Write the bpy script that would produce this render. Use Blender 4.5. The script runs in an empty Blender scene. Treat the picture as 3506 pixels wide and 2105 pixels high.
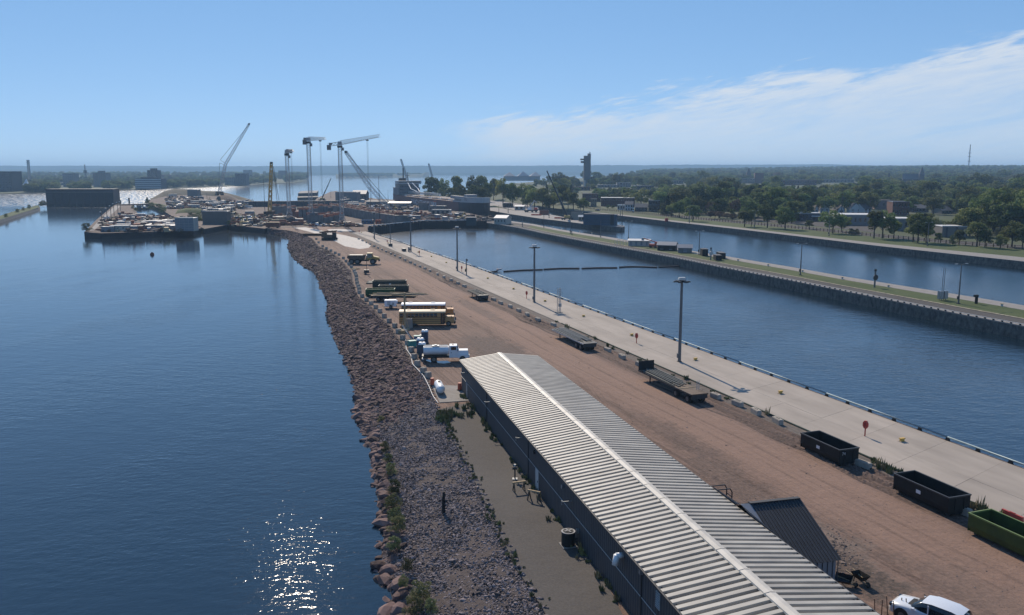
import bpy, bmesh, math, random
import numpy as np
from mathutils import Vector, Matrix, Euler, Quaternion
R = math.radians
random.seed(7)
scene = bpy.context.scene
C = scene.collection

# ---------------------------------------------------------------- camera
FPX, IW, IH, HORIZON = 2900.0, 3506.0, 2105.0, 587.0     # focal length and frame of the photograph, in its pixels
CAM_Z, G = 32.1, 2.6                                     # camera height above the water; height of the quays
PITCH = math.atan((IH / 2 - HORIZON) / FPX)
cam_d = bpy.data.cameras.new('camera')
cam = bpy.data.objects.new('camera', cam_d)
C.objects.link(cam)
cam.location = (0, 0, CAM_Z)
cam.rotation_euler = (math.pi / 2 - PITCH, 0, 0)
cam_d.sensor_width = 36.0
cam_d.lens = FPX / IW * 36.0
cam_d.clip_start = 0.5
cam_d.clip_end = 60000
scene.camera = cam

# ---------------------------------------------------------------- sky and sun
SUN_AZ, SUN_EL = -15.5, 34.5      # degrees, azimuth measured from +Y towards +X
world = bpy.data.worlds.new('World')
scene.world = world
world.use_nodes = True
wn, wl = world.node_tree.nodes, world.node_tree.links
wn.clear()
def wnode(t, **kw):
    n = wn.new(t)
    for k, v in kw.items():
        setattr(n, k, v)
    return n
def wmath(op, a, b=None, c=None):
    n = wnode('ShaderNodeMath', operation=op)
    for i, x in enumerate((a, b, c)):
        if x is None: continue
        if isinstance(x, (int, float)): n.inputs[i].default_value = x
        else: wl.new(x, n.inputs[i])
    return n.outputs[0]
sky = wnode('ShaderNodeTexSky', sky_type='NISHITA')
sky.sun_disc = False
sky.sun_elevation = R(SUN_EL)
sky.sun_rotation = R(SUN_AZ)
sky.altitude = 180
sky.air_density = 0.5
sky.dust_density = 0.0
sky.ozone_density = 3.0
tc = wnode('ShaderNodeTexCoord')
sep = wnode('ShaderNodeSeparateXYZ')
wl.new(tc.outputs['Generated'], sep.inputs[0])
# a cirrus sheet to the right, streaked along its rising edge (angles in radians)
azm = wmath('ARCTAN2', sep.outputs[0], sep.outputs[1])
elv = wmath('ARCSINE', sep.outputs[2])
along = wmath('MULTIPLY_ADD', elv, 0.17, wmath('MULTIPLY', azm, 0.985))
across = wmath('MULTIPLY_ADD', azm, -0.17, wmath('MULTIPLY', elv, 0.985))
def streaks(a, c, detail, rough, dist):
    cmb = wnode('ShaderNodeCombineXYZ')
    wl.new(wmath('MULTIPLY', along, a), cmb.inputs[0]); wl.new(wmath('MULTIPLY', across, c), cmb.inputs[1])
    n = wnode('ShaderNodeTexNoise'); n.inputs['Scale'].default_value = 1.0; n.inputs['Detail'].default_value = detail
    n.inputs['Roughness'].default_value = rough; n.inputs['Distortion'].default_value = dist
    wl.new(cmb.outputs[0], n.inputs['Vector']); return n
n1 = streaks(7.0, 34.0, 5, 0.6, 0.5)
n2 = streaks(22.0, 150.0, 6, 0.65, 0.8)
line = wmath('MULTIPLY_ADD', azm, 0.122, 0.072)
edge = wmath('MULTIPLY', wmath('SUBTRACT', line, elv), 60.0)
edge = wmath('ADD', edge, wmath('MULTIPLY', wmath('ADD', n1.outputs['Fac'], -0.5), 5.5))
edge = wmath('ADD', edge, wmath('MULTIPLY', wmath('ADD', n2.outputs['Fac'], -0.5), 3.2))
mr = wnode('ShaderNodeMapRange', interpolation_type='SMOOTHSTEP')
wl.new(edge, mr.inputs[0])
mr.inputs[1].default_value = -0.1; mr.inputs[2].default_value = 1.5; mr.inputs[3].default_value = 0.0; mr.inputs[4].default_value = 0.74
sides = []
for lo, hi in ((0.0, 0.09), (2.7, 1.6)):
    m2 = wnode('ShaderNodeMapRange', interpolation_type='SMOOTHSTEP'); wl.new(wmath('MULTIPLY_ADD', n1.outputs['Fac'], 0.16, azm), m2.inputs[0]); m2.inputs[1].default_value = lo; m2.inputs[2].default_value = hi; sides.append(m2.outputs[0])
streak = wmath('MULTIPLY', wmath('MULTIPLY', mr.outputs[0], wmath('MULTIPLY', *sides)), wmath('MULTIPLY_ADD', n2.outputs['Fac'], 1.0, 0.48))
veil = wnode('ShaderNodeMapRange', interpolation_type='SMOOTHSTEP'); wl.new(wmath('SUBTRACT', line, elv), veil.inputs[0])
veil.inputs[1].default_value = 0.015; veil.inputs[2].default_value = 0.075; veil.inputs[3].default_value = 1.0; veil.inputs[4].default_value = 0.62
gap = wnode('ShaderNodeMapRange', interpolation_type='SMOOTHSTEP'); wl.new(n1.outputs['Fac'], gap.inputs[0]); gap.inputs[1].default_value = 0.30; gap.inputs[2].default_value = 0.52; gap.inputs[3].default_value = 0.45; gap.inputs[4].default_value = 1.0
streak = wmath('MULTIPLY', streak, wmath('MULTIPLY', veil.outputs[0], gap.outputs[0]))
# the clear sky, with the camera's soft shoulder (bright horizon held back)
SKY_K = 0.085
ssep = wnode('ShaderNodeSeparateColor'); wl.new(sky.outputs[0], ssep.inputs[0])
scmb = wnode('ShaderNodeCombineColor')
for ch, (gm, kk) in enumerate(((0.60, 0.69), (0.47, 0.80), (0.37, 0.985))):
    wl.new(wmath('MULTIPLY', wmath('POWER', wmath('MULTIPLY', ssep.outputs[ch], SKY_K), gm), kk / SKY_K), scmb.inputs[ch])
mixc = wnode('ShaderNodeMix', data_type='RGBA')
wl.new(streak, mixc.inputs[0])
wl.new(scmb.outputs[0], mixc.inputs[6])
mixc.inputs[7].default_value = (0.74 / SKY_K, 0.79 / SKY_K, 0.85 / SKY_K, 1)
bg = wnode('ShaderNodeBackground')
bg.inputs['Strength'].default_value = SKY_K
wl.new(mixc.outputs[2], bg.inputs['Color'])
wo = wnode('ShaderNodeOutputWorld')
wl.new(bg.outputs[0], wo.inputs['Surface'])
sun_d = bpy.data.lights.new('sun', 'SUN')
sun_d.energy = 5.0
sun_d.angle = R(0.53)
sun_d.color = (1.0, 0.87, 0.71)
sun = bpy.data.objects.new('sun', sun_d)
C.objects.link(sun)
SUN_DIR = Vector((math.sin(R(SUN_AZ)) * math.cos(R(SUN_EL)), math.cos(R(SUN_AZ)) * math.cos(R(SUN_EL)), math.sin(R(SUN_EL))))
sun.rotation_euler = SUN_DIR.to_track_quat('Z', 'Y').to_euler()
sun.location = (0, 0, 300)
vs = scene.view_settings
vs.view_transform = 'Standard'
vs.look = 'None'
vs.exposure = 0.0
vs.gamma = 1.0
cy = scene.cycles
cy.max_bounces = 6
cy.diffuse_bounces = 2
cy.glossy_bounces = 3
cy.transmission_bounces = 3
cy.volume_bounces = 0
cy.transparent_max_bounces = 6
cy.use_denoising = True
cy.sample_clamp_indirect = 4.0
cy.sample_clamp_direct = 12.0
cy.caustics_reflective = False
cy.caustics_refractive = False
scene.render.use_persistent_data = False

# ---------------------------------------------------------------- helpers
_F = Vector((0, math.cos(PITCH), -math.sin(PITCH)))
_U = Vector((0, math.sin(PITCH), math.cos(PITCH)))
def P(x, y, z=G):
    """the point of the level z that the photograph shows at pixel x, y"""
    d = _F + Vector((1, 0, 0)) * ((x - IW / 2) / FPX) - _U * ((y - IH / 2) / FPX)
    return Vector((0, 0, CAM_Z)) + d * ((z - CAM_Z) / d.z)
def PD(x, y, D):
    """the point at pixel x, y standing D metres ahead"""
    d = _F + Vector((1, 0, 0)) * ((x - IW / 2) / FPX) - _U * ((y - IH / 2) / FPX)
    return Vector((0, 0, CAM_Z)) + d * (D / d.y)
def ZAT(q, y):
    """height above q at which the photograph's row y is seen"""
    d = _F - _U * ((y - IH / 2) / FPX)
    return CAM_Z + d.z / d.y * q.y

AX = R(90 + 19.2)          # rotation that lays local +X along the quays, pointing away
AW = Vector((math.cos(AX), math.sin(AX), 0))      # along the quays, away
AR = Vector((math.sin(AX), -math.cos(AX), 0))     # across, to the right

_mats = {}
def mat(name, col, rough=0.75, metal=0.0, var=0.12, scale=1.5, bump=0.0, bscale=None, col2=None, spec=0.5, detail=4, stretch=None, objrand=0.0, emit=None, coat=0.0, world=False):
    if name in _mats: return _mats[name]
    m = bpy.data.materials.new(name)
    m.use_nodes = True
    nt = m.node_tree
    b = nt.nodes['Principled BSDF']
    b.inputs['Roughness'].default_value = rough
    b.inputs['Metallic'].default_value = metal
    b.inputs['Specular IOR Level'].default_value = spec
    if coat: b.inputs['Coat Weight'].default_value = coat
    if emit:
        b.inputs['Emission Color'].default_value = (*emit[0], 1); b.inputs['Emission Strength'].default_value = emit[1]
    tcn = nt.nodes.new('ShaderNodeTexCoord')
    vec = nt.nodes.new('ShaderNodeNewGeometry').outputs['Position'] if world else tcn.outputs['Object']
    if stretch:
        mp = nt.nodes.new('ShaderNodeMapping')
        mp.inputs['Rotation'].default_value = (0, 0, stretch[2] if len(stretch) > 2 else 0)
        mp.inputs['Scale'].default_value = (stretch[0], stretch[1], 1)
        mp.vector_type = 'TEXTURE'
        nt.links.new(vec, mp.inputs[0]); vec = mp.outputs[0]
    no = nt.nodes.new('ShaderNodeTexNoise')
    no.inputs['Scale'].default_value = scale
    no.inputs['Detail'].default_value = detail
    no.inputs['Roughness'].default_value = 0.6
    nt.links.new(vec, no.inputs['Vector'])
    rp = nt.nodes.new('ShaderNodeMapRange')
    rp.inputs[1].default_value = 0.3; rp.inputs[2].default_value = 0.7
    nt.links.new(no.outputs['Fac'], rp.inputs[0])
    mx = nt.nodes.new('ShaderNodeMix'); mx.data_type = 'RGBA'
    c = Vector(col)
    c2 = Vector(col2) if col2 else c * (1 + var)
    c1 = c if col2 else c * (1 - var)
    mx.inputs[6].default_value = (*c1, 1); mx.inputs[7].default_value = (*c2, 1)
    nt.links.new(rp.outputs[0], mx.inputs[0])
    out = mx.outputs[2]
    if objrand:
        oi = nt.nodes.new('ShaderNodeObjectInfo')
        mr = nt.nodes.new('ShaderNodeMapRange')
        mr.inputs[3].default_value = 1 - objrand; mr.inputs[4].default_value = 1 + objrand
        nt.links.new(oi.outputs['Random'], mr.inputs[0])
        hv = nt.nodes.new('ShaderNodeHueSaturation')
        nt.links.new(mr.outputs[0], hv.inputs['Value']); nt.links.new(out, hv.inputs['Color'])
        out = hv.outputs[0]
    nt.links.new(out, b.inputs['Base Color'])
    if bump:
        nb = nt.nodes.new('ShaderNodeTexNoise')
        nb.inputs['Scale'].default_value = bscale or scale * 4
        nb.inputs['Detail'].default_value = 5
        nt.links.new(vec, nb.inputs['Vector'])
        bp = nt.nodes.new('ShaderNodeBump')
        bp.inputs['Strength'].default_value = 1.0
        bp.inputs['Distance'].default_value = bump
        nt.links.new(nb.outputs['Fac'], bp.inputs['Height'])
        nt.links.new(bp.outputs[0], b.inputs['Normal'])
    _mats[name] = m
    return m

class MB:
    """collects boxes, bars, tubes and polygons into one mesh"""
    def __init__(s): s.v = []; s.f = []; s.mi = []; s.M = Matrix(); s.cur = 0
    def mt(s, i): s.cur = i; return s
    def at(s, loc=(0, 0, 0), rz=0.0, rot=None):
        s.M = Matrix.Translation(loc) @ (Euler(rot).to_matrix().to_4x4() if rot else Matrix.Rotation(rz, 4, 'Z')); return s
    def add(s, vs, fs):
        k = len(s.v); M = s.M
        s.v += [tuple(M @ Vector(p)) for p in vs]
        s.f += [tuple(i + k for i in f) for f in fs]
        s.mi += [s.cur] * len(fs); return s
    def box(s, c, d, taper=1.0, taperx=None):
        x, y, z = c; a, b, h = d[0] / 2, d[1] / 2, d[2] / 2
        tx = taper if taperx is None else taperx
        vs = [(x - a, y - b, z - h), (x + a, y - b, z - h), (x + a, y + b, z - h), (x - a, y + b, z - h),
              (x - a * tx, y - b * taper, z + h), (x + a * tx, y - b * taper, z + h), (x + a * tx, y + b * taper, z + h), (x - a * tx, y + b * taper, z + h)]
        return s.add(vs, [(3, 2, 1, 0), (4, 5, 6, 7), (0, 1, 5, 4), (1, 2, 6, 5), (2, 3, 7, 6), (3, 0, 4, 7)])
    def b2(s, lo, hi):
        return s.box([(lo[i] + hi[i]) / 2 for i in range(3)], [hi[i] - lo[i] for i in range(3)])
    def bar(s, a, b, w, h=None):
        a, b = Vector(a), Vector(b); h = h or w
        d = (b - a)
        if d.length < 1e-6: return s
        d.normalize()
        up = Vector((0, 0, 1)) if abs(d.z) < 0.95 else Vector((0, 1, 0))
        sx = d.cross(up).normalized() * (w / 2); sy = sx.cross(d).normalized() * (h / 2)
        vs = [a - sx - sy, a + sx - sy, a + sx + sy, a - sx + sy, b - sx - sy, b + sx - sy, b + sx + sy, b - sx + sy]
        return s.add(vs, [(0, 1, 2, 3), (7, 6, 5, 4), (0, 4, 5, 1), (1, 5, 6, 2), (2, 6, 7, 3), (3, 7, 4, 0)])
    def cyl(s, a, b, r, r2=None, n=10, caps=True):
        a, b = Vector(a), Vector(b); r2 = r if r2 is None else r2
        d = (b - a).normalized()
        up = Vector((0, 0, 1)) if abs(d.z) < 0.95 else Vector((0, 1, 0))
        sx = d.cross(up).normalized(); sy = sx.cross(d).normalized()
        vs = []
        for k in range(n):
            t = 2 * math.pi * k / n
            o = sx * math.cos(t) + sy * math.sin(t)
            vs += [a + o * r, b + o * r2]
        fs = [(2 * k, 2 * k + 1, (2 * k + 3) % (2 * n), (2 * k + 2) % (2 * n)) for k in range(n)]
        if caps:
            fs += [tuple(2 * k for k in range(n)), tuple(2 * k + 1 for k in reversed(range(n)))]
        return s.add(vs, fs)
    def tube(s, pts, r, n=6):
        for p, q in zip(pts[:-1], pts[1:]): s.cyl(p, q, r, n=n)
        return s
    def prism(s, pts, z0, z1):
        n = len(pts)
        vs = [(p[0], p[1], z0) for p in pts] + [(p[0], p[1], z1) for p in pts]
        fs = [tuple(reversed(range(n))), tuple(range(n, 2 * n))] + [(i, (i + 1) % n, n + (i + 1) % n, n + i) for i in range(n)]
        return s.add(vs, fs)
    def yprism(s, pts, y0, y1):
        """profile in x, z pushed through y"""
        n = len(pts)
        vs = [(p[0], y0, p[1]) for p in pts] + [(p[0], y1, p[1]) for p in pts]
        fs = [tuple(range(n)), tuple(reversed(range(n, 2 * n)))] + [((i + 1) % n, i, n + i, n + (i + 1) % n) for i in range(n)]
        return s.add(vs, fs)
    def quad(s, *p): return s.add(list(p), [tuple(range(len(p)))])
    def gable(s, w, d, h, rise, over=0.0):
        """house body: w along x (ridge along x), d along y"""
        s.add([(-w/2, -d/2, 0), (w/2, -d/2, 0), (w/2, d/2, 0), (-w/2, d/2, 0), (-w/2, -d/2, h), (w/2, -d/2, h), (w/2, d/2, h), (-w/2, d/2, h), (-w/2, 0, h + rise), (w/2, 0, h + rise)],
              [(0, 1, 5, 4), (1, 2, 6, 9, 5), (2, 3, 7, 6), (3, 0, 4, 8, 7), (3, 2, 1, 0)]); return s
    def roof(s, w, d, h, rise, over=0.3, t=0.15):
        k = rise / (d / 2)
        for sg in (-1, 1):
            e = (d / 2 + over) * sg
            a = [(-w/2 - over, e, h - over * k + .02), (w/2 + over, e, h - over * k + .02), (w/2 + over, 0, h + rise + .02), (-w/2 - over, 0, h + rise + .02)]
            if sg > 0: a = [a[1], a[0], a[3], a[2]]
            b = [(x, y, z + t) for x, y, z in a]
            s.add(a + b, [(3, 2, 1, 0), (4, 5, 6, 7), (0, 1, 5, 4), (1, 2, 6, 5), (2, 3, 7, 6), (3, 0, 4, 7)])
        return s
    def mesh(s, name, mats, smooth=False):
        me = bpy.data.meshes.new(name)
        me.from_pydata(s.v, [], s.f)
        mats = mats if isinstance(mats, (list, tuple)) else [mats]
        for m in mats: me.materials.append(m)
        if len(mats) > 1: me.polygons.foreach_set('material_index', s.mi)
        if smooth: me.shade_smooth()
        me.update(); return me
    def build(s, name, mats, parent=None, smooth=False):
        return link(bpy.data.objects.new(name, s.mesh(name, mats, smooth)), parent)

def link(o, parent=None):
    C.objects.link(o)
    if parent: o.parent = parent
    return o
def tag(o, label=None, cat=None, group=None, kind=None):
    if label: o['label'] = label
    if cat: o['category'] = cat
    if group: o['group'] = group
    if kind: o['kind'] = kind
    return o
def thing(name, label, cat, loc=(0, 0, 0), rz=0.0, group=None):
    o = bpy.data.objects.new(name, None)
    o.empty_display_size = 0.3
    C.objects.link(o)
    o.location = loc; o.rotation_euler = (0, 0, rz)
    return tag(o, label, cat, group)
def copy_tree(o, parent=None):
    c = o.copy(); C.objects.link(c)
    if parent: c.parent = parent
    for ch in o.children: copy_tree(ch, c)
    return c
def dup(o, loc, rz, label, group=None):
    c = copy_tree(o)
    c.location = loc; c.rotation_euler = (0, 0, rz)
    tag(c, label, None, group); return c
def struct(o): o['kind'] = 'structure'; return o
ORD = ['first', 'second', 'third', 'fourth', 'fifth', 'sixth', 'seventh', 'eighth', 'ninth', 'tenth', 'eleventh', 'twelfth', 'thirteenth', 'fourteenth', 'fifteenth', 'sixteenth', 'seventeenth', 'eighteenth', 'nineteenth', 'twentieth']
ORD += ['twenty-' + o for o in ORD[:9]] + ['thirtieth'] + ['thirty-' + o for o in ORD[:9]] + ['fortieth'] + ['forty-' + o for o in ORD[:9]]
def text_mesh(body, size, depth=0.0):
    cu = bpy.data.curves.new('lettering', 'FONT')
    cu.body = body; cu.size = size; cu.extrude = depth; cu.align_x = 'CENTER'; cu.align_y = 'CENTER'; cu.resolution_u = 2
    tmp = bpy.data.objects.new('tmp_text', cu)
    C.objects.link(tmp)
    dg = bpy.context.evaluated_depsgraph_get()
    me = bpy.data.meshes.new_from_object(tmp.evaluated_get(dg))
    bpy.data.objects.remove(tmp)
    return me
def lettering(body, size, m, parent, loc, rot):
    me = text_mesh(body, size, 0.01)
    me.materials.clear(); me.materials.append(m)
    o = link(bpy.data.objects.new('lettering', me), parent)
    o.location = loc; o.rotation_euler = rot; return o
def resample(pts, n):
    pts = [Vector(p) for p in pts]
    d = [0.0]
    for a, b in zip(pts[:-1], pts[1:]): d.append(d[-1] + (b - a).length)
    out = []; j = 0
    for i in range(n):
        t = d[-1] * i / (n - 1)
        while j < len(d) - 2 and d[j + 1] < t: j += 1
        w = (t - d[j]) / max(d[j + 1] - d[j], 1e-9)
        out.append(pts[j].lerp(pts[j + 1], min(max(w, 0), 1)))
    return out
_scatter_n = 0
def scatter(name, protos, pos, rot, scl, idx, parent=None):
    """one object that carries many small alike pieces (geometry nodes instances)"""
    global _scatter_n
    _scatter_n += 1
    col = bpy.data.collections.new('pieces_%d' % _scatter_n)
    for i, p in enumerate(protos):
        p.name = 'piece_%03d_%03d' % (_scatter_n, i); col.objects.link(p)
    me = bpy.data.meshes.new(name)
    n = len(pos)
    me.vertices.add(n)
    me.vertices.foreach_set('co', np.asarray(pos, dtype=np.float32).ravel())
    for nm, tp, dat, key in (('rot', 'FLOAT_VECTOR', rot, 'vector'), ('scl', 'FLOAT_VECTOR', scl, 'vector')):
        a = me.attributes.new(nm, tp, 'POINT'); a.data.foreach_set(key, np.asarray(dat, dtype=np.float32).ravel())
    a = me.attributes.new('idx', 'INT', 'POINT'); a.data.foreach_set('value', np.asarray(idx, dtype=np.int32))
    o = link(bpy.data.objects.new(name, me), parent)
    ng = bpy.data.node_groups.new('scatter_%d' % _scatter_n, 'GeometryNodeTree')
    ng.interface.new_socket('Geometry', in_out='INPUT', socket_type='NodeSocketGeometry')
    ng.interface.new_socket('Geometry', in_out='OUTPUT', socket_type='NodeSocketGeometry')
    N, L = ng.nodes, ng.links
    gi, go = N.new('NodeGroupInput'), N.new('NodeGroupOutput')
    ci = N.new('GeometryNodeCollectionInfo'); ci.inputs['Collection'].default_value = col
    ci.inputs['Separate Children'].default_value = True; ci.inputs['Reset Children'].default_value = True
    ip = N.new('GeometryNodeInstanceOnPoints'); ip.inputs['Pick Instance'].default_value = True
    def na(nm, tp):
        k = N.new('GeometryNodeInputNamedAttribute'); k.data_type = tp; k.inputs['Name'].default_value = nm
        return k.outputs['Attribute']
    L.new(gi.outputs[0], ip.inputs['Points']); L.new(ci.outputs[0], ip.inputs['Instance'])
    e2r = N.new('FunctionNodeEulerToRotation')
    L.new(na('rot', 'FLOAT_VECTOR'), e2r.inputs[0]); L.new(e2r.outputs[0], ip.inputs['Rotation'])
    L.new(na('scl', 'FLOAT_VECTOR'), ip.inputs['Scale'])
    L.new(na('idx', 'INT'), ip.inputs['Instance Index'])
    L.new(ip.outputs[0], go.inputs[0])
    md = o.modifiers.new('scatter', 'NODES'); md.node_group = ng
    o['kind'] = 'stuff'
    return o
# ================================================================ the setting
def smooth(a, b, x):
    t = min(max((x - a) / (b - a), 0.0), 1.0); return t * t * (3 - 2 * t)
def nodes_mat(name):
    m = bpy.data.materials.new(name); m.use_nodes = True
    return m, m.node_tree, m.node_tree.nodes['Principled BSDF']
def nn(nt, t, **kw):
    n = nt.nodes.new(t)
    for k, v in kw.items(): setattr(n, k, v)
    return n
def noise(nt, vec, scale, detail=4, rough=0.6, dist=0.0):
    n = nn(nt, 'ShaderNodeTexNoise')
    n.inputs['Scale'].default_value = scale; n.inputs['Detail'].default_value = detail
    n.inputs['Roughness'].default_value = rough; n.inputs['Distortion'].default_value = dist
    nt.links.new(vec, n.inputs['Vector']); return n.outputs['Fac']
def nmath(nt, op, a, b=None, c=None):
    n = nn(nt, 'ShaderNodeMath', operation=op)
    for i, x in enumerate((a, b, c)):
        if x is None: continue
        if isinstance(x, (int, float)): n.inputs[i].default_value = x
        else: nt.links.new(x, n.inputs[i])
    return n.outputs[0]
def nrange(nt, x, a, b, c=0.0, d=1.0):
    n = nn(nt, 'ShaderNodeMapRange', interpolation_type='SMOOTHSTEP')
    nt.links.new(x, n.inputs[0])
    for i, k in enumerate((a, b, c, d)): n.inputs[i + 1].default_value = k
    return n.outputs[0]
def nmix(nt, f, a, b):
    n = nn(nt, 'ShaderNodeMix', data_type='RGBA')
    for sock, x in ((n.inputs[0], f), (n.inputs[6], a), (n.inputs[7], b)):
        if isinstance(x, (int, float)): sock.default_value = x
        elif isinstance(x, tuple): sock.default_value = (*x, 1)
        else: nt.links.new(x, sock)
    return n.outputs[2]
def nmap(nt, vec, scale, rz=0.0):
    mp = nn(nt, 'ShaderNodeMapping'); mp.vector_type = 'TEXTURE'
    mp.inputs['Rotation'].default_value = (0, 0, rz); mp.inputs['Scale'].default_value = scale
    nt.links.new(vec, mp.inputs[0]); return mp.outputs[0]

# ---- water: one sheet to the horizon
wm, nt, b = nodes_mat('water')
geo = nn(nt, 'ShaderNodeNewGeometry'); pos = geo.outputs['Position']
b.inputs['Base Color'].default_value = (0.007, 0.018, 0.030, 1)
b.inputs['Roughness'].default_value = 0.04
b.inputs['IOR'].default_value = 1.65
sp = nn(nt, 'ShaderNodeSeparateXYZ'); nt.links.new(pos, sp.inputs[0])
far = nrange(nt, sp.outputs[1], 600.0, 850.0)                     # the open river below the dam is choppier
calm = nrange(nt, noise(nt, nmap(nt, pos, (30, 70, 1), R(-15)), 1.0, 3), 0.38, 0.62, 0.5, 1.0)
w1 = noise(nt, nmap(nt, pos, (1.5, 0.75, 1), R(12)), 1.0, 3, 0.55)
w2 = noise(nt, nmap(nt, pos, (4.5, 2.2, 1), R(-8)), 1.0, 3, 0.5)
w3 = noise(nt, nmap(nt, pos, (0.5, 0.28, 1), R(25)), 1.0, 2, 0.5)
hgt = nmath(nt, 'ADD', nmath(nt, 'MULTIPLY', w1, 0.060), nmath(nt, 'ADD', nmath(nt, 'MULTIPLY', w2, 0.075), nmath(nt, 'MULTIPLY', w3, 0.020)))
canal = nrange(nt, nmath(nt, 'ADD', nmath(nt, 'MULTIPLY', sp.outputs[0], AR.x), nmath(nt, 'MULTIPLY', sp.outputs[1], AR.y)), 60.0, 80.0)
amp = nmath(nt, 'MULTIPLY', calm, nmath(nt, 'MULTIPLY', nmath(nt, 'ADD', nmath(nt, 'MULTIPLY', canal, nrange(nt, sp.outputs[1], 400.0, 700.0, 1.3, 0.0)), nrange(nt, sp.outputs[1], 130.0, 420.0, 1.0, 0.14)), nrange(nt, sp.outputs[1], 56.0, 70.0, 0.5, 1.0)))
bp = nn(nt, 'ShaderNodeBump'); bp.inputs['Strength'].default_value = 1.0; bp.inputs['Distance'].default_value = 1.0
nt.links.new(nmath(nt, 'MULTIPLY', hgt, amp), bp.inputs['Height'])
# waves too small to see one by one act as roughness; the rapids below the dam, on the left, are rough in patches
speck = nrange(nt, noise(nt, nmap(nt, pos, (2.6, 17, 1), R(14)), 1.0, 2, 0.75), 0.47, 0.58, 0.06, 0.36)
rap = nrange(nt, nmath(nt, 'MULTIPLY_ADD', sp.outputs[1], 0.27, sp.outputs[0]), -55.0, -135.0)
rap = nmath(nt, 'MULTIPLY', rap, nrange(nt, sp.outputs[1], 720.0, 860.0))
rr = nmath(nt, 'ADD', nmath(nt, 'MULTIPLY', rap, speck), nrange(nt, sp.outputs[1], 60.0, 500.0, 0.028, 0.09))
canal = nrange(nt, nmath(nt, 'ADD', nmath(nt, 'MULTIPLY', sp.outputs[0], AR.x), nmath(nt, 'MULTIPLY', sp.outputs[1], AR.y)), 60.0, 80.0)
rr = nmath(nt, 'ADD', rr, nmath(nt, 'MULTIPLY', nmath(nt, 'MULTIPLY', canal, nrange(nt, sp.outputs[1], 380.0, 560.0, 1.0, 0.0)), 0.12))
nt.links.new(rr, b.inputs['Roughness'])
nt.links.new(bp.outputs[0], b.inputs['Normal'])
mb = MB()
xs = [-9800, -3000, -600, 600, 3000, 9800]; ys = [-150, 200, 800, 3000, 10300]
for i in range(5):
    for j in range(4):
        mb.quad((xs[i], ys[j], 0), (xs[i + 1], ys[j], 0), (xs[i + 1], ys[j + 1], 0), (xs[i], ys[j + 1], 0))
struct(mb.build('water', wm))

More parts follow.
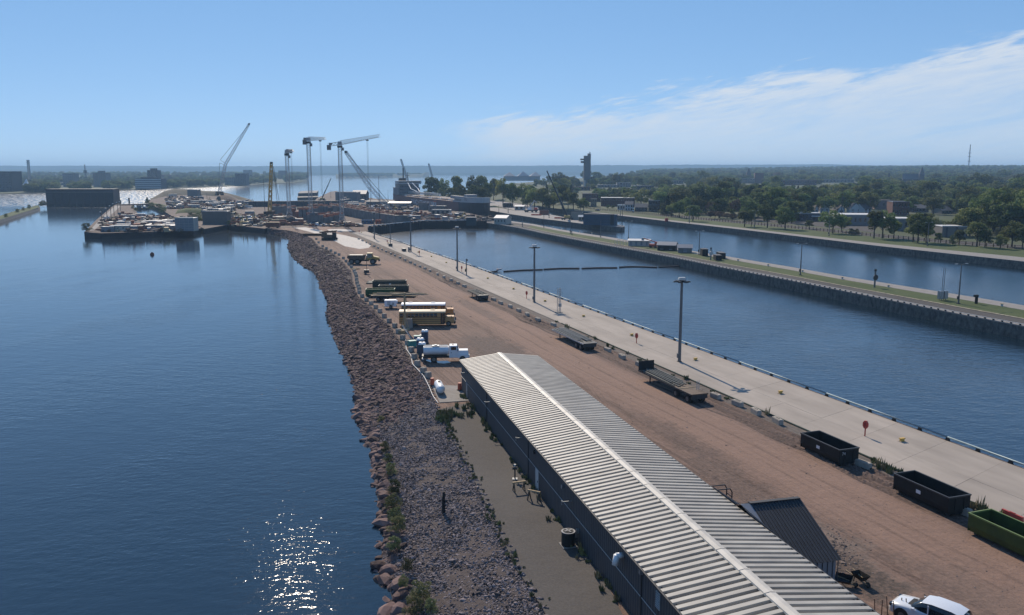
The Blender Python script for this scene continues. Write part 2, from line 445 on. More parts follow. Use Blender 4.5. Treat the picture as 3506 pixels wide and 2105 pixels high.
# ---- materials of the ground
def ground_mat(name, base, light, dark, track=0.0, bump=0.03, gravel=3.0, damp=0.35, rz=AX, road=False):
    m, nt, b = nodes_mat(name)
    geo = nn(nt, 'ShaderNodeNewGeometry'); pos = geo.outputs['Position']
    big = noise(nt, pos, 0.06, 4, 0.6, 0.5)
    col = nmix(nt, nrange(nt, big, 0.35, 0.65), base, light)
    if track:
        tr = noise(nt, nmap(nt, pos, (55, 0.75, 1), rz), 1.0, 3, 0.65, 0.25)
        tr2 = noise(nt, nmap(nt, pos, (14, 0.22, 1), rz), 1.0, 3, 0.6, 0.3)
        col = nmix(nt, nmath(nt, 'MULTIPLY', nrange(nt, tr, 0.46, 0.62), track * .8), col, dark)
        col = nmix(nt, nmath(nt, 'MULTIPLY', nrange(nt, tr2, 0.47, 0.60), track * 0.62), col, tuple(k * 1.25 for k in light))
    if road:   # turning wheels leave tracks across the lanes
        for ang, f_ in ((9, .55), (-13, .5), (24, .4)):
            cr = noise(nt, nmap(nt, pos, (30, 0.55, 1), rz + R(ang)), 1.0, 2, .6, .35); gate = nrange(nt, noise(nt, nmap(nt, pos, (16, 9, 1), rz), 1.0 + ang * .01, 3), .5, .6)
            col = nmix(nt, nmath(nt, 'MULTIPLY', nmath(nt, 'MULTIPLY', nrange(nt, cr, .53, .62), gate), f_), col, dark)
    pt = noise(nt, pos, 0.17, 5, 0.65, 0.8)
    col = nmix(nt, nmath(nt, 'MULTIPLY', nrange(nt, pt, 0.56, 0.68), damp), col, dark)
    if road:   # the used lane is pale and packed, mud is thrown up along its edges
        spx = nn(nt, 'ShaderNodeSeparateXYZ'); nt.links.new(pos, spx.inputs[0])
        sc = nmath(nt, 'ADD', nmath(nt, 'MULTIPLY', spx.outputs[0], AR.x), nmath(nt, 'MULTIPLY', spx.outputs[1], AR.y))
        wob = noise(nt, nmap(nt, pos, (40, 12, 1), rz), 1.0, 3)
        sc = nmath(nt, 'ADD', sc, nmath(nt, 'MULTIPLY', nmath(nt, 'ADD', wob, -0.5), 3.4))
        lane = nmath(nt, 'MULTIPLY', nrange(nt, sc, 46.5, 50.5), nrange(nt, sc, 58.2, 56.0))
        col = nmix(nt, nmath(nt, 'MULTIPLY', lane, 0.62), col, tuple(k * f for k, f in zip(light, (1.45, 1.40, 1.34))))
        edge_dark = nmath(nt, 'MULTIPLY', nrange(nt, sc, 57.0, 59.0), .5)
        col = nmix(nt, edge_dark, col, dark)  # darker ground on the pier side of the lane
        for (cx, cy), rx, ry, cc, ff in STAINS:   # oil, spilled gravel and damp ground
            dv = nn(nt, 'ShaderNodeVectorMath', operation='SUBTRACT'); nt.links.new(pos, dv.inputs[0]); dv.inputs[1].default_value = (cx, cy, G)
            ln_ = nn(nt, 'ShaderNodeVectorMath', operation='LENGTH'); nt.links.new(nmap(nt, dv.outputs[0], (rx, ry, 50), rz), ln_.inputs[0])
            dd = nmath(nt, 'ADD', ln_.outputs['Value'], nmath(nt, 'MULTIPLY', nmath(nt, 'ADD', noise(nt, pos, 0.45, 6, .75, .6), -.5), 2.6))
            col = nmix(nt, nmath(nt, 'MULTIPLY', nrange(nt, dd, 1.15, .45), ff), col, cc)
        rag = nrange(nt, noise(nt, nmap(nt, pos, (7, 1.0, 1), rz), 1.0, 4, .7, .4), .36, .56)
        for c0, w_, f_ in ((58.3, 1.0, .95), (60.2, .7, .7), (53.6, .35, .4), (51.4, .3, .35), (47.0, .8, .45)):
            ds = nmath(nt, 'ABSOLUTE', nmath(nt, 'ADD', sc, -c0))
            col = nmix(nt, nmath(nt, 'MULTIPLY', nmath(nt, 'MULTIPLY', nrange(nt, ds, w_, w_ * .25), rag), f_), col, tuple(k * .5 for k in dark))
    fine = noise(nt, pos, gravel, 5, 0.75)
    col = nmix(nt, nmath(nt, 'MULTIPLY', nrange(nt, fine, 0.35, 0.7), 0.45), col, tuple(k * 1.45 for k in light))
    sp1 = noise(nt, pos, gravel * 2.3, 3, 0.7)
    col = nmix(nt, nmath(nt, 'MULTIPLY', nrange(nt, sp1, 0.58, 0.7), 0.5), col, tuple(k * 0.55 for k in dark))
    nt.links.new(col, b.inputs['Base Color'])
    b.inputs['Roughness'].default_value = 0.92; b.inputs['Specular IOR Level'].default_value = 0.2
    h = nmath(nt, 'ADD', fine, nmath(nt, 'MULTIPLY', noise(nt, pos, 0.9, 4), 2.0))
    if track: h = nmath(nt, 'ADD', h, nmath(nt, 'MULTIPLY', noise(nt, nmap(nt, pos, (18, 0.5, 1), rz), 1.0, 3, 0.6, 0.3), 3.0))
    bp = nn(nt, 'ShaderNodeBump'); bp.inputs['Distance'].default_value = bump
    nt.links.new(h, bp.inputs['Height']); nt.links.new(bp.outputs[0], b.inputs['Normal'])
    return m
def _xy(x, y): q = P(x, y); return (q.x, q.y)
STAINS = [(_xy(2760, 1850), 9, 4.5, (0.16, 0.135, 0.115), .75), (_xy(2860, 1930), 6, 3.0, (0.045, 0.038, 0.033), .85), (_xy(2960, 1990), 4, 2.5, (0.06, 0.05, 0.042), .7), (_xy(1690, 1190), 16, 5, (0.082, 0.066, 0.058), .85), (_xy(1640, 1060), 22, 2.0, (0.085, 0.068, 0.060), .6),
          (_xy(2330, 1500), 14, 2.2, (0.085, 0.062, 0.052), .6), (_xy(2500, 1640), 10, 2.4, (0.09, 0.067, 0.056), .6), (_xy(1330, 880), 18, 6, (0.12, 0.09, 0.075), .6), (_xy(1420, 1290), 5, 3, (0.085, 0.062, 0.052), .6), (_xy(3300, 2010), 6, 3, (0.105, 0.08, 0.066), .5), (_xy(1300, 930), 12, 7, (0.115, 0.08, 0.066), .55), (_xy(1620, 1130), 7, 4, (0.19, 0.13, 0.10), .5)]
m_dirt = ground_mat('red dirt', (0.140, 0.089, 0.066), (0.198, 0.130, 0.099), (0.072, 0.047, 0.038), 0.9, 0.06, road=True)
m_site = ground_mat('site dirt', (0.105, 0.078, 0.066), (0.155, 0.115, 0.095), (0.055, 0.043, 0.040), 0.0, 0.1, .6, .8)
m_path = ground_mat('grey gravel path', (0.078, 0.070, 0.064), (0.100, 0.090, 0.082), (0.050, 0.046, 0.042), 0.0, 0.03, 5.0, 0.25)
m_bank = ground_mat('bank soil', (0.07, 0.055, 0.05), (0.09, 0.07, 0.064), (0.045, 0.035, 0.032), 0.0, 0.06, 4.0)
m_grass = ground_mat('grass', (0.048, 0.070, 0.022), (0.072, 0.092, 0.032), (0.035, 0.045, 0.018), 0.0, 0.05, 2.5)
m_town = ground_mat('town ground', (0.05, 0.07, 0.03), (0.085, 0.09, 0.05), (0.035, 0.045, 0.022), 0.0, 0.05, 0.4)
m_asph = ground_mat('asphalt', (0.062, 0.056, 0.052), (0.085, 0.078, 0.072), (0.045, 0.041, 0.038), 0.5, 0.02, 3.0)
m_conc = mat('concrete', (0.345, 0.296, 0.248), 0.88, var=0.17, scale=0.4, bump=0.01, bscale=6, detail=6, objrand=0.05, spec=0.3, stretch=(5, 1.2, AX), world=True)
m_conc2 = mat('weathered concrete', (0.22, 0.20, 0.18), 0.9, col2=(0.31, 0.285, 0.26), scale=0.8, bump=0.02, detail=7, objrand=0.08, spec=0.3)
m_quay = mat('quay wall', (0.050, 0.043, 0.038), 0.9, col2=(0.20, 0.175, 0.15), scale=0.7, bump=0.06, bscale=2, detail=7, stretch=(0.6, 0.6))
m_sheet = mat('sheet pile wall', (0.022, 0.020, 0.022), 0.8, var=0.4, scale=1.0, bump=0.03)
m_rip = mat('red riprap stone', (0.088, 0.055, 0.050), 0.9, col2=(0.185, 0.120, 0.106), scale=0.9, bump=0.03, objrand=0.6, spec=0.25)
m_grv = mat('grey purple gravel stone', (0.095, 0.078, 0.078), 0.9, col2=(0.23, 0.19, 0.185), scale=2.0, bump=0.01, objrand=0.75, spec=0.25)
m_white = mat('white paint', (0.72, 0.73, 0.74), 0.45, var=0.05)
m_black = mat('black rubber', (0.015, 0.015, 0.016), 0.8, var=0.3)
m_steel = mat('galvanised steel', (0.30, 0.32, 0.34), 0.45, 0.75, var=0.15, scale=3)
m_dsteel = mat('dark steel', (0.045, 0.048, 0.052), 0.55, 0.4, var=0.25, scale=3)
m_rust = mat('rusty steel', (0.13, 0.06, 0.035), 0.85, col2=(0.07, 0.045, 0.035), scale=3, bump=0.01)
m_wood = mat('raw timber', (0.36, 0.27, 0.16), 0.8, var=0.25, scale=4, objrand=0.2)
m_glass = mat('dark glass', (0.012, 0.016, 0.02), 0.08, var=0.1, spec=0.8)

def area2(pts): return sum(a[0] * b[1] - b[0] * a[1] for a, b in zip(pts, pts[1:] + pts[:1]))
def land(name, pts, z, m, ms=None, depth=4.0, parent=None):
    pts = [(p[0], p[1]) for p in pts]
    if area2(pts) < 0: pts = pts[::-1]
    mb = MB(); n = len(pts)
    vs = [(p[0], p[1], z) for p in pts] + [(p[0], p[1], z - depth) for p in pts]
    mb.add(vs, [tuple(range(n))]); mb.mt(1)
    mb.f += [((i + 1) % n, i, n + i, n + (i + 1) % n) for i in range(n)]; mb.mi += [1] * n
    return mb.build(name, [m, ms or m], parent)
def px(pts, z=G): return [P(x, y, z) for x, y in pts]

# ---- the long pier: bank top (T), waterline of the bank (W), quay edges
T_px = [(1975, 2330), (1863, 2088), (1833, 2037), (1772, 1951), (1736, 1859), (1690, 1783), (1655, 1696), (1599, 1589), (1548, 1498), (1517, 1426), (1490, 1385),
        (1478, 1340), (1455, 1295), (1440, 1272), (1418, 1249), (1408, 1225), (1397, 1201), (1384, 1178), (1367, 1159), (1352, 1137), (1339, 1118), (1321, 1101), (1304, 1084),
        (1289, 1067), (1275, 1053), (1259, 1040), (1243, 1028), (1228, 1015), (1218, 991), (1212, 971), (1208, 945), (1204, 930), (1191, 914), (1164, 883), (1149, 872),
        (1124, 855), (1093, 843), (1072, 818), (1050, 806), (1020, 795), (985, 788), (945, 784), (905, 781)]
W_px = [(1345, 2330), (1334, 2103), (1324, 2022), (1290, 1986), (1288, 1935), (1293, 1859), (1304, 1818), (1301, 1737), (1275, 1696), (1273, 1635), (1268, 1554), (1245, 1482), (1222, 1442), (1217, 1380),
        (1223, 1368), (1208, 1326), (1200, 1283), (1170, 1215), (1145, 1161), (1134, 1127), (1120, 1098), (1114, 1070), (1123, 1047), (1120, 1025), (1094, 985), (1089, 960),
        (1072, 931), (1043, 917), (1011, 894), (981, 846), (992, 824), (982, 812), (960, 806), (907, 798), (878, 793)]
def split_at(l, q): k = l.index(q); return l[:k + 1], l[k:]
segs = []
ta, tb = split_at(T_px, (1490, 1385)); tb, tcx = split_at(tb, (1228, 1015))
wa, wb = split_at(W_px, (1217, 1380)); wb, wc = split_at(wb, (1120, 1025))
BN = []
for (tt, ww, n) in ((ta, wa, 50), (tb, wb, 70), (tcx, wc, 90)):
    a, c = resample(px(ww, 0.0), n), resample(px(tt, G), n)
    BN += list(zip(a, c))[(1 if BN else 0):]
def bank_pt(i, vv):
    """i: float index along the bank, vv: 0 waterline .. 1 top"""
    k = min(int(i), len(BN) - 2); f = i - k
    a = BN[k][0].lerp(BN[k + 1][0], f); c = BN[k][1].lerp(BN[k + 1][1], f)
    p = a.lerp(c, vv); p.z = G * (1 - (1 - vv) ** 1.25) - 0.12 if vv <= 1 else G
    return p
mb = MB(); NV = 8; rows = []
rnd = random.Random(3)
for i in range(len(BN)):
    row = []
    for j in range(-2, NV + 1):
        vv = j / NV
        q = bank_pt(i - 1e-6 if i else 0, vv) if vv >= 0 else bank_pt(max(i - 1e-6, 0), 0) + (BN[i][0] - BN[i][1]) * (-vv) - Vector((0, 0, 0.8 * -vv * 4))
        q.z += rnd.uniform(-.1, .1) if 0 < vv < 1 else 0
        row.append(tuple(q))
    rows.append(row)
nc = NV + 3
for r in rows: mb.v += r
for i in range(len(BN) - 1):
    for j in range(nc - 1):
        a = i * nc + j; mb.f.append((a, a + 1, a + nc + 1, a + nc)); mb.mi.append(0)
bank = struct(mb.build('riprap_bank', m_bank, None, True))

Rp = [P(3505, 1606) - AW * 70, P(3505, 1606), P(2500, 1240), P(1604, 908), P(1254, 792)]
Rp[2] = Rp[1].lerp(Rp[3], (Rp[2].y - Rp[1].y) / (Rp[3].y - Rp[1].y))
Lp = [P(3299, 1707) - AW * 70, P(3299, 1707), P(1550, 944), P(1206, 796)]
main_pts = [BN[i][1] for i in range(len(BN))]
BULK = px([(1262, 786), (1446, 766), (1600, 764), (1664, 764)])
main_poly = main_pts + px([(905, 760), (1262, 771)]) + [BULK[0]] + [p + AR * 0.35 for p in reversed(Rp)]
struct(land('ground', main_poly, G - 0.03, m_dirt, m_quay))

# pier of concrete slabs with open joints
pier = struct(MB().quad(*[tuple(p + Vector((0, 0, -0.012))) for p in (Lp[0], Rp[0], Rp[-1], Lp[-1])]).build('concrete_pier', m_asph))
rn = resample(Rp, 61); ln = resample(Lp, 61)
rnd = random.Random(5)
for i in range(60):
    for (f0, f1) in ((0.0, 0.40), (0.40, 1.0)):
        a, b_, c, d = ln[i].lerp(rn[i], f0), ln[i].lerp(rn[i], f1), ln[i + 1].lerp(rn[i + 1], f1), ln[i + 1].lerp(rn[i + 1], f0)
        cen = (a + b_ + c + d) / 4; dz = rnd.uniform(-.006, .006)
        q = [p + (cen - p).normalized() * 0.02 for p in (a, b_, c, d)]
        mb = MB()
        lo = [(p.x - cen.x, p.y - cen.y, -0.2) for p in q]; hi = [(p.x - cen.x, p.y - cen.y, 0.03 + dz) for p in q]
        mb.add(lo + hi, [(4, 5, 6, 7), (0, 1, 5, 4), (1, 2, 6, 5), (2, 3, 7, 6), (3, 0, 4, 7)])
        o = mb.build('slab', m_conc, pier); o.location = (cen.x, cen.y, G)
# low pipe rail and its posts along the quay edge
rail = thing('quay_rail', 'low blue-grey steel pipe rail along the water edge of the concrete pier', 'rail', (0, 0, G))
m_rail = mat('blue grey paint', (0.16, 0.22, 0.25), 0.5, 0.3, var=0.2)
rl = resample([p + AR * 0.15 for p in Rp], 110)
mb = MB(); mb.tube([(p.x, p.y, 0.42) for p in rl[::5]] , 0.10, 8); mb.build('pipe', m_rail, rail, True)
pm = MB().box((0, 0, 0.16), (0.5, 0.28, 0.34), 0.7).mesh('post', m_black)
for p in rl:
    o = link(bpy.data.objects.new('post', pm), rail); o.location = (p.x, p.y, 0.0); o.rotation_euler[2] = AX

# path beside the shed, pale gravel patch, damp patch
pth = [P(*q) for q in [(1863, 2088), (1772, 1951), (1690, 1783), (1599, 1589), (1548, 1498), (1505, 1400), (1612, 1376), (1700, 1490), (1846, 1671), (1934, 1799), (2075, 1993), (2250, 2330), (1985, 2330)]]
struct(land('gravel_path', pth, G - 0.026 + 0.004, m_path, depth=0.02))
m_pale = mat('pale limestone gravel', (0.52, 0.47, 0.41), 0.9, var=0.2, scale=1.0, bump=0.04, bscale=5)
struct(land('limestone_road', px([(955, 774), (1000, 778), (1060, 793), (1120, 812), (1180, 842), (1232, 852), (1262, 848), (1270, 840), (1235, 818), (1185, 806), (1130, 796), (1075, 783), (1010, 771)]), G - 0.022, m_pale, depth=0.004))
struct(land('limestone_patch', px([(1120, 785), (1160, 783), (1200, 786), (1208, 791), (1170, 792), (1130, 791)]), G - 0.022, m_pale, depth=0.004))
# verge between road and pier
vr = []
for a in resample(Lp, 30): vr.append(a - AR * 0.05)
for a in reversed(resample(Lp, 30)): vr.append(a - AR * 2.0)
struct(land('verge', vr, G - 0.022, ground_mat('verge rubble', (0.115, 0.092, 0.078), (0.15, 0.125, 0.105), (0.065, 0.053, 0.047), 0.4, 0.1, 2.5), depth=0.004))

# ---- stones of the bank
def stone_mesh(seed, m, flat=0.65, sub=1):
    bm = bmesh.new(); bmesh.ops.create_icosphere(bm, subdivisions=sub, radius=0.5)
    r = random.Random(seed)
    pl = [(Vector((r.gauss(0, 1), r.gauss(0, 1), r.gauss(0, 1))).normalized(), r.uniform(0.26, 0.42)) for _ in range(7)]
    for vtx in bm.verts:
        for n_, d_ in pl:
            k = vtx.co.dot(n_)
            if k > d_: vtx.co -= n_ * (k - d_)
        vtx.co.z *= flat; vtx.co.x *= 1.25
    me = bpy.data.meshes.new('stone'); bm.to_mesh(me); bm.free(); me.materials.append(m); return me
rip = [stone_mesh(i, m_rip, 0.6 + 0.05 * (i % 4), 2 if i < 3 else 1) for i in range(8)]
grv = [stone_mesh(20 + i, m_grv, 0.7, 1) for i in range(6)]
rnd = random.Random(11)
cand = []
for _ in range(27000):
    i = rnd.uniform(38, len(BN) - 1.02)
    wgt = (BN[int(i)][0] - BN[int(i)][1]).length
    vv = rnd.uniform(-0.06, 0.97)
    p = bank_pt(i, max(vv, 0)) if vv >= 0 else bank_pt(i, 0) + (BN[int(i)][0] - BN[int(i)][1]) * (-vv) - Vector((0, 0, .25))
    if i < 52:   # riprap thins into gravel at the top near the path
        if vv > 0.15 + (i - 38) / 14 * 0.85 + rnd.uniform(-.1, .1): continue
    s = rnd.lognormvariate(-0.80, 0.40) * (0.8 if vv > 0.8 else 1.0)
    cand.append((p, s))
for _ in range(480):   # boulders at the waterline of the gravel stretch
    i = rnd.uniform(0, 52); vv = rnd.uniform(-0.05, 0.13) if rnd.random() < .8 else rnd.uniform(.1, .2)
    p = bank_pt(i, max(vv, 0)) - Vector((0, 0, .1 if vv > 0 else .35))
    cand.append((p, rnd.uniform(0.6, 1.25) if rnd.random() < .85 else rnd.uniform(1.3, 2.0)))
order = sorted(range(len(cand)), key=lambda k: -cand[k][1] / max(cand[k][0].length, 1))
# the 300 that show largest are parts of their own
cl = set(order[:300])
for k in order[:300]:
    p, s = cand[k]
    o = link(bpy.data.objects.new('boulder', rip[k % 8]), bank)
    o.location = p; o.rotation_euler = (rnd.uniform(-.5, .5), rnd.uniform(-.5, .5), rnd.uniform(0, 6.3)); o.scale = (s * rnd.uniform(.8, 1.25), s, s * rnd.uniform(.8, 1.2))
rest = [k for k in range(len(cand)) if k not in cl]
def proto_objs(meshes): return [bpy.data.objects.new('stone_proto', m) for m in meshes]
fill = scatter('stone_fill', proto_objs(rip), [cand[k][0] for k in rest], [(rnd.uniform(-.6, .6), rnd.uniform(-.6, .6), rnd.uniform(0, 6.3)) for _ in rest],
               [(cand[k][1] * rnd.uniform(.8, 1.3), cand[k][1], cand[k][1] * rnd.uniform(.7, 1.1)) for k in rest], [rnd.randrange(8) for _ in rest], bank)
ps, rs, ss, ids = [], [], [], []
for _ in range(44000):
    i = rnd.uniform(0, 62); vv = rnd.uniform(0.05, 1.03)
    if i > 44 and vv < (i - 44) / 16 + rnd.uniform(-.1, .1): continue
    p = bank_pt(i, min(vv, 1.0))
    if vv > 1: p = BN[int(i)][1] + (BN[int(i)][1] - BN[int(i)][0]) * (vv - 1); p.z = G - .02
    s = rnd.lognormvariate(-1.72, 0.34)
    ps.append(p); rs.append((rnd.uniform(-.8, .8), rnd.uniform(-.8, .8), rnd.uniform(0, 6.3))); ss.append((s * 1.2, s, s)); ids.append(rnd.randrange(6))
tag(scatter('bank_gravel', proto_objs(grv), ps, rs, ss, ids), 'grey purple crushed stone covering the slope beside the path', 'gravel')

# ---- the middle pier between the two canals
ML = [(1652, 761), (1707, 769), (1771, 780), (1852, 798), (1953, 818), (2054, 837), (2221, 867), (2343, 890), (2464, 915), (2585, 938), (2700, 960), (2896, 999), (3091, 1038), (3287, 1077), (3505, 1118), (3800, 1176)]
MR = [(1688, 748), (1753, 757), (1828, 767), (1913, 784), (2004, 799), (2065, 808), (2200, 830), (2372, 859), (2488, 877), (2600, 896), (2700, 912), (2896, 947), (3091, 978), (3287, 1009), (3505, 1045), (3800, 1092)]
NM = 120
mL, mR = resample(px(ML), NM), resample(px(MR), NM)
midw = land('middle_pier', mL + mR[::-1], G - 0.05, m_asph, m_quay); struct(midw)
def strip(name, f0, f1, z, m, i0=0, i1=NM - 1, depth=0.05, parent=None):
    a = [mL[i].lerp(mR[i], f0) for i in range(i0, i1 + 1)]; c = [mL[i].lerp(mR[i], f1) for i in range(i0, i1 + 1)]
    return land(name, a + c[::-1], z, m, depth=depth, parent=parent)
strip('grass_strip', 0.36, 0.74, G + 0.03, m_grass, 20, parent=midw)
m_oldk = mat('broken yellowish kerb', (0.10, 0.085, 0.06), .9, col2=(0.40, 0.35, 0.24), scale=1.2, detail=5, bump=.03)
strip('old_kerb', 0.325, 0.362, G + 0.035, m_oldk, 10, parent=midw)
strip('walkway', 0.75, 0.997, G + 0.02, m_conc2, 0, parent=midw)
strip('kerb', 0.004, 0.06, G + 0.12, m_conc2, 0, depth=0.3, parent=midw)
# ---- the lock island with the gate leaves
IL = [(1658, 717), (1751, 733), (1852, 748), (1929, 757), (1994, 765), (2075, 773), (2130, 777), (2139, 774)]
IR = [(1655, 682), (1700, 687), (1790, 699), (1840, 707), (1848, 720), (1890, 735), (1933, 743), (2020, 756), (2111, 769), (2134, 771)]
isl = land('lock_island', px(IL) + px(IR)[::-1], G - 0.04, m_conc2, m_quay); struct(isl)
land('lawn', px([(1665, 707), (1720, 712), (1770, 722), (1735, 716), (1690, 703)]), G + 0.0, m_grass, depth=0.03, parent=isl)
# ---- construction site land, left island, hill
SITE = [(905, 782), (780, 769), (700, 783), (690, 778), (640, 756), (600, 746), (560, 722), (530, 706), (497, 698), (505, 688), (540, 675), (590, 662), (680, 664), (760, 672), (850, 689), (1075, 692),
        (1085, 678), (1130, 656), (1150, 653), (1195, 668), (1290, 680), (1370, 684), (1385, 684), (1460, 700), (1523, 714), (1600, 728), (1650, 739), (1690, 748), (1664, 764)]
site = land('construction_ground', px(SITE) + BULK[::-1] + px([(1262, 771)]), G - 0.02, m_site, m_sheet); struct(site)
ISL = [(288, 794), (345, 798), (520, 793), (662, 787), (690, 780), (640, 757), (598, 755), (520, 736), (470, 730), (456, 702), (440, 698), (402, 698), (388, 704), (330, 752)]
struct(land('power_island', px(ISL), G - 0.02, m_site, m_sheet))
struct(land('concrete_ramp', px([(306, 790), (322, 789), (409, 709), (410, 703), (395, 704), (345, 748)]), G + 0.02, m_conc2, depth=0.3))
# ---------------------------------------------------------------- far land: town side, far shore, hills, air
def tz(x, y):
    d = math.hypot(x, y)
    az = math.degrees(math.atan2(x, y))
    return G - 0.05 + smooth(520, 1500, d) * 5 + smooth(1500, 4800, d) * (20 + 16 * smooth(5, 28, az)) if az > -6 else 1.2 + smooth(1500, 5000, d) * 16
def radial(name, edge, dmax, m, rows=(1, 1.02, 1.06, 1.12, 1.2, 1.3, 1.45, 1.65, 1.9, 2.3, 2.8, 3.5, 4.5, 6, 8, 11, 15, 20, 27, 36), zf=tz, z0=G - 0.05):
    mb = MB(); n = len(edge)
    for j, k in enumerate(rows):
        for i, e in enumerate(edge):
            q = Vector((e.x, e.y, 0)); kk = min(k, dmax[i] / q.length); q = q * kk
            mb.v.append((q.x, q.y, z0 if j == 0 else max(zf(q.x, q.y), z0)))
    base = len(mb.v)
    for i, e in enumerate(edge): mb.v.append((e.x, e.y, -3))
    for j in range(len(rows) - 1):
        for i in range(n - 1):
            a = j * n + i; mb.f.append((a, a + 1, a + n + 1, a + n)); mb.mi.append(0)
    for i in range(n - 1): mb.f.append((base + i, base + i + 1, i + 1, i)); mb.mi.append(1)
    return mb.build(name, [m, m_quay])
TE = [(1440, 690), (1560, 690), (1655, 684), (1720, 689), (1800, 699), (1845, 706), (1943, 718), (2060, 731), (2150, 741), (2300, 759), (2541, 786), (2767, 813), (3000, 841), (3222, 865), (3505, 895), (3750, 925), (4000, 950)]
te = resample(px(TE), 90)
def pxx(q):   # pixel column of a point on the ground far off
    return IW / 2 + FPX * q.x / q.y * 1.0
dm = []
for q in te:
    x = IW / 2 + FPX * (q.x / (q.y * math.cos(PITCH) + (CAM_Z - q.z) * math.sin(PITCH)))
    y = 690 if x < 1440 else 690 + (x - 1440) / 260 * -50 if x < 1700 else 640 - (x - 1700) / 300 * 20 if x < 2000 else 620 - (x - 2000) / 230 * 14 if x < 2230 else 0
    dm.append(P(IW / 2, y).y if y else 7600)
town = radial('town_ground', te, dm, m_town); struct(town)
# promenade, lawn and path along the right bank
E_px = [(1943, 718), (2150, 741), (2300, 759), (2541, 786), (2767, 813), (3000, 841), (3222, 865), (3505, 895), (3750, 925)]
PR_px = [(1943, 714.5), (2150, 737), (2300, 754), (2541, 780), (2767, 806), (3000, 832), (3222, 854), (3505, 881), (3750, 908)]
FN_px = [(1990, 713), (2054, 720), (2200, 733), (2400, 752.5), (2546, 766), (2770, 787), (2998, 811), (3243, 834), (3390, 845), (3505, 854), (3750, 872)]
PT_px = [(1990, 707), (2054, 713), (2200, 726), (2400, 744), (2546, 757), (2770, 777), (2998, 800), (3243, 822), (3390, 832), (3505, 840), (3750, 858)]
def band(name, lo, hi, z, m, depth): return struct(land(name, resample(px(lo), 60) + resample(px(hi), 60)[::-1], z, m, depth=depth))
band('promenade', E_px, PR_px, G + 0.05, m_conc2, 0.2)
band('bank_lawn', PR_px, FN_px[3:], G + 0.02, m_grass, 0.06)
band('park_path', FN_px, PT_px, G + 0.03, m_asph, 0.06)
struct(land('street', px([(1985, 700), (2000, 715), (2060, 712), (2040, 700), (2010, 690), (2000, 672), (1988, 672)]), G + .06, m_conc2, depth=.06))
struct(land('meadow', px([(3185, 792), (3360, 792), (3345, 765), (3320, 742), (3195, 740)]), G + .05, m_grass, depth=.05))
struct(land('back_street', px([(3190, 741), (3330, 743), (3330, 738), (3190, 736)]), G + .08, m_asph, depth=.05))
struct(land('car_park', px([(2560, 757), (2760, 770), (2990, 795), (3000, 775), (2800, 755), (2600, 742)]), G + .04, m_asph, depth=.05))
# far shore on the left
FE = [(-250, 668), (0, 664), (160, 661), (400, 652), (575, 646), (700, 641), (860, 634), (930, 629), (1010, 626), (1053, 621)]
fe = resample([P(x, y, 0.4) for x, y in FE], 50)
shore = radial('far_shore', fe, [7000] * 50, m_town, z0=0.9); struct(shore)
FE2 = [(1150, 609), (1180, 608.5), (1300, 607), (1430, 606), (1470, 605)]
fe2 = resample([P(x, y, 0.4) for x, y in FE2], 12)
struct(radial('wooded_point', fe2, [q.length * 1.12 for q in fe2], m_town, z0=0.9))
# the long blue ridge
def ridge(name, D, prof, depth, m, seed, rough):
    r = random.Random(seed); mb = MB(); n = 400
    base = [r.gauss(0, 1) for _ in range(n + 40)]
    for i in range(n):
        x = -900 + (IW + 1800) * i / (n - 1)
        y = np.interp(x, [p[0] for p in prof], [p[1] for p in prof])
        sm = sum(base[i + k] for k in range(12)) / 12 * 2.2 + base[i + 3] * 0.35
        az = math.atan((x - IW / 2) / FPX)
        top = CAM_Z + (HORIZON - y + sm * rough) / FPX * D
        for dd, zz in ((0, -1), (depth * .3, top * .55), (depth * .65, top * .92), (depth, top)):
            d = D - depth + dd
            mb.v.append((math.sin(az) * d / math.cos(az), d, zz))
    for i in range(n - 1):
        for j in range(3):
            a = i * 4 + j; mb.f.append((a, a + 4, a + 5, a + 1)); mb.mi.append(0)
    return struct(mb.build(name, m, None, True))
m_hill = mat('far wood', (0.030, 0.045, 0.022), 1.0, var=0.35, scale=0.006, spec=0.0)
ridge('hills', 9200, [(-900, 572), (0, 568), (250, 567), (500, 569), (700, 571), (1200, 567), (1800, 567.5), (2400, 564), (2800, 563), (3100, 566), (3506, 567), (4400, 567)], 900, m_hill, 4, 0.8)
ridge('low_hills', 7900, [(-900, 580), (0, 581), (600, 576), (1000, 590), (2600, 592), (3300, 592), (4400, 592)], 600, m_hill, 9, 1.2)
# the air
hm = bpy.data.materials.new('haze'); hm.use_nodes = True
nt = hm.node_tree; nt.nodes.clear()
vo = nt.nodes.new('ShaderNodeVolumePrincipled')
vo.inputs['Color'].default_value = (0.42, 0.68, 0.98, 1)
vo.inputs['Density'].default_value = 1.3e-4
vo.inputs['Anisotropy'].default_value = 0.15
mo = nt.nodes.new('ShaderNodeOutputMaterial'); nt.links.new(vo.outputs[0], mo.inputs['Volume'])
try: hm.cycles.homogeneous_volume = True
except Exception: pass
hz = MB().b2((-10000, -300, -5), (10000, 10500, 126)).build('haze', hm)
hz['kind'] = 'stuff'
tag(hz, 'thin blue summer haze over the river', 'haze', None, 'stuff')
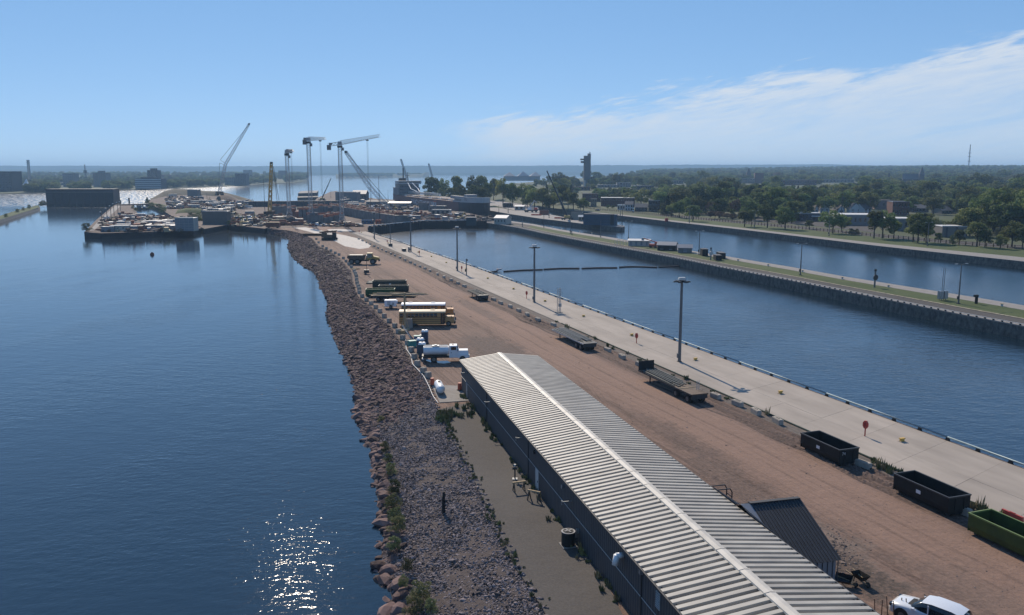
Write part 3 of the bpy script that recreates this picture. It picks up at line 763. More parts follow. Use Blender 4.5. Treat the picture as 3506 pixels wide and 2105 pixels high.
# ================================================================ things on the pier
# ---- the long metal shed
m_bed = mat('muddy bed steel', (0.12, 0.082, 0.055), 0.85, var=0.25, scale=1.5)
m_roof = mat('ribbed roof sheet', (0.47, 0.435, 0.37), 0.55, 0.0, col2=(0.30, 0.275, 0.24), scale=0.8, detail=7, objrand=0.10, stretch=(0.5, 2.2, R(-75.8)), world=True)
m_ridge = mat('ridge cap', (0.54, 0.50, 0.43), 0.55, 0.0, var=0.16, scale=.8, objrand=0.07, world=True)
m_wall = mat('charcoal wall sheet', (0.052, 0.058, 0.068), 0.55, 0.2, var=0.12, scale=0.4)
m_trim = mat('pale trim', (0.42, 0.43, 0.43), 0.5, var=0.1)
m_dark = mat('dark slate sheet', (0.028, 0.029, 0.033), 0.6, var=0.2, scale=0.7)
m_lgrey = mat('light grey sheet', (0.20, 0.21, 0.23), 0.55, var=0.08)
SX, SY = Vector((0.2453, -0.9694, 0)), Vector((0.9694, 0.2453, 0))
SO = Vector((-6.85, 112.2, G - 0.03))
SL, SW, SE, SR = 84.0, 10.5, 4.38, 5.02
shed = thing('metal_shed', 'long low charcoal metal shed with pale ribbed roof beside the dirt road', 'building', SO, math.atan2(SX.y, SX.x))
mb = MB(); n = int(SL / 0.2); vs = []           # camera-side wall facing the gravel path, ribbed
for i in range(n + 1):
    x = SL * i / n; y = -0.035 if i % 2 else 0.0
    vs += [(x, y, 0), (x, y, SE - 0.08)]
mb.add(vs, [(2 * i, 2 * i + 2, 2 * i + 3, 2 * i + 1) for i in range(n)])
mb.quad((0, SW, 0), (SL, SW, 0), (SL, SW, SE - .08), (0, SW, SE - .08))
for x in (0.0, SL): mb.quad((x, 0, 0), (x, SW, 0), (x, SW, SE - .08), (x, SW / 2, SR - .12), (x, 0, SE - .08))
mb.build('wall', m_wall, shed)
prof = [(0.0, 0.13), (0.35, 0.13), (0.37, -0.10), (0.68, -0.10), (0.70, 0.13)]
pw = 0.70
for side in (0, 1):
    mb = MB()
    y0, y1 = (-0.25, SW / 2) if side == 0 else (SW + 0.25, SW / 2)
    k = (SR - SE) / (SW / 2)
    za, zb = SE - 0.25 * k, SR
    pr = [(x, z) for x, z in prof] 
    for j in range(len(pr) - 1):
        a, b_ = pr[j], pr[j + 1]
        q = [(a[0], y0, za + a[1] - .12), (b_[0], y0, za + b_[1] - .12), (b_[0], y1, zb + b_[1] - .12), (a[0], y1, zb + a[1] - .12)]
        mb.quad(*(q if side == 0 else q[::-1]))
    # minor stiffening bead on the high flat
    me = mb.mesh('roof_panel', m_roof)
    for i in range(int(SL / pw)):
        o = link(bpy.data.objects.new('roof_panel', me), shed); o.location = (i * pw, 0, 0)
rc = MB(); k = (SR - SE) / (SW / 2)
rc.yprism([(-3.0, 0), (-3.0, 0.02), (0, 0.02), (0, 0)], 0, 0) if False else None
mb = MB()
for s in (-1, 1):
    mb.add([(0, SW/2, SR + .10), (3.0, SW/2, SR + .10), (3.0, SW/2 + s * .34, SR + .05), (0, SW/2 + s * .34, SR + .05), (3.0, SW/2 + s * .36, SR - .08), (0, SW/2 + s * .36, SR - .08)], [(0, 1, 2, 3) if s < 0 else (3, 2, 1, 0), (3, 2, 4, 5) if s < 0 else (5, 4, 2, 3)])
mb.add([(2.98, SW/2 - .4, SR + .07), (3.06, SW/2 - .4, SR + .07), (3.06, SW/2, SR + .125), (2.98, SW/2, SR + .125), (3.06, SW/2 + .4, SR + .07), (2.98, SW/2 + .4, SR + .07)], [(0, 1, 2, 3), (3, 2, 4, 5)])
rcm = mb.mesh('ridge_cap', m_ridge)
for i in range(int(SL / 3.0)):
    o = link(bpy.data.objects.new('ridge_cap', rcm), shed); o.location = (i * 3.0, 0, 0)
for y, nm in ((-0.30, 'gutter'), (SW + 0.30, 'gutter')):
    MB().box((SL / 2, y, SE - 0.12), (SL, 0.11, 0.12)).build(nm, m_dark, shed)
MB().box((SL / 2, -0.06, 2.1), (SL, 0.03, 0.05)).build('rail_trim', m_trim, shed)
def on_wall(xp, yp):   # point of the path-side wall under a pixel, in shed coordinates
    d = _F + Vector((1, 0, 0)) * ((xp - IW / 2) / FPX) - _U * ((yp - IH / 2) / FPX)
    o_ = Vector((0, 0, CAM_Z)) - SO
    t = -(o_.dot(SY)) / d.dot(SY)
    q = o_ + d * t
    return q.dot(SX), q.z
for (xp, yp) in ((1600, 1320), (1841, 1640)):
    x, z = on_wall(xp, yp)
    d = MB().box((x, -0.06, 1.08), (0.95, 0.06, 2.1)).build('door', m_lgrey if xp < 1700 else m_trim, shed)
    MB().box((x + 0.3, -0.11, 1.0), (0.05, 0.05, 0.16)).build('handle', m_dsteel, d)
for (xp, yp) in ((2255, 2055),):
    x, z = on_wall(xp, yp)
    w = MB().box((x, -0.05, z), (0.6, 0.05, 1.1)).build('louvre_vent', m_trim, shed)
    for i in range(7): MB().box((x, -0.09, z - .45 + i * .15), (0.56, 0.05, 0.04)).build('slat', m_lgrey, w)
for (xp, yp, ln_) in ((1600, 1275, .8), (1686, 1375, .9), (1790, 1498, .7), (1960, 1715, .9)):
    x, z = on_wall(xp, yp)
    MB().bar((x, -0.05, z), (x, -ln_, z), 0.07).bar((x, -ln_, z - .25), (x, -ln_, z + .1), .09).build('lamp_bracket', m_steel, shed)
for (xp, yp) in ((2135, 1909),):
    x, z = on_wall(xp, yp)
    MB().cyl((x, 0, z + .2), (x, -.55, z + .2), .2, n=12).cyl((x, -.5, z + .25), (x, -.62, z - .45), .22, n=12).build('vent_elbow', m_white, shed, True)
for (xp, yp) in ((1832, 1547), (1930, 1665), (1982, 1817), (2200, 1957)):
    x, z = on_wall(xp, yp)
    MB().box((x, -0.12, z), (.28, .2, .3)).build('junction_box', m_steel if xp != 1832 else m_dark, shed)
for x in (16.0, 34.5, 62.5): MB().box((x, -0.06, SE / 2), (0.10, 0.08, SE - .1)).build('downpipe', m_dark, shed)
# annex with the dark gable roof
an = thing('shed_annex', 'small annex with dark sheet gable roof on the road side of the long shed', 'building', SO, math.atan2(SX.y, SX.x))
ax0, ax1, ay0, ay1, ae, ar = 50.2, 61.2, SW + 0.35, 15.7, 2.25, 4.72
axm = (ax0 + ax1) / 2
MB().add([(ax0 + .2, ay1 - .2, 0), (ax1 - .2, ay1 - .2, 0), (ax1 - .2, ay1 - .2, ae), (axm, ay1 - .2, ar - .1), (ax0 + .2, ay1 - .2, ae)], [(0, 1, 2, 3, 4)]).quad((ax1 - .2, ay1 - .2, 0), (ax1 - .2, ay0, 0), (ax1 - .2, ay0, ae), (ax1 - .2, ay1 - .2, ae)).quad((ax0 + .2, ay0, 0), (ax0 + .2, ay1 - .2, 0), (ax0 + .2, ay1 - .2, ae), (ax0 + .2, ay0, ae)).build('wall', m_lgrey, an)
for i in range(12): MB().box((ax1 - .18, ay0 + .2 + i * .42, ae / 2), (.04, .05, ae - .05)).build('wall_rib', m_wall, an)
for s, (xa, xb) in enumerate(((axm, ax1), (axm, ax0))):
    npan = 8; yw = (ay1 + .15 - ay0 - .75) / npan
    for i in range(npan):
        ya = ay0 + .75 + i * yw; yb = ya + yw - .012
        mb = MB()
        q = [(xa, ya, ar), (xa, yb, ar), (xb, yb, ae - .05), (xb, ya, ae - .05)]
        mb.quad(*(q[::-1] if s == 0 else q))
        for yy in (ya + yw * .25, ya + yw * .75): mb.bar((xa, yy, ar + .02), (xb, yy, ae - .03), .06, .05)
        mb.build('roof_panel', m_dark, an)
mb = MB().quad((axm, ay0 - .05, ar - .02), (ax1 - 1, ay0 - .02, SE + .05), (ax1 - 1, ay0 + .75, ae + .5), (axm, ay0 + .75, ar - .02)).quad((axm, ay0 - .05, ar - .02), (axm, ay0 + .75, ar - .02), (ax0 + 1, ay0 + .75, ae + .5), (ax0 + 1, ay0 - .02, SE + .05))
mb.build('valley_flashing', m_lgrey, an)
MB().box((axm, (ay0 + .75 + ay1) / 2, ar + .03), (.35, ay1 - ay0 - .6, .06)).build('ridge_cap', m_dark, an)
mb = MB()   # tubular bike-rack like frame behind the annex
lf = thing('tube_frame', 'black tubular frame standing behind the dark annex roof', 'frame', SO + SX * 49.2 + SY * 12.3, math.atan2(SX.y, SX.x))
for dx in (0, .9): mb.tube([(dx, -1.2, 0), (dx, -1.2, 3.3), (dx + .2, -.9, 3.7), (dx + .2, .6, 3.7), (dx, .9, 3.3), (dx, .9, 0)], .05)
mb.build('hoop', m_dsteel, lf); MB().tube([(0, -1.2, 2.9), (.9, -1.2, 2.9)], .04).tube([(0, .9, 2.9), (.9, .9, 2.9)], .04).build('crossbar', m_dsteel, lf)

# ---- wheels
_wm = {}
m_rim = mat('wheel rim', (0.17, 0.155, 0.14), 0.7, 0.2)
m_tyre = mat('tyre', (0.020, 0.019, 0.018), 0.9, var=0.3, scale=6)
def wheel(parent, x, y, r, w=0.3, rimm=None):
    key = (r, w)
    if key not in _wm:
        a = MB().cyl((0, -w / 2, 0), (0, w / 2, 0), r, n=18).mesh('tyre', m_tyre)
        c = MB()
        for s in (-1, 1): c.cyl((0, s * w / 2, 0), (0, s * (w / 2 + .015), 0), r * .56, n=14).cyl((0, s * w / 2, 0), (0, s * (w / 2 + .05), 0), r * .2, n=8)
        _wm[key] = (a, c.mesh('rim', m_rim))
    t = link(bpy.data.objects.new('wheel', _wm[key][0]), parent); t.location = (x, y, r)
    link(bpy.data.objects.new('rim', _wm[key][1]), t); return t

# ---- school buses
m_bus = mat('school bus yellow', (0.46, 0.24, 0.085), 0.5, var=0.06, scale=1)
m_buso = mat('school bus orange', (0.52, 0.21, 0.05), 0.5, var=0.06, scale=1)
m_cream = mat('cream roof paint', (0.56, 0.41, 0.24), 0.45, var=0.06)
def bus(label, loc, rz, mbody, mroof):
    t = thing('school_bus', label, 'bus', loc, rz, 'parked school buses')
    b = MB(); W = 1.22
    b.box((-.75, 0, 1.15), (8.9, 2 * W, 1.3)); b.box((-.75, 0, 2.22), (8.9, 2 * W - .08, .86)); b.build('body', mbody, t)
    r = MB(); pr = [(-W, 2.62), (-W + .06, 2.86), (-W + .45, 3.02), (0, 3.07), (W - .45, 3.02), (W - .06, 2.86), (W, 2.62)]
    r.M = Matrix.Rotation(math.pi / 2, 4, 'Z')
    r.yprism(pr, -3.7 + .0, 5.2); r.M = Matrix()
    rf = r.build('roof', mroof, t)
    for x in (-3.4, 1.2): MB().box((x, 0, 3.1), (.75, .7, .08)).build('roof_hatch', mroof, rf)
    h = MB(); h.box((4.55, 0, 1.35), (1.7, 2.0, 1.0), .86, .9); h.box((4.5, 0, .75), (1.8, 2.2, .5)); h.build('hood', mbody, t)
    MB().box((5.5, 0, .62), (.22, 2.35, .3)).build('bumper', m_black, t)
    MB().box((3.72, 0, 2.2), (.06, 2.1, .75)).build('windshield', m_glass, t)
    for s in (-1, 1):
        for i in range(11): 
            if s < 0 and i == 10: continue
            wi = MB().box((-4.75 + i * .73, s * (W - .03), 2.2), (.62, .04, .66)).build('window', m_glass, t)
            MB().box((-4.75 + i * .73, s * (W - .02), 2.2), (.6, .06, .04)).build('sash', m_trim, wi)
        for z in (.95, 1.35, 1.75): MB().box((-.75, s * (W + .012), z), (8.85, .03, .065)).build('rub_rail', m_black, t)
        MB().tube([(3.9, s * 1.1, 2.0), (4.9, s * 1.35, 2.0), (4.9, s * 1.35, 1.6)], .03).box((4.9, s * 1.35, 1.9), (.1, .2, .35)).build('mirror', m_black, t)
        MB().box((5.38, s * .75, 1.2), (.08, .3, .25)).build('headlight', m_white, t)
        wheel(t, 4.3, s * 1.02, .5, .3); wheel(t, -2.3, s * .98, .5, .45)
    d = MB().box((3.2, -W - .01, 1.55), (.8, .05, 2.05)).build('door', m_glass, t)
    MB().box((3.2, -W - .04, 1.55), (.05, .03, 2.0)).build('door_post', mbody, d)
    MB().box((-.75, 0, .42), (8.4, 1.5, .25)).build('chassis', m_black, t)
    return t
bus('cream-roofed yellow school bus, nearer of the two parked side by side', P(1460, 1115) + Vector((0, .6, 0)), R(1.5), m_bus, m_cream)
bus('white-roofed orange school bus half hidden behind the yellow one', P(1462, 1089) + Vector((0, 1.0, 0)), R(1.5), m_buso, m_white)

# ---- water truck
t = thing('water_truck', 'white water tank truck standing over a puddle beside the shed end', 'truck', P(1528, 1240) + Vector((0, .9, 0)), R(4))
m_tank = mat('white tank paint', (0.62, 0.64, 0.66), 0.35, var=0.05)
pr = [(1.05 * math.cos(k * math.pi / 10), 1.75 + .72 * math.sin(k * math.pi / 10)) for k in range(20)]
mb = MB(); mb.M = Matrix.Rotation(math.pi / 2, 4, 'Z'); mb.yprism(pr, -.35, 3.6); mb.build('tank', m_tank, t, False)
tk = t.children[0]
MB().box((-1.7, 0, 2.5), (1.1, .7, .1)).cyl((-1.7, 0, 2.5), (-1.7, 0, 2.65), .25).build('hatch', m_steel, tk)
for s in (-1, 1): MB().bar((-3.5, s * .5, 2.48), (.2, s * .5, 2.48), .06, .1).build('tank_rail', m_steel, tk)
MB().box((-.4, 0, .75), (6.6, .9, .3)).box((-1.9, 0, .98), (3.9, 1.9, .14)).build('chassis', m_dsteel, t)
cb = MB(); cb.box((1.15, 0, 1.35), (1.5, 2.05, 1.2)); cb.box((1.05, 0, 2.25), (1.3, 1.9, .7), .9); cb.build('cab', m_white, t)
MB().box((2.6, 0, 1.45), (1.6, 1.75, .75), .85, .92).box((2.6, 0, .95), (1.7, 2.1, .5)).build('hood', m_white, t)
MB().quad((1.75, -.85, 1.95), (1.75, .85, 1.95), (1.66, .8, 2.52), (1.66, -.8, 2.52)).box((1.74, 0, 2.2), (.06, 1.6, .5)).build('windshield', m_glass, t)
for s in (-1, 1):
    MB().box((1.1, s * .97, 2.2), (.8, .04, .5)).build('window', m_glass, t)
    d = MB().box((1.1, s * 1.035, 1.35), (1.0, .03, 1.0)).build('door', m_white, t); MB().box((.75, s * 1.07, 1.55), (.18, .03, .05)).build('handle', m_dsteel, d)
    MB().box((3.42, s * .75, 1.25), (.06, .3, .25)).build('headlight', m_glass, t)
    MB().box((1.75, s * 1.25, 2.05), (.1, .22, .4)).build('mirror', m_black, t)
    wheel(t, 2.5, s * .95, .5, .28); wheel(t, -2.0, s * .88, .5, .5)
MB().box((3.5, 0, .7), (.15, 2.2, .3)).build('bumper', m_steel, t)
MB().box((-3.7, 0, .55), (.3, 1.8, .12)).build('spray_bar', m_white, t)
MB().cyl((1.0, 0, 2.6), (1.0, 0, 2.72), .1).build('beacon', m_buso, t)
pud = land('puddle', px([(1452, 1232), (1475, 1240), (1520, 1244), (1545, 1240), (1530, 1234), (1500, 1235), (1470, 1230)]), G - .014, mat('puddle water', (.03, .03, .03), .04, spec=.8), depth=.004); struct(pud)

# ---- propane tank on its pad, drums
pad = land('concrete_pad', px([(1478, 1318), (1505, 1379), (1608, 1372), (1582, 1322)]), G + .06, m_conc2, depth=.2); struct(pad)
t = thing('propane_tank', 'white horizontal propane tank on the concrete pad by the bank', 'tank', P(1505, 1342, G + .06), R(102))
mb = MB(); sg = [(-2.05, 0), (-1.98, .28), (-1.8, .46), (-1.5, .56), (1.5, .56), (1.8, .46), (1.98, .28), (2.05, 0)]
for (a, b_) in zip(sg[:-1], sg[1:]): mb.cyl((a[0], 0, .78), (b_[0], 0, .78), max(a[1], .01), max(b_[1], .01), n=18, caps=False)
mb.build('vessel', m_white, t, True)
for x in (-1.2, 1.2): MB().box((x, 0, .15), (.25, .8, .3)).build('saddle', m_conc2, t)
MB().box((.35, 0, 1.36), (.45, .3, .2)).build('valve_cover', m_dark, t)
m_orange = mat('safety orange plastic', (0.50, 0.10, 0.05), 0.6, var=0.1)
m_redp = mat('safety red plastic', (0.42, 0.05, 0.035), 0.55, var=0.12)
def drum(label, loc):
    t = thing('traffic_drum', label, 'traffic drum', loc, 0, 'traffic drums')
    MB().cyl((0, 0, 0), (0, 0, .08), .42, .4, 12).build('base', m_black, t)
    MB().cyl((0, 0, .08), (0, 0, 1.0), .3, .25, 12).build('barrel', m_orange, t, False)
    for z in (.4, .7): MB().cyl((0, 0, z), (0, 0, z + .13), .296 - z * .05, .29 - z * .05, 12).build('white_band', m_white, t)
drum('orange and white traffic drum at the shed corner on the pad', P(1574, 1335, G + .06))
drum('orange and white traffic drum behind the propane tank', P(1480, 1318, G + .06))

# ---- hose along the bank edge
pts = [P(x, y, G + .06) for x, y in [(1388, 1160), (1391, 1195), (1408, 1218), (1412, 1246), (1432, 1266), (1452, 1289), (1470, 1325), (1482, 1355), (1500, 1379)]]
tag(MB().tube(resample(pts, 30), .06, 6).build('hose', m_trim), 'pale hose snaking along the bank edge to the concrete pad', 'hose')

# ---- containers (open roll-off boxes)
m_blk = mat('black container paint', (0.011, 0.012, 0.012), 0.7, spec=.25, col2=(0.022, 0.022, 0.021), scale=0.8, detail=6, bump=.01)
m_grn = mat('lime green container paint', (0.066, 0.092, 0.016), 0.7, spec=.3, col2=(0.036, 0.055, 0.014), scale=0.9, detail=7, bump=.01)
m_grn2 = mat('dark green container paint', (0.025, 0.075, 0.022), 0.6, var=0.2)
m_dgrn = mat('black green container paint', (0.012, 0.026, 0.022), 0.55, var=0.2)
def rolloff(label, loc, rz, m, L=6.7, W=2.4, H=1.75, group='open roll-off waste containers', plate=True, wood=False):
    t = thing('waste_container', label, 'container', loc, rz, group)
    sh = MB(); th = .07; z0 = .25
    lo = lambda x, y, z: (x, y, z)
    for s in (-1, 1):   # long sides lean in at the foot
        sh.add([(-L/2, s * (W/2 - .18), z0), (L/2, s * (W/2 - .18), z0), (L/2, s * (W/2), z0 + .5), (-L/2, s * (W/2), z0 + .5), (L/2, s * W/2, H), (-L/2, s * W/2, H),
                (-L/2, s * (W/2 - .18 - th), z0), (L/2, s * (W/2 - .18 - th), z0), (L/2, s * (W/2 - th), z0 + .5), (-L/2, s * (W/2 - th), z0 + .5), (L/2, s * (W/2 - th), H), (-L/2, s * (W/2 - th), H)],
               [(0, 1, 2, 3), (3, 2, 4, 5), (7, 6, 9, 8), (8, 9, 11, 10)])
    sh.box((0, 0, z0), (L, W - .4, .08)); sh.build('shell', m, t)
    for x in (-L/2, L/2): MB().box((x, 0, (z0 + H) / 2), (th, W - .02, H - z0)).build('end_door', m, t)
    rim = MB()
    for s in (-1, 1): rim.box((0, s * W/2, H), (L + .12, .12, .12))
    for x in (-L/2, L/2): rim.box((x, 0, H + .001), (.12, W - .12, .12))
    rim.build('rim', mat('rim ' + m.name, tuple(min(k * 2.0 + .02, .5) for k in m.node_tree.nodes['Mix'].inputs[6].default_value[:3]), .5), t)
    for s in (-1, 1):
        for i in range(1, 8): MB().box((-L/2 + i * L / 8, s * (W/2 + .025), (z0 + .5 + H) / 2), (.09, .06, H - z0 - .6)).build('rib', m, t) if L < 6 else None
        if plate: MB().box((.2, s * (W/2 + .012), H * .62), (.5, .02, .32)).build('sign_plate', m_white, t)
    for x in (-L/2 - .04, L/2 + .04):
        for y in (-.5, .5): MB().box((x, y, (z0 + H) / 2), (.1, .12, H - z0 - .2)).build('door_post', m, t)
    for x in (-L/2 + .35, L/2 - .5):
        for y in (-.8, .8): MB().cyl((x, y - .12, .14), (x, y + .12, .14), .14, n=10).build('roller', m_dsteel, t)
    MB().box((0, 0, .18), (L, .9, .1)).build('skid', m_dsteel, t)
    return t
ARZ = AX
rolloff('black open waste container nearest the end of the green one, white sign plate', P(3150, 1725) + AR * 1.1, ARZ, m_blk, 6.3)
c74 = rolloff('black open waste container farther along the verge, marked 74', P(2806, 1566) + AR * 1.1, ARZ, m_blk, 6.0)
lettering('74', .45, m_trim, c74, (-3.13, .75, 1.35), (math.pi / 2, 0, -math.pi / 2))
g3 = rolloff('bright lime green open waste container at the frame edge', P(3430, 1880) + AR * 1.1, ARZ, m_grn, 6.4, plate=False)
rolloff('large black open waste container at the back of the three by the bank', P(1330, 992) + Vector((0, 2.4, 0)), R(2), m_dgrn, 8.4, 2.5, 2.1)
rolloff('black open waste container between the large black and the green one', P(1345, 1003) + Vector((0, 1.8, 0)), R(2), m_dgrn, 7.2, 2.3, 1.7)
rolloff('green open waste container standing in front of the two black ones', P(1300, 1016) + Vector((0, 1.3, 0)), R(3), m_grn2, 6.8, 2.4, 1.75, plate=False)

# ---- flatbed trailers with loads
m_load = mat('weathered bars', (0.085, 0.088, 0.078), 0.8, col2=(0.15, 0.155, 0.14), scale=2, objrand=0.3)
m_rebar = mat('rebar grey', (0.10, 0.12, 0.135), 0.6, 0.4, var=0.3, scale=3, objrand=0.3)
def flatbed(label, loc, rz, L=13.0, load='bars', head=False, wheels=(-4.6, -5.9), deckm=None, nbar=14, group='flatbed trailers'):
    t = thing('flatbed_trailer', label, 'trailer', loc, rz, group)
    deckm = deckm or m_dsteel
    MB().box((0, 0, 1.28), (L, 2.45, .14)).build('deck', deckm, t)
    for y in (-.55, .55): MB().box((0, y, 1.05), (L - .4, .14, .34)).build('frame_beam', m_dsteel, t)
    for s in (-1, 1): MB().box((0, s * 1.24, 1.27), (L, .05, .2)).build('side_rail', m_dsteel if load != 'rebar' else m_trim, t)
    for x in wheels:
        for s in (-1, 1): wheel(t, x, s * .95, .52, .5)
        MB().cyl((x, -.9, .52), (x, .9, .52), .08).build('axle', m_dsteel, t)
    for s in (-1, 1): MB().box((L / 2 - 2.6, s * .7, .6), (.14, .14, 1.15)).box((L / 2 - 2.6, s * .7, .05), (.3, .3, .06)).build('landing_leg', m_dsteel, t)
    MB().box((-L / 2 + .05, 0, .95), (.12, 2.3, .5)).build('rear_bumper', m_dsteel, t)
    r = random.Random(len(label))
    if head: MB().box((L / 2 - .1, 0, 2.0), (.12, 2.45, 1.35)).build('headboard', m_black, t)
    if load:
        ml = m_rebar if load == 'rebar' else m_load
        for k in range(nbar):
            y = -1.1 + 2.2 * k / (nbar - 1); z = 1.42 + (.16 if k % 3 == 1 else 0)
            l = (L - 1.2) * r.uniform(.75, .98) * (.72 if head else 1); x0 = (L - .6 - l) / 2 * r.uniform(.6, 1)
            MB().bar((x0 - l / 2, y + r.uniform(-.06, .06), z), (x0 + l / 2, y + r.uniform(-.06, .06), z + r.uniform(-.02, .05)), .15 if load != 'rebar' else .1, .13).build('bar', ml, t)
        for x in (-L * .28, 0, L * .28): MB().box((x, 0, 1.36), (.14, 2.3, .1)).build('bearer', m_wood, t)
    return t
def on_dir(a, b): d = b - a; return math.atan2(d.y, d.x)
q1, q2 = P(1895, 1118, G + 1.3), P(2040, 1185, G + 1.3)
flatbed('flatbed trailer loaded with grey rebar beside the concrete pier', Vector(((q1.x + q2.x) / 2, (q1.y + q2.y) / 2, G - .03)), AX, 14.0, 'rebar', False, (-3.9, -5.7), None, 22)
q1, q2 = P(2195, 1262, G + 1.3), P(2415, 1352, G + 1.3)
c4 = (q1 + q2) / 2
fb = flatbed('flatbed trailer with dark headboard carrying weathered poles, empty tail', Vector((c4.x, c4.y, G - .03)), AX, 14.5, 'bars', True, (-3.2, -6.2), m_bed, 16)
MB().bar((-5.4, -1.0, 1.3), (-5.4, -1.0, 2.6), .06).bar((-5.4, -.7, 1.3), (-5.4, -.7, 2.6), .06).build('stake', m_trim, fb)
q1, q2 = P(1612, 992, G + 1.3), P(1660, 1012, G + 1.3)
c5 = (q1 + q2) / 2
flatbed('short flatbed trailer piled with dark timbers, farthest along the verge', Vector((c5.x, c5.y, G - .03)), AX, 9.5, 'bars', False, (-2.6, -3.8), None, 13)
lt = flatbed('low trailer heaped with pale timber poles beside the green container', P(1345, 1035) + Vector((0, 2.0, 0)), R(-8), 10.5, None, False, (-2.0, -3.4), m_wood)
r = random.Random(8)
for k in range(26):
    l = r.uniform(5, 9); x = r.uniform(-1.5, 4.5); y = r.uniform(-1.2, 1.2); z = 1.45 + r.uniform(0, .45); a = r.uniform(-.12, .12)
    MB().bar((x - l/2, y - a * l/2, z + r.uniform(-.05, .1)), (x + l/2, y + a * l/2, z + r.uniform(-.05, .25)), .14, .12).build('timber', m_load if k % 2 else m_wood, lt)

# ---- generator, light tower, dump truck, rig
t = thing('generator_trailer', 'white towed generator box on two wheels behind the buses', 'generator', P(1336, 1056) + Vector((0, .7, 0)), R(3))
MB().box((0, 0, 1.15), (2.5, 1.5, 1.35)).yprism([(.9, 1.2), (1.5, 1.1), (1.5, 1.6), (.95, 1.84)], -.74, .74).build('housing', m_white, t)
MB().box((0, 0, .45), (2.7, 1.2, .12)).bar((1.3, 0, .45), (2.9, 0, .45), .12).build('chassis', m_dsteel, t)
MB().box((-.3, -.76, 1.2), (.7, .03, .8)).build('access_door', m_trim, t)
for i in range(4): MB().box((.6, -.76, .85 + i * .14), (.5, .03, .05)).build('louvre', m_dsteel, t)
for s in (-1, 1): wheel(t, 0.1, s * .8, .36, .22); MB().box((.1, s * .8, .78), (.9, .3, .05)).build('mudguard', m_black, t)
t = thing('light_tower', 'small towed floodlight mast standing alone below the dump truck', 'light tower', P(1255, 938), R(10))
MB().box((0, 0, .8), (1.5, 1.1, .9)).build('cabinet', m_dsteel, t); MB().bar((-1, 0, .4), (1.4, 0, .4), .15).build('drawbar', m_dsteel, t)
MB().bar((.1, 0, 1.2), (.1, 0, 5.4), .14).build('mast', m_dsteel, t); MB().bar((.1, -.6, 5.4), (.1, .6, 5.4), .08).build('crossbar', m_steel, t)
for y in (-.5, -.2, .2, .5): MB().box((.2, y, 5.5), (.2, .24, .24)).build('floodlight', m_white, t)
for s in (-1, 1): wheel(t, -.3, s * .65, .33, .2); MB().bar((0, s * .6, .4), (0, s * 1.2, .05), .08).build('outrigger', m_steel, t)
m_cat = mat('plant yellow', (0.46, 0.30, 0.06), 0.55, col2=(0.30, 0.20, 0.07), scale=1.2, detail=6)
t = thing('dump_truck', 'yellow articulated dump truck with brown bed parked above the bank', 'dump truck', P(1244, 905) + Vector((0, 1.3, 0)), R(1))
bd = MB(); bd.yprism([(-5.2, 2.1), (-4.6, 1.7), (.1, 1.5), (.55, 3.05), (.2, 3.05), (-.2, 2.95), (-5.0, 2.95)], -1.45, 1.45); bd.build('dump_bed', m_bed, t)
MB().box((-2.4, 0, 2.97), (4.3, 2.6, .06)).build('bed_opening', m_dsteel, t)
MB().box((-1.6, 0, 1.2), (6.4, .9, .5)).build('rear_frame', m_dsteel, t)
MB().box((3.0, 0, 1.6), (3.4, 1.7, .7)).yprism([(2.9, 1.9), (4.85, 1.5), (5.05, 1.95), (4.7, 2.25), (2.9, 2.65)], -1.15, 1.15).build('hood', m_cat, t)
MB().box((1.95, 0, 2.75), (1.7, 2.1, 1.5), .92).build('cab', m_glass, t); MB().box((1.95, 0, 3.53), (1.8, 2.2, .16)).build('cab_roof', m_cat, t)
for x in (1.15, 2.75):
    for y in (-1.0, 1.0): MB().bar((x, y, 2.0), (x, y * .94, 3.5), .12).build('cab_pillar', m_cat, t)
MB().box((1.9, 0, 1.85), (2.4, 2.5, .55)).build('fender', m_cat, t); MB().box((4.95, 0, 1.2), (.3, 2.2, .5)).build('bumper', m_black, t)
for x, y in ((3.0, 1.15), (3.0, -1.15), (-1.9, 1.15), (-1.9, -1.15), (-3.85, 1.15), (-3.85, -1.15)): wheel(t, x, y, .93, .68)
t = thing('drill_rig', 'rusty tracked drilling machine beside the pale gravel road', 'drill rig', P(1126, 822) + Vector((0, 1.5, 0)), R(-4))
for s in (-1, 1): MB().yprism([(-3.2, .3), (-2.8, 0), (2.8, 0), (3.2, .3), (3.0, .95), (-3.0, .95)], s * 1.5 - .35, s * 1.5 + .35).build('track', m_tyre, t)
MB().box((-.6, 0, 1.7), (5.2, 2.6, 1.2)).box((-2.2, 0, 2.6), (1.8, 2.4, .9)).build('machine_house', m_bed, t)
MB().box((2.4, -.8, 2.2), (1.6, 1.3, 2.2), .95).build('cab', m_black, t)
mb = MB()
for k in range(9):
    x = -3 + k * .7; mb.bar((x, -.9, 3.0), (x + .6, .9, 3.6 + .6 * ((k * 7) % 3) / 2), .16)
mb.bar((-4.5, 0, 3.4), (3.4, 0, 4.0), .4).bar((-4.5, .7, 3.1), (2.6, .7, 3.6), .3); mb.build('drill_mast', m_rust, t)
t = thing('pipe_stack', 'stack of rusty steel piles on the ground behind the drilling machine', 'steel stack', P(1075, 806), R(-2))
for k in range(9): MB().bar((-5, -1.2 + .55 * (k % 5), .3 + .5 * (k // 5)), (5, -1.2 + .55 * (k % 5), .3 + .5 * (k // 5)), .42, .42).build('pile', m_rust, t)

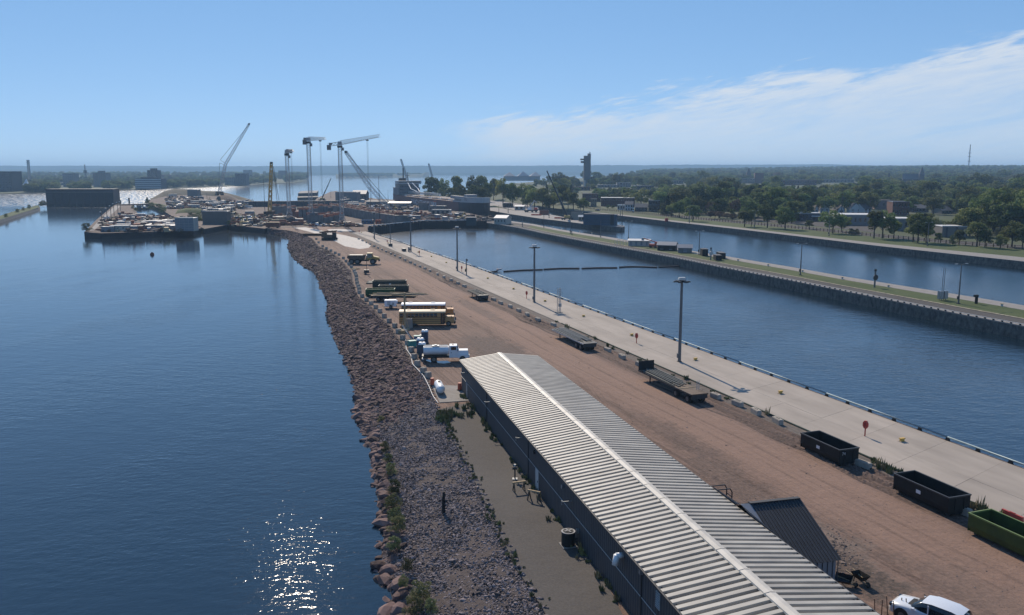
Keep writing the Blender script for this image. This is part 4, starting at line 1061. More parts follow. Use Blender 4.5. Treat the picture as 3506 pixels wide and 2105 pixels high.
# ---- timber gallows pole, work platform, toilets, bins
base = P(1387, 1128)
t = thing('timber_gallows', 'tall timber post with a horizontal arm in front of the buses', 'post', base, 0)
zt = ZAT(base, 1002) - G
MB().bar((0, 0, 0), (0, 0, zt), .3).build('post', m_wood, t); MB().bar((.3, 0, zt - .15), (-2.4, .3, zt - .4), .24).build('arm', m_wood, t)
for dx in (-.75, .75): MB().bar((dx, 0, 0), (0, 0, zt * .45), .12).build('brace', m_wood, t)
MB().box((0, 0, .08), (1.9, 1.5, .16)).build('foot_frame', m_wood, t)
def toilet(label, loc, rz=0.0, m=None):
    t = thing('portable_toilet', label, 'toilet', loc, rz, 'portable toilets')
    MB().box((0, 0, 1.1), (1.1, 1.1, 2.1)).build('body', m, t); MB().box((0, 0, .05), (1.25, 1.25, .1)).build('base', m_black, t)
    MB().box((0, 0, 2.22), (1.18, 1.18, .16), .9).box((-.28, 0, 2.36), (.5, 1.0, .16), .8).box((.28, 0, 2.36), (.5, 1.0, .16), .8).build('roof', m_white, t)
    MB().box((.0, -.56, 1.05), (.75, .03, 1.8)).build('door', mat('toilet door', (0.03, 0.05, 0.09), .5), t)
    MB().cyl((.4, .45, 2.2), (.4, .45, 2.75), .06).build('vent_pipe', m_black, t)
m_blue = mat('dark blue plastic', (0.03, 0.055, 0.11), .5, var=.15); m_teal = mat('dark teal plastic', (0.035, 0.075, 0.085), .5, var=.15)
toilet('white-roofed blue portable toilet nearest the yellow bus', P(1455, 1176), 0, m_blue)
toilet('white-roofed blue portable toilet middle of the group by the bank', P(1440, 1206), 0, m_blue)
toilet('white-roofed teal portable toilet against the water truck tail', P(1446, 1222), 0, m_teal)
m_bluet = mat('blue tarp', (0.04, 0.13, 0.30), .5, var=.2); m_cyan = mat('teal lid', (0.02, 0.22, 0.2), .5, var=.2)
for k, (x, y, m, lb) in enumerate(((1430, 1168, m_bluet, 'blue lidded tool crate left of the blue toilet'), (1450, 1165, m_bluet, 'blue lidded tool crate right beside the blue toilet'), (1412, 1185, m_cyan, 'teal lidded tool crate at the bank edge'), (1440, 1180, m_bluet, 'blue lidded tool crate in front of the two toilets'))):
    t = thing('tool_crate', lb, 'crate', P(x, y), R(12 * k), 'tool crates')
    MB().box((0, 0, .45), (1.2, .9, .9), .95).build('box', m, t); MB().box((0, 0, .95), (1.3, 1.0, .12)).build('lid', m_cyan if k % 2 == 0 else m_trim, t)
t = thing('stair_frame', 'leaning white ladder frame and rails by the timber post', 'ladder', P(1408, 1160), R(30))
for y in (-.3, .3): MB().bar((0, y, 0), (-1.6, y, 2.6), .1).build('rail', m_trim, t)
for k in range(7): MB().bar((-.2 * k - .15, -.3, .3 * k + .25), (-.2 * k - .15, .3, .3 * k + .25), .06).build('rung', m_trim, t)
t = thing('pallet_stack', 'yellow timber pallet stack at the foot of the timber post', 'pallets', P(1378, 1139), R(20))
for k in range(3):
    for j in range(5): MB().box((-.8 + j * .4, 0, .12 + k * .2), (.25, 1.6, .05)).build('slat', m_wood, t)
    for y in (-.7, 0, .7): MB().box((0, y, .05 + k * .2), (1.9, .1, .09)).build('bearer', m_wood, t)
t = thing('concrete_weight', 'squat grey concrete weight beside the rear of the yellow bus', 'block', P(1400, 1122), 0)
MB().box((0, 0, .9), (1.5, 1.2, 1.8), .85).build('body', m_conc2, t); MB().tube([(-.3, 0, 1.8), (-.3, 0, 2.0), (.3, 0, 2.0), (.3, 0, 1.8)], .05).build('lifting_loop', m_rust, t)
t = thing('timber_stack', 'short stack of pale planks at the bank edge by the dump truck', 'planks', P(1217, 921), R(-30))
for k in range(10): MB().box((0, -.9 + .2 * k, .1 + .08 * (k % 3)), (2.4, .17, .08)).build('plank', m_wood, t)
t = thing('timber_mats', 'row of grey timber mats lying beyond the black containers', 'timber mats', P(1330, 967), R(4))
for k in range(8): MB().box((-1 + .3 * (k % 3), -2.0 + .55 * k, .14), (9.5, .48, .24)).build('beam', m_load, t)

# ---- concrete blocks: the row on the bank edge and the row along the verge
def cblock(L, W, H):
    c = .08
    b = MB().prism([(-L/2 + c, -W/2), (L/2 - c, -W/2), (L/2, -W/2 + c), (L/2, W/2 - c), (L/2 - c, W/2), (-L/2 + c, W/2), (-L/2, W/2 - c), (-L/2, -W/2 + c)], 0, H - .06)
    b.box((0, 0, H - .03), (L - .16, W - .16, .06))
    lf = MB().box((0, 0, H + .012), (L * .55, .12, .02))
    return b.mesh('block_body', mat('pale block concrete', (0.40, 0.35, 0.29), .9, var=.15, scale=2, objrand=.12)), lf.mesh('groove', m_black)
cbm = cblock(.8, .8, .8)
edge_px = [(1083, 820), (1091, 832), (1105, 845), (1118, 852), (1133, 860), (1148, 868), (1161, 874), (1176, 886), (1185, 897), (1194, 906), (1203, 916), (1213, 931), (1217, 939), (1220, 948), (1221, 960), (1223, 972), (1227, 983), (1230, 993), (1231, 1004), (1240, 1017), (1255, 1030), (1271, 1042), (1287, 1055), (1301, 1069), (1316, 1086), (1333, 1103), (1352, 1120), (1364, 1140), (1379, 1161), (1396, 1180), (1408, 1203), (1419, 1227), (1429, 1251), (1450, 1275), (1466, 1291)]
for k, (x, y) in enumerate(reversed(edge_px)):
    t = thing('concrete_block', 'grey concrete cube on the bank edge, %s from the propane tank' % ORD[k], 'concrete block', P(x, y), R(40 + (k * 37) % 25), 'cubes along the bank edge')
    link(bpy.data.objects.new('body', cbm[0]), t); link(bpy.data.objects.new('lifting_slot', cbm[1]), t)
cbm = cblock(1.8, .62, .62)
vb = [(3290, 1752), (2955, 1594), (2662, 1444), (2588, 1412), (2525, 1384), (2450, 1358), (2190, 1248), (2130, 1222), (2080, 1199), (1895, 1111), (1842, 1094), (1805, 1076), (1776, 1062), (1747, 1048), (1714, 1036), (1690, 1024), (1590, 978), (1568, 968), (1545, 957), (1520, 947), (1498, 937), (1472, 925), (1455, 917), (1438, 910), (1420, 903), (1405, 896), (1387, 888), (1370, 880), (1352, 872), (1338, 866), (1322, 859), (1308, 852), (1294, 846), (1281, 840), (1267, 833), (1254, 827), (1241, 821), (1228, 815)]
rnd = random.Random(2)
for k, (x, y) in enumerate(vb):
    t = thing('barrier_block', 'long pale concrete block on the road verge, %s counted from the near end' % ORD[k], 'concrete block', P(x, y + 4), AX + R(rnd.uniform(-9, 9)), 'blocks along the road verge')
    link(bpy.data.objects.new('body', cbm[0]), t); link(bpy.data.objects.new('groove', cbm[1]), t)

# ---- tall light masts on the pier
m_mast = mat('grey mast paint', (0.13, 0.135, 0.14), .55, .2, var=.1)
def lightmast():
    t = thing('light_mast', '', 'light mast', (0, 0, 0), 0, 'tall light masts on the concrete pier')
    H = 13.0
    MB().box((0, 0, .05), (.7, .7, .06)).build('base_plate', m_dsteel, t)
    MB().cyl((0, 0, .05), (0, 0, H), .26, .20, 12, False).build('pole', m_mast, t, True)
    MB().cyl((0, 0, H - .1), (0, 0, H + .15), .4, .4, 10).build('head_ring', m_dsteel, t)
    MB().box((0, 0, H + .45), (1.1, .8, .3), .85).build('winch_cover', m_trim, t)
    for k in range(6):
        a = k * math.pi / 3
        l = MB().at((math.cos(a) * .95, math.sin(a) * .95, H - .05), a).box((0, 0, 0), (.75, .42, .2), .8).build('lamp', m_dsteel, t)
        MB().bar((math.cos(a) * .3, math.sin(a) * .3, H), (math.cos(a) * .7, math.sin(a) * .7, H), .08).build('arm', m_dsteel, l)
    MB().box((-.3, 0, 1.0), (.25, .4, .7)).build('access_box', m_mast, t)
    return t
lm = lightmast()
for k, (x, y, yt) in enumerate(((2326, 1238, 950), (1829, 1034, 838), (1566, 927, 775), (1407, 862, 738), (1282, 818, 725))):
    q = P(x, y)
    o = lm if k == 0 else copy_tree(lm)
    o.location = (q.x, q.y, G + .02); o.rotation_euler[2] = R(10 * k)
    o.scale = (1, 1, (ZAT(q, yt) - G) / 13.6)
    o['label'] = 'tall grey light mast on the concrete pier, %s from the near end' % ORD[k]
# weight crate at the foot of one farther pole
t = thing('pole_anchor', 'dark anchor box with a slim pole on the pier edge', 'pole', P(1337, 843), AX)
MB().box((0, 0, .6), (1.4, 1.4, 1.2)).build('box', m_dsteel, t); MB().cyl((0, 0, 1.2), (0, 0, ZAT(P(1337, 843), 740) - G), .14, .1, 8).build('pole', m_mast, t)
t = thing('steel_crate', 'low dark steel crate on the pier near the fourth light mast', 'crate', P(1383, 860), AX); MB().box((0, 0, .5), (2.4, 1.2, 1.0)).build('box', m_dsteel, t); MB().box((0, 0, 1.05), (2.5, 1.3, .08)).build('lid', m_mast, t)
# signal pole, control pillar, lattice mast
q = P(1597, 942)
t = thing('signal_pole', 'short pole with small signal heads and box by the third light mast', 'signal', q, AX)
MB().cyl((0, 0, 0), (0, 0, ZAT(q, 885) - G), .16, .14, 8).build('pole', m_mast, t); MB().box((.0, .25, 1.4), (.4, .3, .7)).build('control_box', m_black, t); MB().box((.0, -.2, ZAT(q, 890) - G), (.35, .35, .5)).build('signal_head', m_black, t)
q = P(1400, 862)
t = thing('service_pillar', 'squat grey service pillar beside the fourth light mast', 'pillar', q, AX); MB().box((0, 0, .9), (.6, .5, 1.8)).build('cabinet', m_mast, t); MB().box((0, 0, 1.85), (.7, .6, .08)).build('cap', m_steel, t)
q = P(1913, 1070)
t = thing('lattice_mast', 'slim galvanised lattice mast with a small cabinet on the pier', 'mast', q, AX)
hh = ZAT(q, 986) - G
for x, y in ((-.35, -.3), (.35, -.3), (0, .35)): MB().bar((x, y, 0), (x, y, hh), .07).build('leg', m_steel, t)
for k in range(14):
    z = k * hh / 14; MB().bar((-.35, -.3, z), (.35, -.3, z + hh / 14), .04).bar((.35, -.3, z), (0, .35, z + hh / 14), .04).bar((0, .35, z), (-.35, -.3, z + hh / 14), .04).build('lacing', m_steel, t)
MB().box((-.45, -.1, 1.7), (.5, .5, .7)).build('cabinet', m_steel, t); MB().box((0, 0, .06), (1.3, 1.3, .12)).build('footing', m_conc2, t)
# life ring stations and mooring cleats
for k, (x, y) in enumerate(((2961, 1493), (2179, 1175), (1803, 1022), (1581, 931), (1436, 875), (1326, 836), (1230, 800))):
    t = thing('life_ring_station', 'red life ring case on a post, %s along the pier from the near end' % ORD[k], 'life ring', P(x, y, G + .03), R(-60) , 'red life ring stations')
    MB().bar((0, 0, 0), (0, 0, 1.0), .1).build('post', m_redp, t)
    pr = [(.34 * math.cos(R(22.5 + 45 * j)), 1.35 + .48 * math.sin(R(22.5 + 45 * j))) for j in range(8)]
    MB().yprism(pr, -.1, .1).build('case', m_redp, t); MB().box((0, -.12, 1.35), (.06, .02, .4)).build('handle', m_black, t)
m_yel = mat('mooring yellow', (0.58, 0.36, 0.07), .55, var=.1)
cm = (MB().yprism([(-.3, 0), (.3, 0), (.22, .3), (.42, .42), (.4, .5), (-.4, .5), (-.42, .42), (-.22, .3)], -.2, .2).mesh('cleat', m_yel), MB().box((0, 0, .02), (.9, .6, .04)).mesh('plate', m_conc2))
for k, (x, y) in enumerate(((3088, 1511), (2672, 1347), (2381, 1233), (2163, 1149), (1998, 1084), (1866, 1032), (1758, 990), (1670, 954), (1596, 922), (1528, 900), (1477, 879), (1432, 864), (1330, 833), (1237, 797))):
    t = thing('mooring_cleat', 'yellow mooring cleat on the concrete pier, %s from the near end' % ORD[k], 'mooring cleat', P(x, y, G + .03), AX + R(90), 'yellow mooring cleats')
    t.scale = (.8, .8, .8); link(bpy.data.objects.new('cleat', cm[0]), t); link(bpy.data.objects.new('foot_plate', cm[1]), t)
# ---- floating boom across the canal
bm_pts = [(1672, 932), (1702, 929), (1725, 929.5), (1790, 925), (1858, 923), (1862, 922), (1920, 919), (1984, 919), (1992, 919), (2050, 917), (2113, 916.5), (2121, 915), (2150, 913), (2185, 913), (2250, 915.5), (2256, 915), (2310, 912), (2375, 910)]
bs = [bm_pts[0:2], bm_pts[2:5], bm_pts[5:8], bm_pts[8:11], bm_pts[11:15], bm_pts[15:18]]
m_boom = mat('dark boom fabric', (0.035, 0.028, 0.03), .8, var=.3)
for k, sgm in enumerate(bs):
    t = tag(MB().tube(resample([P(x, y, .12) for x, y in sgm], 14), .30, 8).build('floating_boom', m_boom), 'dark floating boom section on the canal, %s from the concrete pier' % ORD[k], 'boom', 'floating boom sections')
q = P(1709, 927, .1); t = thing('boom_float', 'small tan float at the pier end of the floating boom', 'float', q, R(30)); MB().cyl((-.9, 0, .25), (.9, 0, .6), .35, .2, 10).build('hull', m_trim, t); MB().box((-.6, 0, .5), (.5, .5, .3)).build('cap', m_buso, t)

# ---- clutter by the shed: post, sawhorses, air conditioner, wheelbarrows, stakes, car
q = P(1520, 1756) ; q = bank_pt(18.5, .58)
for i_ in range(10, 40):
    for v_ in range(20, 90, 5):
        pass
q = P(1519, 1755, 1.7); t = thing('bank_post', 'slim black timber post standing in the gravel slope', 'post', q, R(20))
MB().bar((0, 0, -.3), (0, 0, 1.55), .26, .22).build('post', m_black, t); MB().box((.05, 0, 1.75), (.3, .16, .45), .6).build('cap', m_black, t)
q = P(1945, 1866); t = thing('air_conditioner', 'dark air conditioning unit with round fan on the gravel path', 'air conditioner', q, R(15))
MB().cyl((0, 0, .03), (0, 0, 1.18), .55, .53, 16).build('housing', m_blk, t); MB().cyl((0, 0, 1.19), (0, 0, 1.235), .42, n=18).build('fan_grille', m_black, t)
MB().cyl((0, 0, 1.16), (0, 0, 1.2), .57, .57, 16).build('lid', m_lgrey, t)
for k in range(4): MB().at((0, 0, 1.26), k * math.pi / 2 + .3).box((.18, 0, 0), (.34, .12, .02)).build('fan_blade', m_lgrey, t)
MB().box((0, 0, .02), (1.2, 1.2, .06)).build('base', m_conc2, t); MB().tube([(.45, .2, .35), (1.2, .2, .35)], .05).build('pipe', m_black, t)
for (x, y, rz, lb) in ((1777, 1680, 20, 'timber sawhorse nearest the shed door, dark legs'), (1828, 1712, -30, 'timber sawhorse with pale top against the shed wall')):
    t = thing('sawhorse', lb, 'sawhorse', P(x, y), R(rz), 'sawhorses')
    MB().box((0, 0, .85), (1.3, .14, .14)).build('beam', m_wood, t)
    for sx in (-.5, .5):
        for sy in (-.3, .3): MB().bar((sx, sy, 0), (sx, 0, .82), .09).build('leg', m_bed, t)
t = thing('pedestal_grinder', 'small pedestal grinder standing behind the sawhorse', 'grinder', P(1763, 1640), 0); MB().cyl((0, 0, 0), (0, 0, 1.0), .07).build('pedestal', m_dsteel, t); MB().box((0, 0, .04), (.5, .5, .06)).build('base', m_trim, t); MB().cyl((-.25, 0, 1.1), (.25, 0, 1.1), .14).build('motor', m_dsteel, t); MB().cyl((0, 0, 1.3), (0, 0, 1.5), .12).build('lamp', m_trim, t)
def barrow(label, loc, rz, m, roll=0.0):
    t = thing('wheelbarrow', label, 'wheelbarrow', loc, rz, 'wheelbarrows'); t.rotation_euler = (roll, 0, rz)
    tr = MB(); o1 = [(-.42, -.25, .35), (.35, -.2, .3), (.35, .2, .3), (-.42, .25, .35)]; o2 = [(-.6, -.38, .68), (.62, -.34, .72), (.62, .34, .72), (-.6, .38, .68)]
    tr.add(o1 + o2, [(3, 2, 1, 0)] + [(i, (i + 1) % 4, 4 + (i + 1) % 4, 4 + i) for i in range(4)]); tr.build('tray', m, t)
    for s in (-1, 1):
        MB().bar((.75, s * .1, .22), (-1.15, s * .32, .5), .06).build('handle', m_wood, t); MB().bar((-.3, s * .25, .4), (-.35, s * .3, 0), .05).build('leg', m_dsteel, t)
    wheel(t, .78, 0, .2, .1)
barrow('black wheelbarrow standing on its legs by the annex', P(2945, 1995), R(-70), m_blk)
barrow('grey wheelbarrow lying tipped against the annex wall', P(2890, 1998), R(-30), m_dsteel, .5)
for k in range(6):
    q = P(2995 + k * 22, 2108 + (k % 2) * 8); t = thing('rebar_stake', 'leaning rusty stake by the shed corner, %s from the shed' % ORD[k], 'stake', q, 0, 'rusty stakes')
    MB().bar((0, 0, 0), (.1 * math.sin(k * 2), .2, 1.1 + .1 * (k % 3)), .05).build('shaft', m_rust, t); MB().bar((0, 0, 0), (0, 0, .12), .09).build('tip', m_rust, t)
# white car at the lower right edge
def car(label, loc, rz, m, L=4.9, W=1.95, H=1.78, group=None, name='parked_car', simple=False):
    t = thing(name, label, 'car', loc, rz, group)
    def loft(prof, m, nm, par):
        mb = MB(); k = len(prof[0])
        for r_ in prof: mb.v += [tuple(p) for p in r_]
        for i in range(len(prof) - 1):
            for j in range(k - 1): a = i * k + j; mb.f.append((a, a + 1, a + k + 1, a + k)); mb.mi.append(0)
        return mb.build(nm, m, par, True)
    w = W / 2
    def sec(x, zt, zs, ww): return [(x, -ww, .35), (x, -ww * 1.02, .6), (x, -ww, zs), (x, -ww * .88, zt - .03), (x, -ww * .5, zt), (x, ww * .5, zt), (x, ww * .88, zt - .03), (x, ww, zs), (x, ww * 1.02, .6), (x, ww, .35)]
    b = [sec(L/2, .62, .55, w * .72), sec(L/2 - .06, .85, .72, w * .86), sec(L/2 - .3, 1.0, .86, w * .95), sec(L * .28, 1.08, .95, w), sec(L * .19, 1.12, .98, w), sec(-L * .1, 1.1, .98, w), sec(-L * .42, 1.1, .98, w), sec(-L/2 + .05, 1.0, .85, w * .93), sec(-L/2, .75, .65, w * .85)]
    loft(b, m, 'body', t)
    def g(x, z, ww): return [(x, -ww, 1.0), (x, -ww * .93, 1.0 + (z - 1.0) * .5), (x, -ww * .80, z), (x, 0, z + .03), (x, ww * .80, z), (x, ww * .93, 1.0 + (z - 1.0) * .5), (x, ww, 1.0)]
    c = [g(L * .235, 1.04, w * .9), g(L * .08, H - .12, w * .93), g(-.05 * L, H, w * .95), g(-.3 * L, H - .03, w * .95), g(-.44 * L, H - .25, w * .92), g(-.49 * L, 1.05, w * .88)]
    loft(c, m_glass, 'glasshouse', t)
    r = [[(x, -ww, z), (x, -ww * .5, z + .04), (x, ww * .5, z + .04), (x, ww, z)] for x, z, ww in ((L * .085, H - .1, w * .74), (-.05 * L, H + .012, w * .78), (-.3 * L, H - .015, w * .78), (-.42 * L, H - .16, w * .74))]
    loft(r, m, 'roof', t)
    for s in (-1, 1):
        wheel(t, L * .31, s * (w - .1), .37, .24); wheel(t, -L * .29, s * (w - .1), .37, .24)
        if not simple:
            MB().cyl((L * .31, s * (w + .005), .4), (L * .31, s * (w + .02), .4), .47, n=16).build('wheel_arch', m_black, t)
            MB().box((L/2 - .22, s * w * .74, .82), (.3, .34, .16)).build('headlight', m_glass, t); MB().box((L * .16, s * (w + .1), 1.12), (.16, .22, .16)).build('mirror', m, t)
            MB().box((-.02 * L, s * w * .93, 1.32), (.08, .05, .6)).build('door_pillar', m, t)
    if not simple:
        MB().quad((L * .27, -.5, 1.115), (L * .27, .5, 1.115), (L * .215, .55, 1.135), (L * .215, -.55, 1.135)).build('cowl_vent', m_black, t)
    return t
car('white car at the bottom right corner facing the shed', P(3185, 2135), AX + R(24), mat('white car paint', (.70, .72, .74), .25, coat=.6, var=.02), 4.9, 1.95, 1.7)
# red and green verge things
q = P(3464, 1786); t = thing('water_barrier', 'red plastic water barrier on the pier edge by the green container', 'barrier', q, AX, None)
MB().yprism([(-.28, 0), (.28, 0), (.16, .35), (.1, .8), (-.1, .8), (-.16, .35)], -1.0, 1.0).build('shell', m_redp, t); MB().box((0, 0, .83), (.12, .5, .05)).build('cap', m_redp, t)
t.rotation_euler[2] = AX - math.pi / 2
m_net = mat('green mesh', (0.022, 0.050, 0.038), .8, var=.3, scale=3)
vl = resample(Lp, 160); 
tag(MB().tube([(p - AR * .12 + Vector((0, 0, .08))) for p in vl[2:62]], .09, 6).build('silt_sock', m_net), 'green silt sock lying along the verge edge of the concrete pier', 'silt sock')
q = P(2430, 1380)
# ---- weeds: verge, path edges, shed foot, waterline bushes
m_weed = mat('weed leaf', (0.115, 0.135, 0.045), .8, col2=(0.17, 0.175, 0.07), scale=1.5, objrand=.35)
m_dry = mat('dry weed', (0.24, 0.20, 0.10), .85, var=.3, objrand=.3)
def tuft(seed, m, n=26, up=1.0):
    r = random.Random(seed); mb = MB()
    for k in range(n):
        a = r.uniform(0, 6.28); d = r.uniform(0, .45); h = r.uniform(.25, 1.0) * up; x, y = math.cos(a) * d, math.sin(a) * d
        w = r.uniform(.05, .13); b_ = r.uniform(0, 6.28); dx, dy = math.cos(b_) * w, math.sin(b_) * w; lx, ly = x + math.cos(a) * r.uniform(0, .35), y + math.sin(a) * r.uniform(0, .35)
        mb.quad((x - dx, y - dy, 0), (x + dx, y + dy, 0), ((x + lx) / 2 + dx, (y + ly) / 2 + dy, h * .6), (lx, ly, h), ((x + lx) / 2 - dx, (y + ly) / 2 - dy, h * .6))
    return mb.mesh('tuft', m)
tufts = [tuft(1, m_weed), tuft(2, m_weed, 34), tuft(3, m_dry, 16, 1.3), tuft(4, m_weed, 40, .6)]
rnd = random.Random(21); ps, rs, ss, ids = [], [], [], []
def put(p, s): ps.append(p); rs.append((0, 0, rnd.uniform(0, 6.3))); ss.append((s, s, s * rnd.uniform(.7, 1.4))); ids.append(rnd.randrange(4))
for i in range(6, 62):
    for _ in range(8 if i < 30 else 1):
        if math.sin(i * 1.7) + rnd.random() < 1.0: p = vl[i].lerp(vl[i + 1], rnd.random()) - AR * rnd.uniform(.3, 1.5); p.z = G - .02; put(p, rnd.uniform(.3, .85))
for _ in range(260):
    x = rnd.uniform(2, SL); dd = abs(rnd.gauss(0, .35)) + .05
    if math.sin(x * .9) + math.sin(x * .37 + 1) < rnd.uniform(-1.2, .8): continue
    p = SO + SX * x - SY * dd; put(p, rnd.uniform(.2, .55))
te_ = resample([P(*q) for q in [(1505, 1400), (1548, 1498), (1599, 1589), (1690, 1783), (1772, 1951), (1863, 2088)]], 60)
for _ in range(130):
    i = rnd.randrange(59); p = te_[i].lerp(te_[i + 1], rnd.random()) + Vector((rnd.gauss(.1, .3), 0, 0)); put(p, rnd.uniform(.12, .38) if i > 10 else rnd.uniform(.2, .6))
for _ in range(14): p = P(rnd.uniform(1500, 1545), rnd.uniform(1405, 1440)); put(p, rnd.uniform(.4, 1.0))
for _ in range(14): p = P(rnd.uniform(1560, 1640), rnd.uniform(1390, 1430)); put(p, rnd.uniform(.3, .8))
tag(scatter('weeds', proto_objs([bpy.data.meshes[m.name] for m in tufts]), ps, rs, ss, ids), 'green and dry weeds growing along the verge, path and shed foot', 'weeds')

# ---- churned mud along the road edge and loose stones
def windrow(name, s0, y0, y1, w, h, seed):
    r = random.Random(seed); mb = MB(); n = int((y1 - y0) * 3.2); k = 7
    for i in range(n):
        t_ = y0 + (y1 - y0) * i / n; c = AR * (s0 + .5 * math.sin(t_ * .11) + .25 * math.sin(t_ * .47)) + AW * t_
        amp_ = max(0, math.sin(t_ * .21) + math.sin(t_ * .083 + 2) + .8) * .5
        for j in range(k):
            f = j / (k - 1) * 2 - 1; p = c + AR * f * w
            mb.v.append((p.x, p.y, G - .045 + h * amp_ * (1 - f * f) * r.uniform(.3, 1.25)))
    for i in range(n - 1):
        for j in range(k - 1): a = i * k + j; mb.f.append((a, a + 1, a + k + 1, a + k)); mb.mi.append(0)
    return struct(mb.build(name, m_mud))
m_mud = ground_mat('churned mud', (0.085, 0.057, 0.046), (0.12, 0.082, 0.066), (0.045, 0.032, 0.028), 0.0, .05, 3.0, .5)
windrow('mud_ridge', 59.2, 30, 330, .55, .26, 1); windrow('mud_ridge', 57.6, 40, 250, .35, .18, 2); windrow('mud_ridge', 60.6, 60, 330, .4, .22, 3)
rnd = random.Random(5); ps, rs, ss, ids = [], [], [], []
for _ in range(5200):
    if rnd.random() < .6: s0 = rnd.uniform(57, 62.8); t_ = rnd.uniform(30, 330)
    else: s0 = rnd.uniform(38, 57); t_ = rnd.uniform(30, 260)
    p = AR * s0 + AW * t_; p.z = G - .03
    if (p - SO).dot(SY) < SW + .6 and (p - SO).dot(SX) > -1: continue
    q = rnd.lognormvariate(-2.7, .5); ps.append(p); rs.append((rnd.uniform(-.5, .5), rnd.uniform(-.5, .5), rnd.uniform(0, 6.3))); ss.append((q * 1.3, q, q)); ids.append(rnd.randrange(4))
for _ in range(900):
    p = P(rnd.gauss(2800, 70), rnd.gauss(1900, 40)); p.z = G - .02; q = rnd.lognormvariate(-2.2, .5); ps.append(p); rs.append((0, 0, rnd.uniform(0, 6.3))); ss.append((q * 1.3, q, q)); ids.append(rnd.randrange(4))
m_ls = mat('loose stone', (0.17, 0.13, 0.11), .9, var=.3, objrand=.5)
tag(scatter('loose_stones', proto_objs([stone_mesh(60 + i, m_ls, .7, 1) for i in range(4)]), ps, rs, ss, ids), 'loose stones and clods lying on the dirt road', 'stones')
# ================================================================ middle pier, locks, construction site, ship
m_grey = mat('grey wall', (0.17, 0.17, 0.17), .85, var=.12, scale=.4)
m_cw = mat('cream wall', (0.40, 0.38, 0.34), .8, var=.08, scale=.4)
m_brick = mat('dark red brick', (0.105, 0.055, 0.045), .9, var=.2, scale=.8)
m_pale = _mats['pale limestone gravel']
m_blueg = mat('blue grey gate steel', (0.055, 0.085, 0.125), .6, .2, var=.12, scale=.4)
m_roofw = mat('white roof membrane', (0.62, 0.60, 0.56), .6, var=.08)
m_formw = mat('rusty red formwork', (0.30, 0.105, 0.06), .85, col2=(0.17, 0.08, 0.055), scale=1.0)
m_craneb = mat('crane pale paint', (0.36, 0.36, 0.36), .5, .2, var=.1)
m_craney = mat('crane yellow paint', (0.50, 0.33, 0.10), .5, var=.1)
m_hut = mat('tan wall', (0.26, 0.235, 0.20), .85, var=.1)
def building(name, label, cat, x0, x1, yb, yt, depth, m, mr=None, rz=None, rows=0, cols=0, wm=None, group=None, z=G, roofkind='flat', rise=0.0, wsize=(.5, .6), parapet=True):
    """box building whose camera-facing wall stands on pixels x0..x1 of row yb and reaches row yt"""
    a, b_ = P(x0, yb, z), P(x1, yb, z)
    if rz is None: rz = 0.0
    c = (a + b_) / 2
    w = abs(b_.x - a.x) / max(math.cos(rz), .3); h = ZAT(c, yt) - z
    t = thing(name, label, cat, (c.x - math.sin(rz) * depth / 2, c.y + math.cos(rz) * depth / 2, z - .02), rz, group)
    if roofkind == 'flat':
        MB().box((0, 0, h / 2), (w, depth, h)).build('wall', m, t)
        MB().box((0, 0, h + .1), (w + .3, depth + .3, .2)).build('roof', mr or m_roofw, t)
        if parapet:
            for s in (-1, 1): MB().box((0, s * (depth / 2 + .02), h + .25), (w + .3, .2, .35)).build('parapet', m, t)
    elif roofkind == 'gx':
        MB().gable(w, depth, h - rise, rise).build('wall', m, t); MB().roof(w, depth, h - rise, rise, .35).build('roof', mr or m_dark, t)
    else:
        mb = MB(); mb.M = Matrix.Rotation(math.pi / 2, 4, 'Z'); mb.gable(depth, w, h - rise, rise); mb.build('wall', m, t)
        mb = MB(); mb.M = Matrix.Rotation(math.pi / 2, 4, 'Z'); mb.roof(depth, w, h - rise, rise, .35); mb.build('roof', mr or m_dark, t)
    hw = h - rise if roofkind != 'flat' else h
    if rows and cols:
        wme = MB().box((0, 0, 0), (w / cols * wsize[0], .12, hw / rows * wsize[1])).mesh('window', wm or m_glass)
        sme = MB().box((0, -.05, -hw / rows * wsize[1] / 2 - .06), (w / cols * wsize[0] + .15, .2, .1)).mesh('sill', m_trim)
        for i in range(cols):
            for j in range(rows):
                o = link(bpy.data.objects.new('window', wme), t); o.location = (-w / 2 + (i + .5) * w / cols, -depth / 2 - .02, (j + .55) * hw / rows)
                link(bpy.data.objects.new('sill', sme), o)
    t['w'] = w; t['h'] = h
    return t
# middle pier: house, sheds, poles, signs, boxes
building('gable_house', 'white gabled house at the far end of the middle pier', 'building', 1692, 1733, 768, 738, 9, m_cw, m_roofw, R(-19), 1, 4, roofkind='gx', rise=1.4, wsize=(.25, .3))
building('storage_shed', 'white flat-roofed storage shed by the orange lift on the middle pier', 'shed', 2152, 2222, 843, 820, 5, m_cw, m_roofw, R(-14), 1, 4, m_lgrey, roofkind='gx', rise=.5, wsize=(.35, .7))
building('storage_shed', 'dark brown gabled shed on the middle pier, between white and grey sheds', 'shed', 2252, 2310, 858, 830, 5, mat('dark timber', (.035, .03, .028), .9), m_lgrey, R(-19), 1, 2, m_dark, roofkind='gx', rise=1.0, wsize=(.3, .5))
building('storage_shed', 'grey gabled shed with pale roof on the middle pier, rightmost of three', 'shed', 2322, 2368, 866, 839, 4.5, m_grey, m_lgrey, R(-10), 1, 1, m_lgrey, roofkind='gx', rise=1.0, wsize=(.25, .6))
t = thing('boom_lift', 'orange boom lift parked between the white and dark sheds', 'lift', P(2236, 848), R(160))
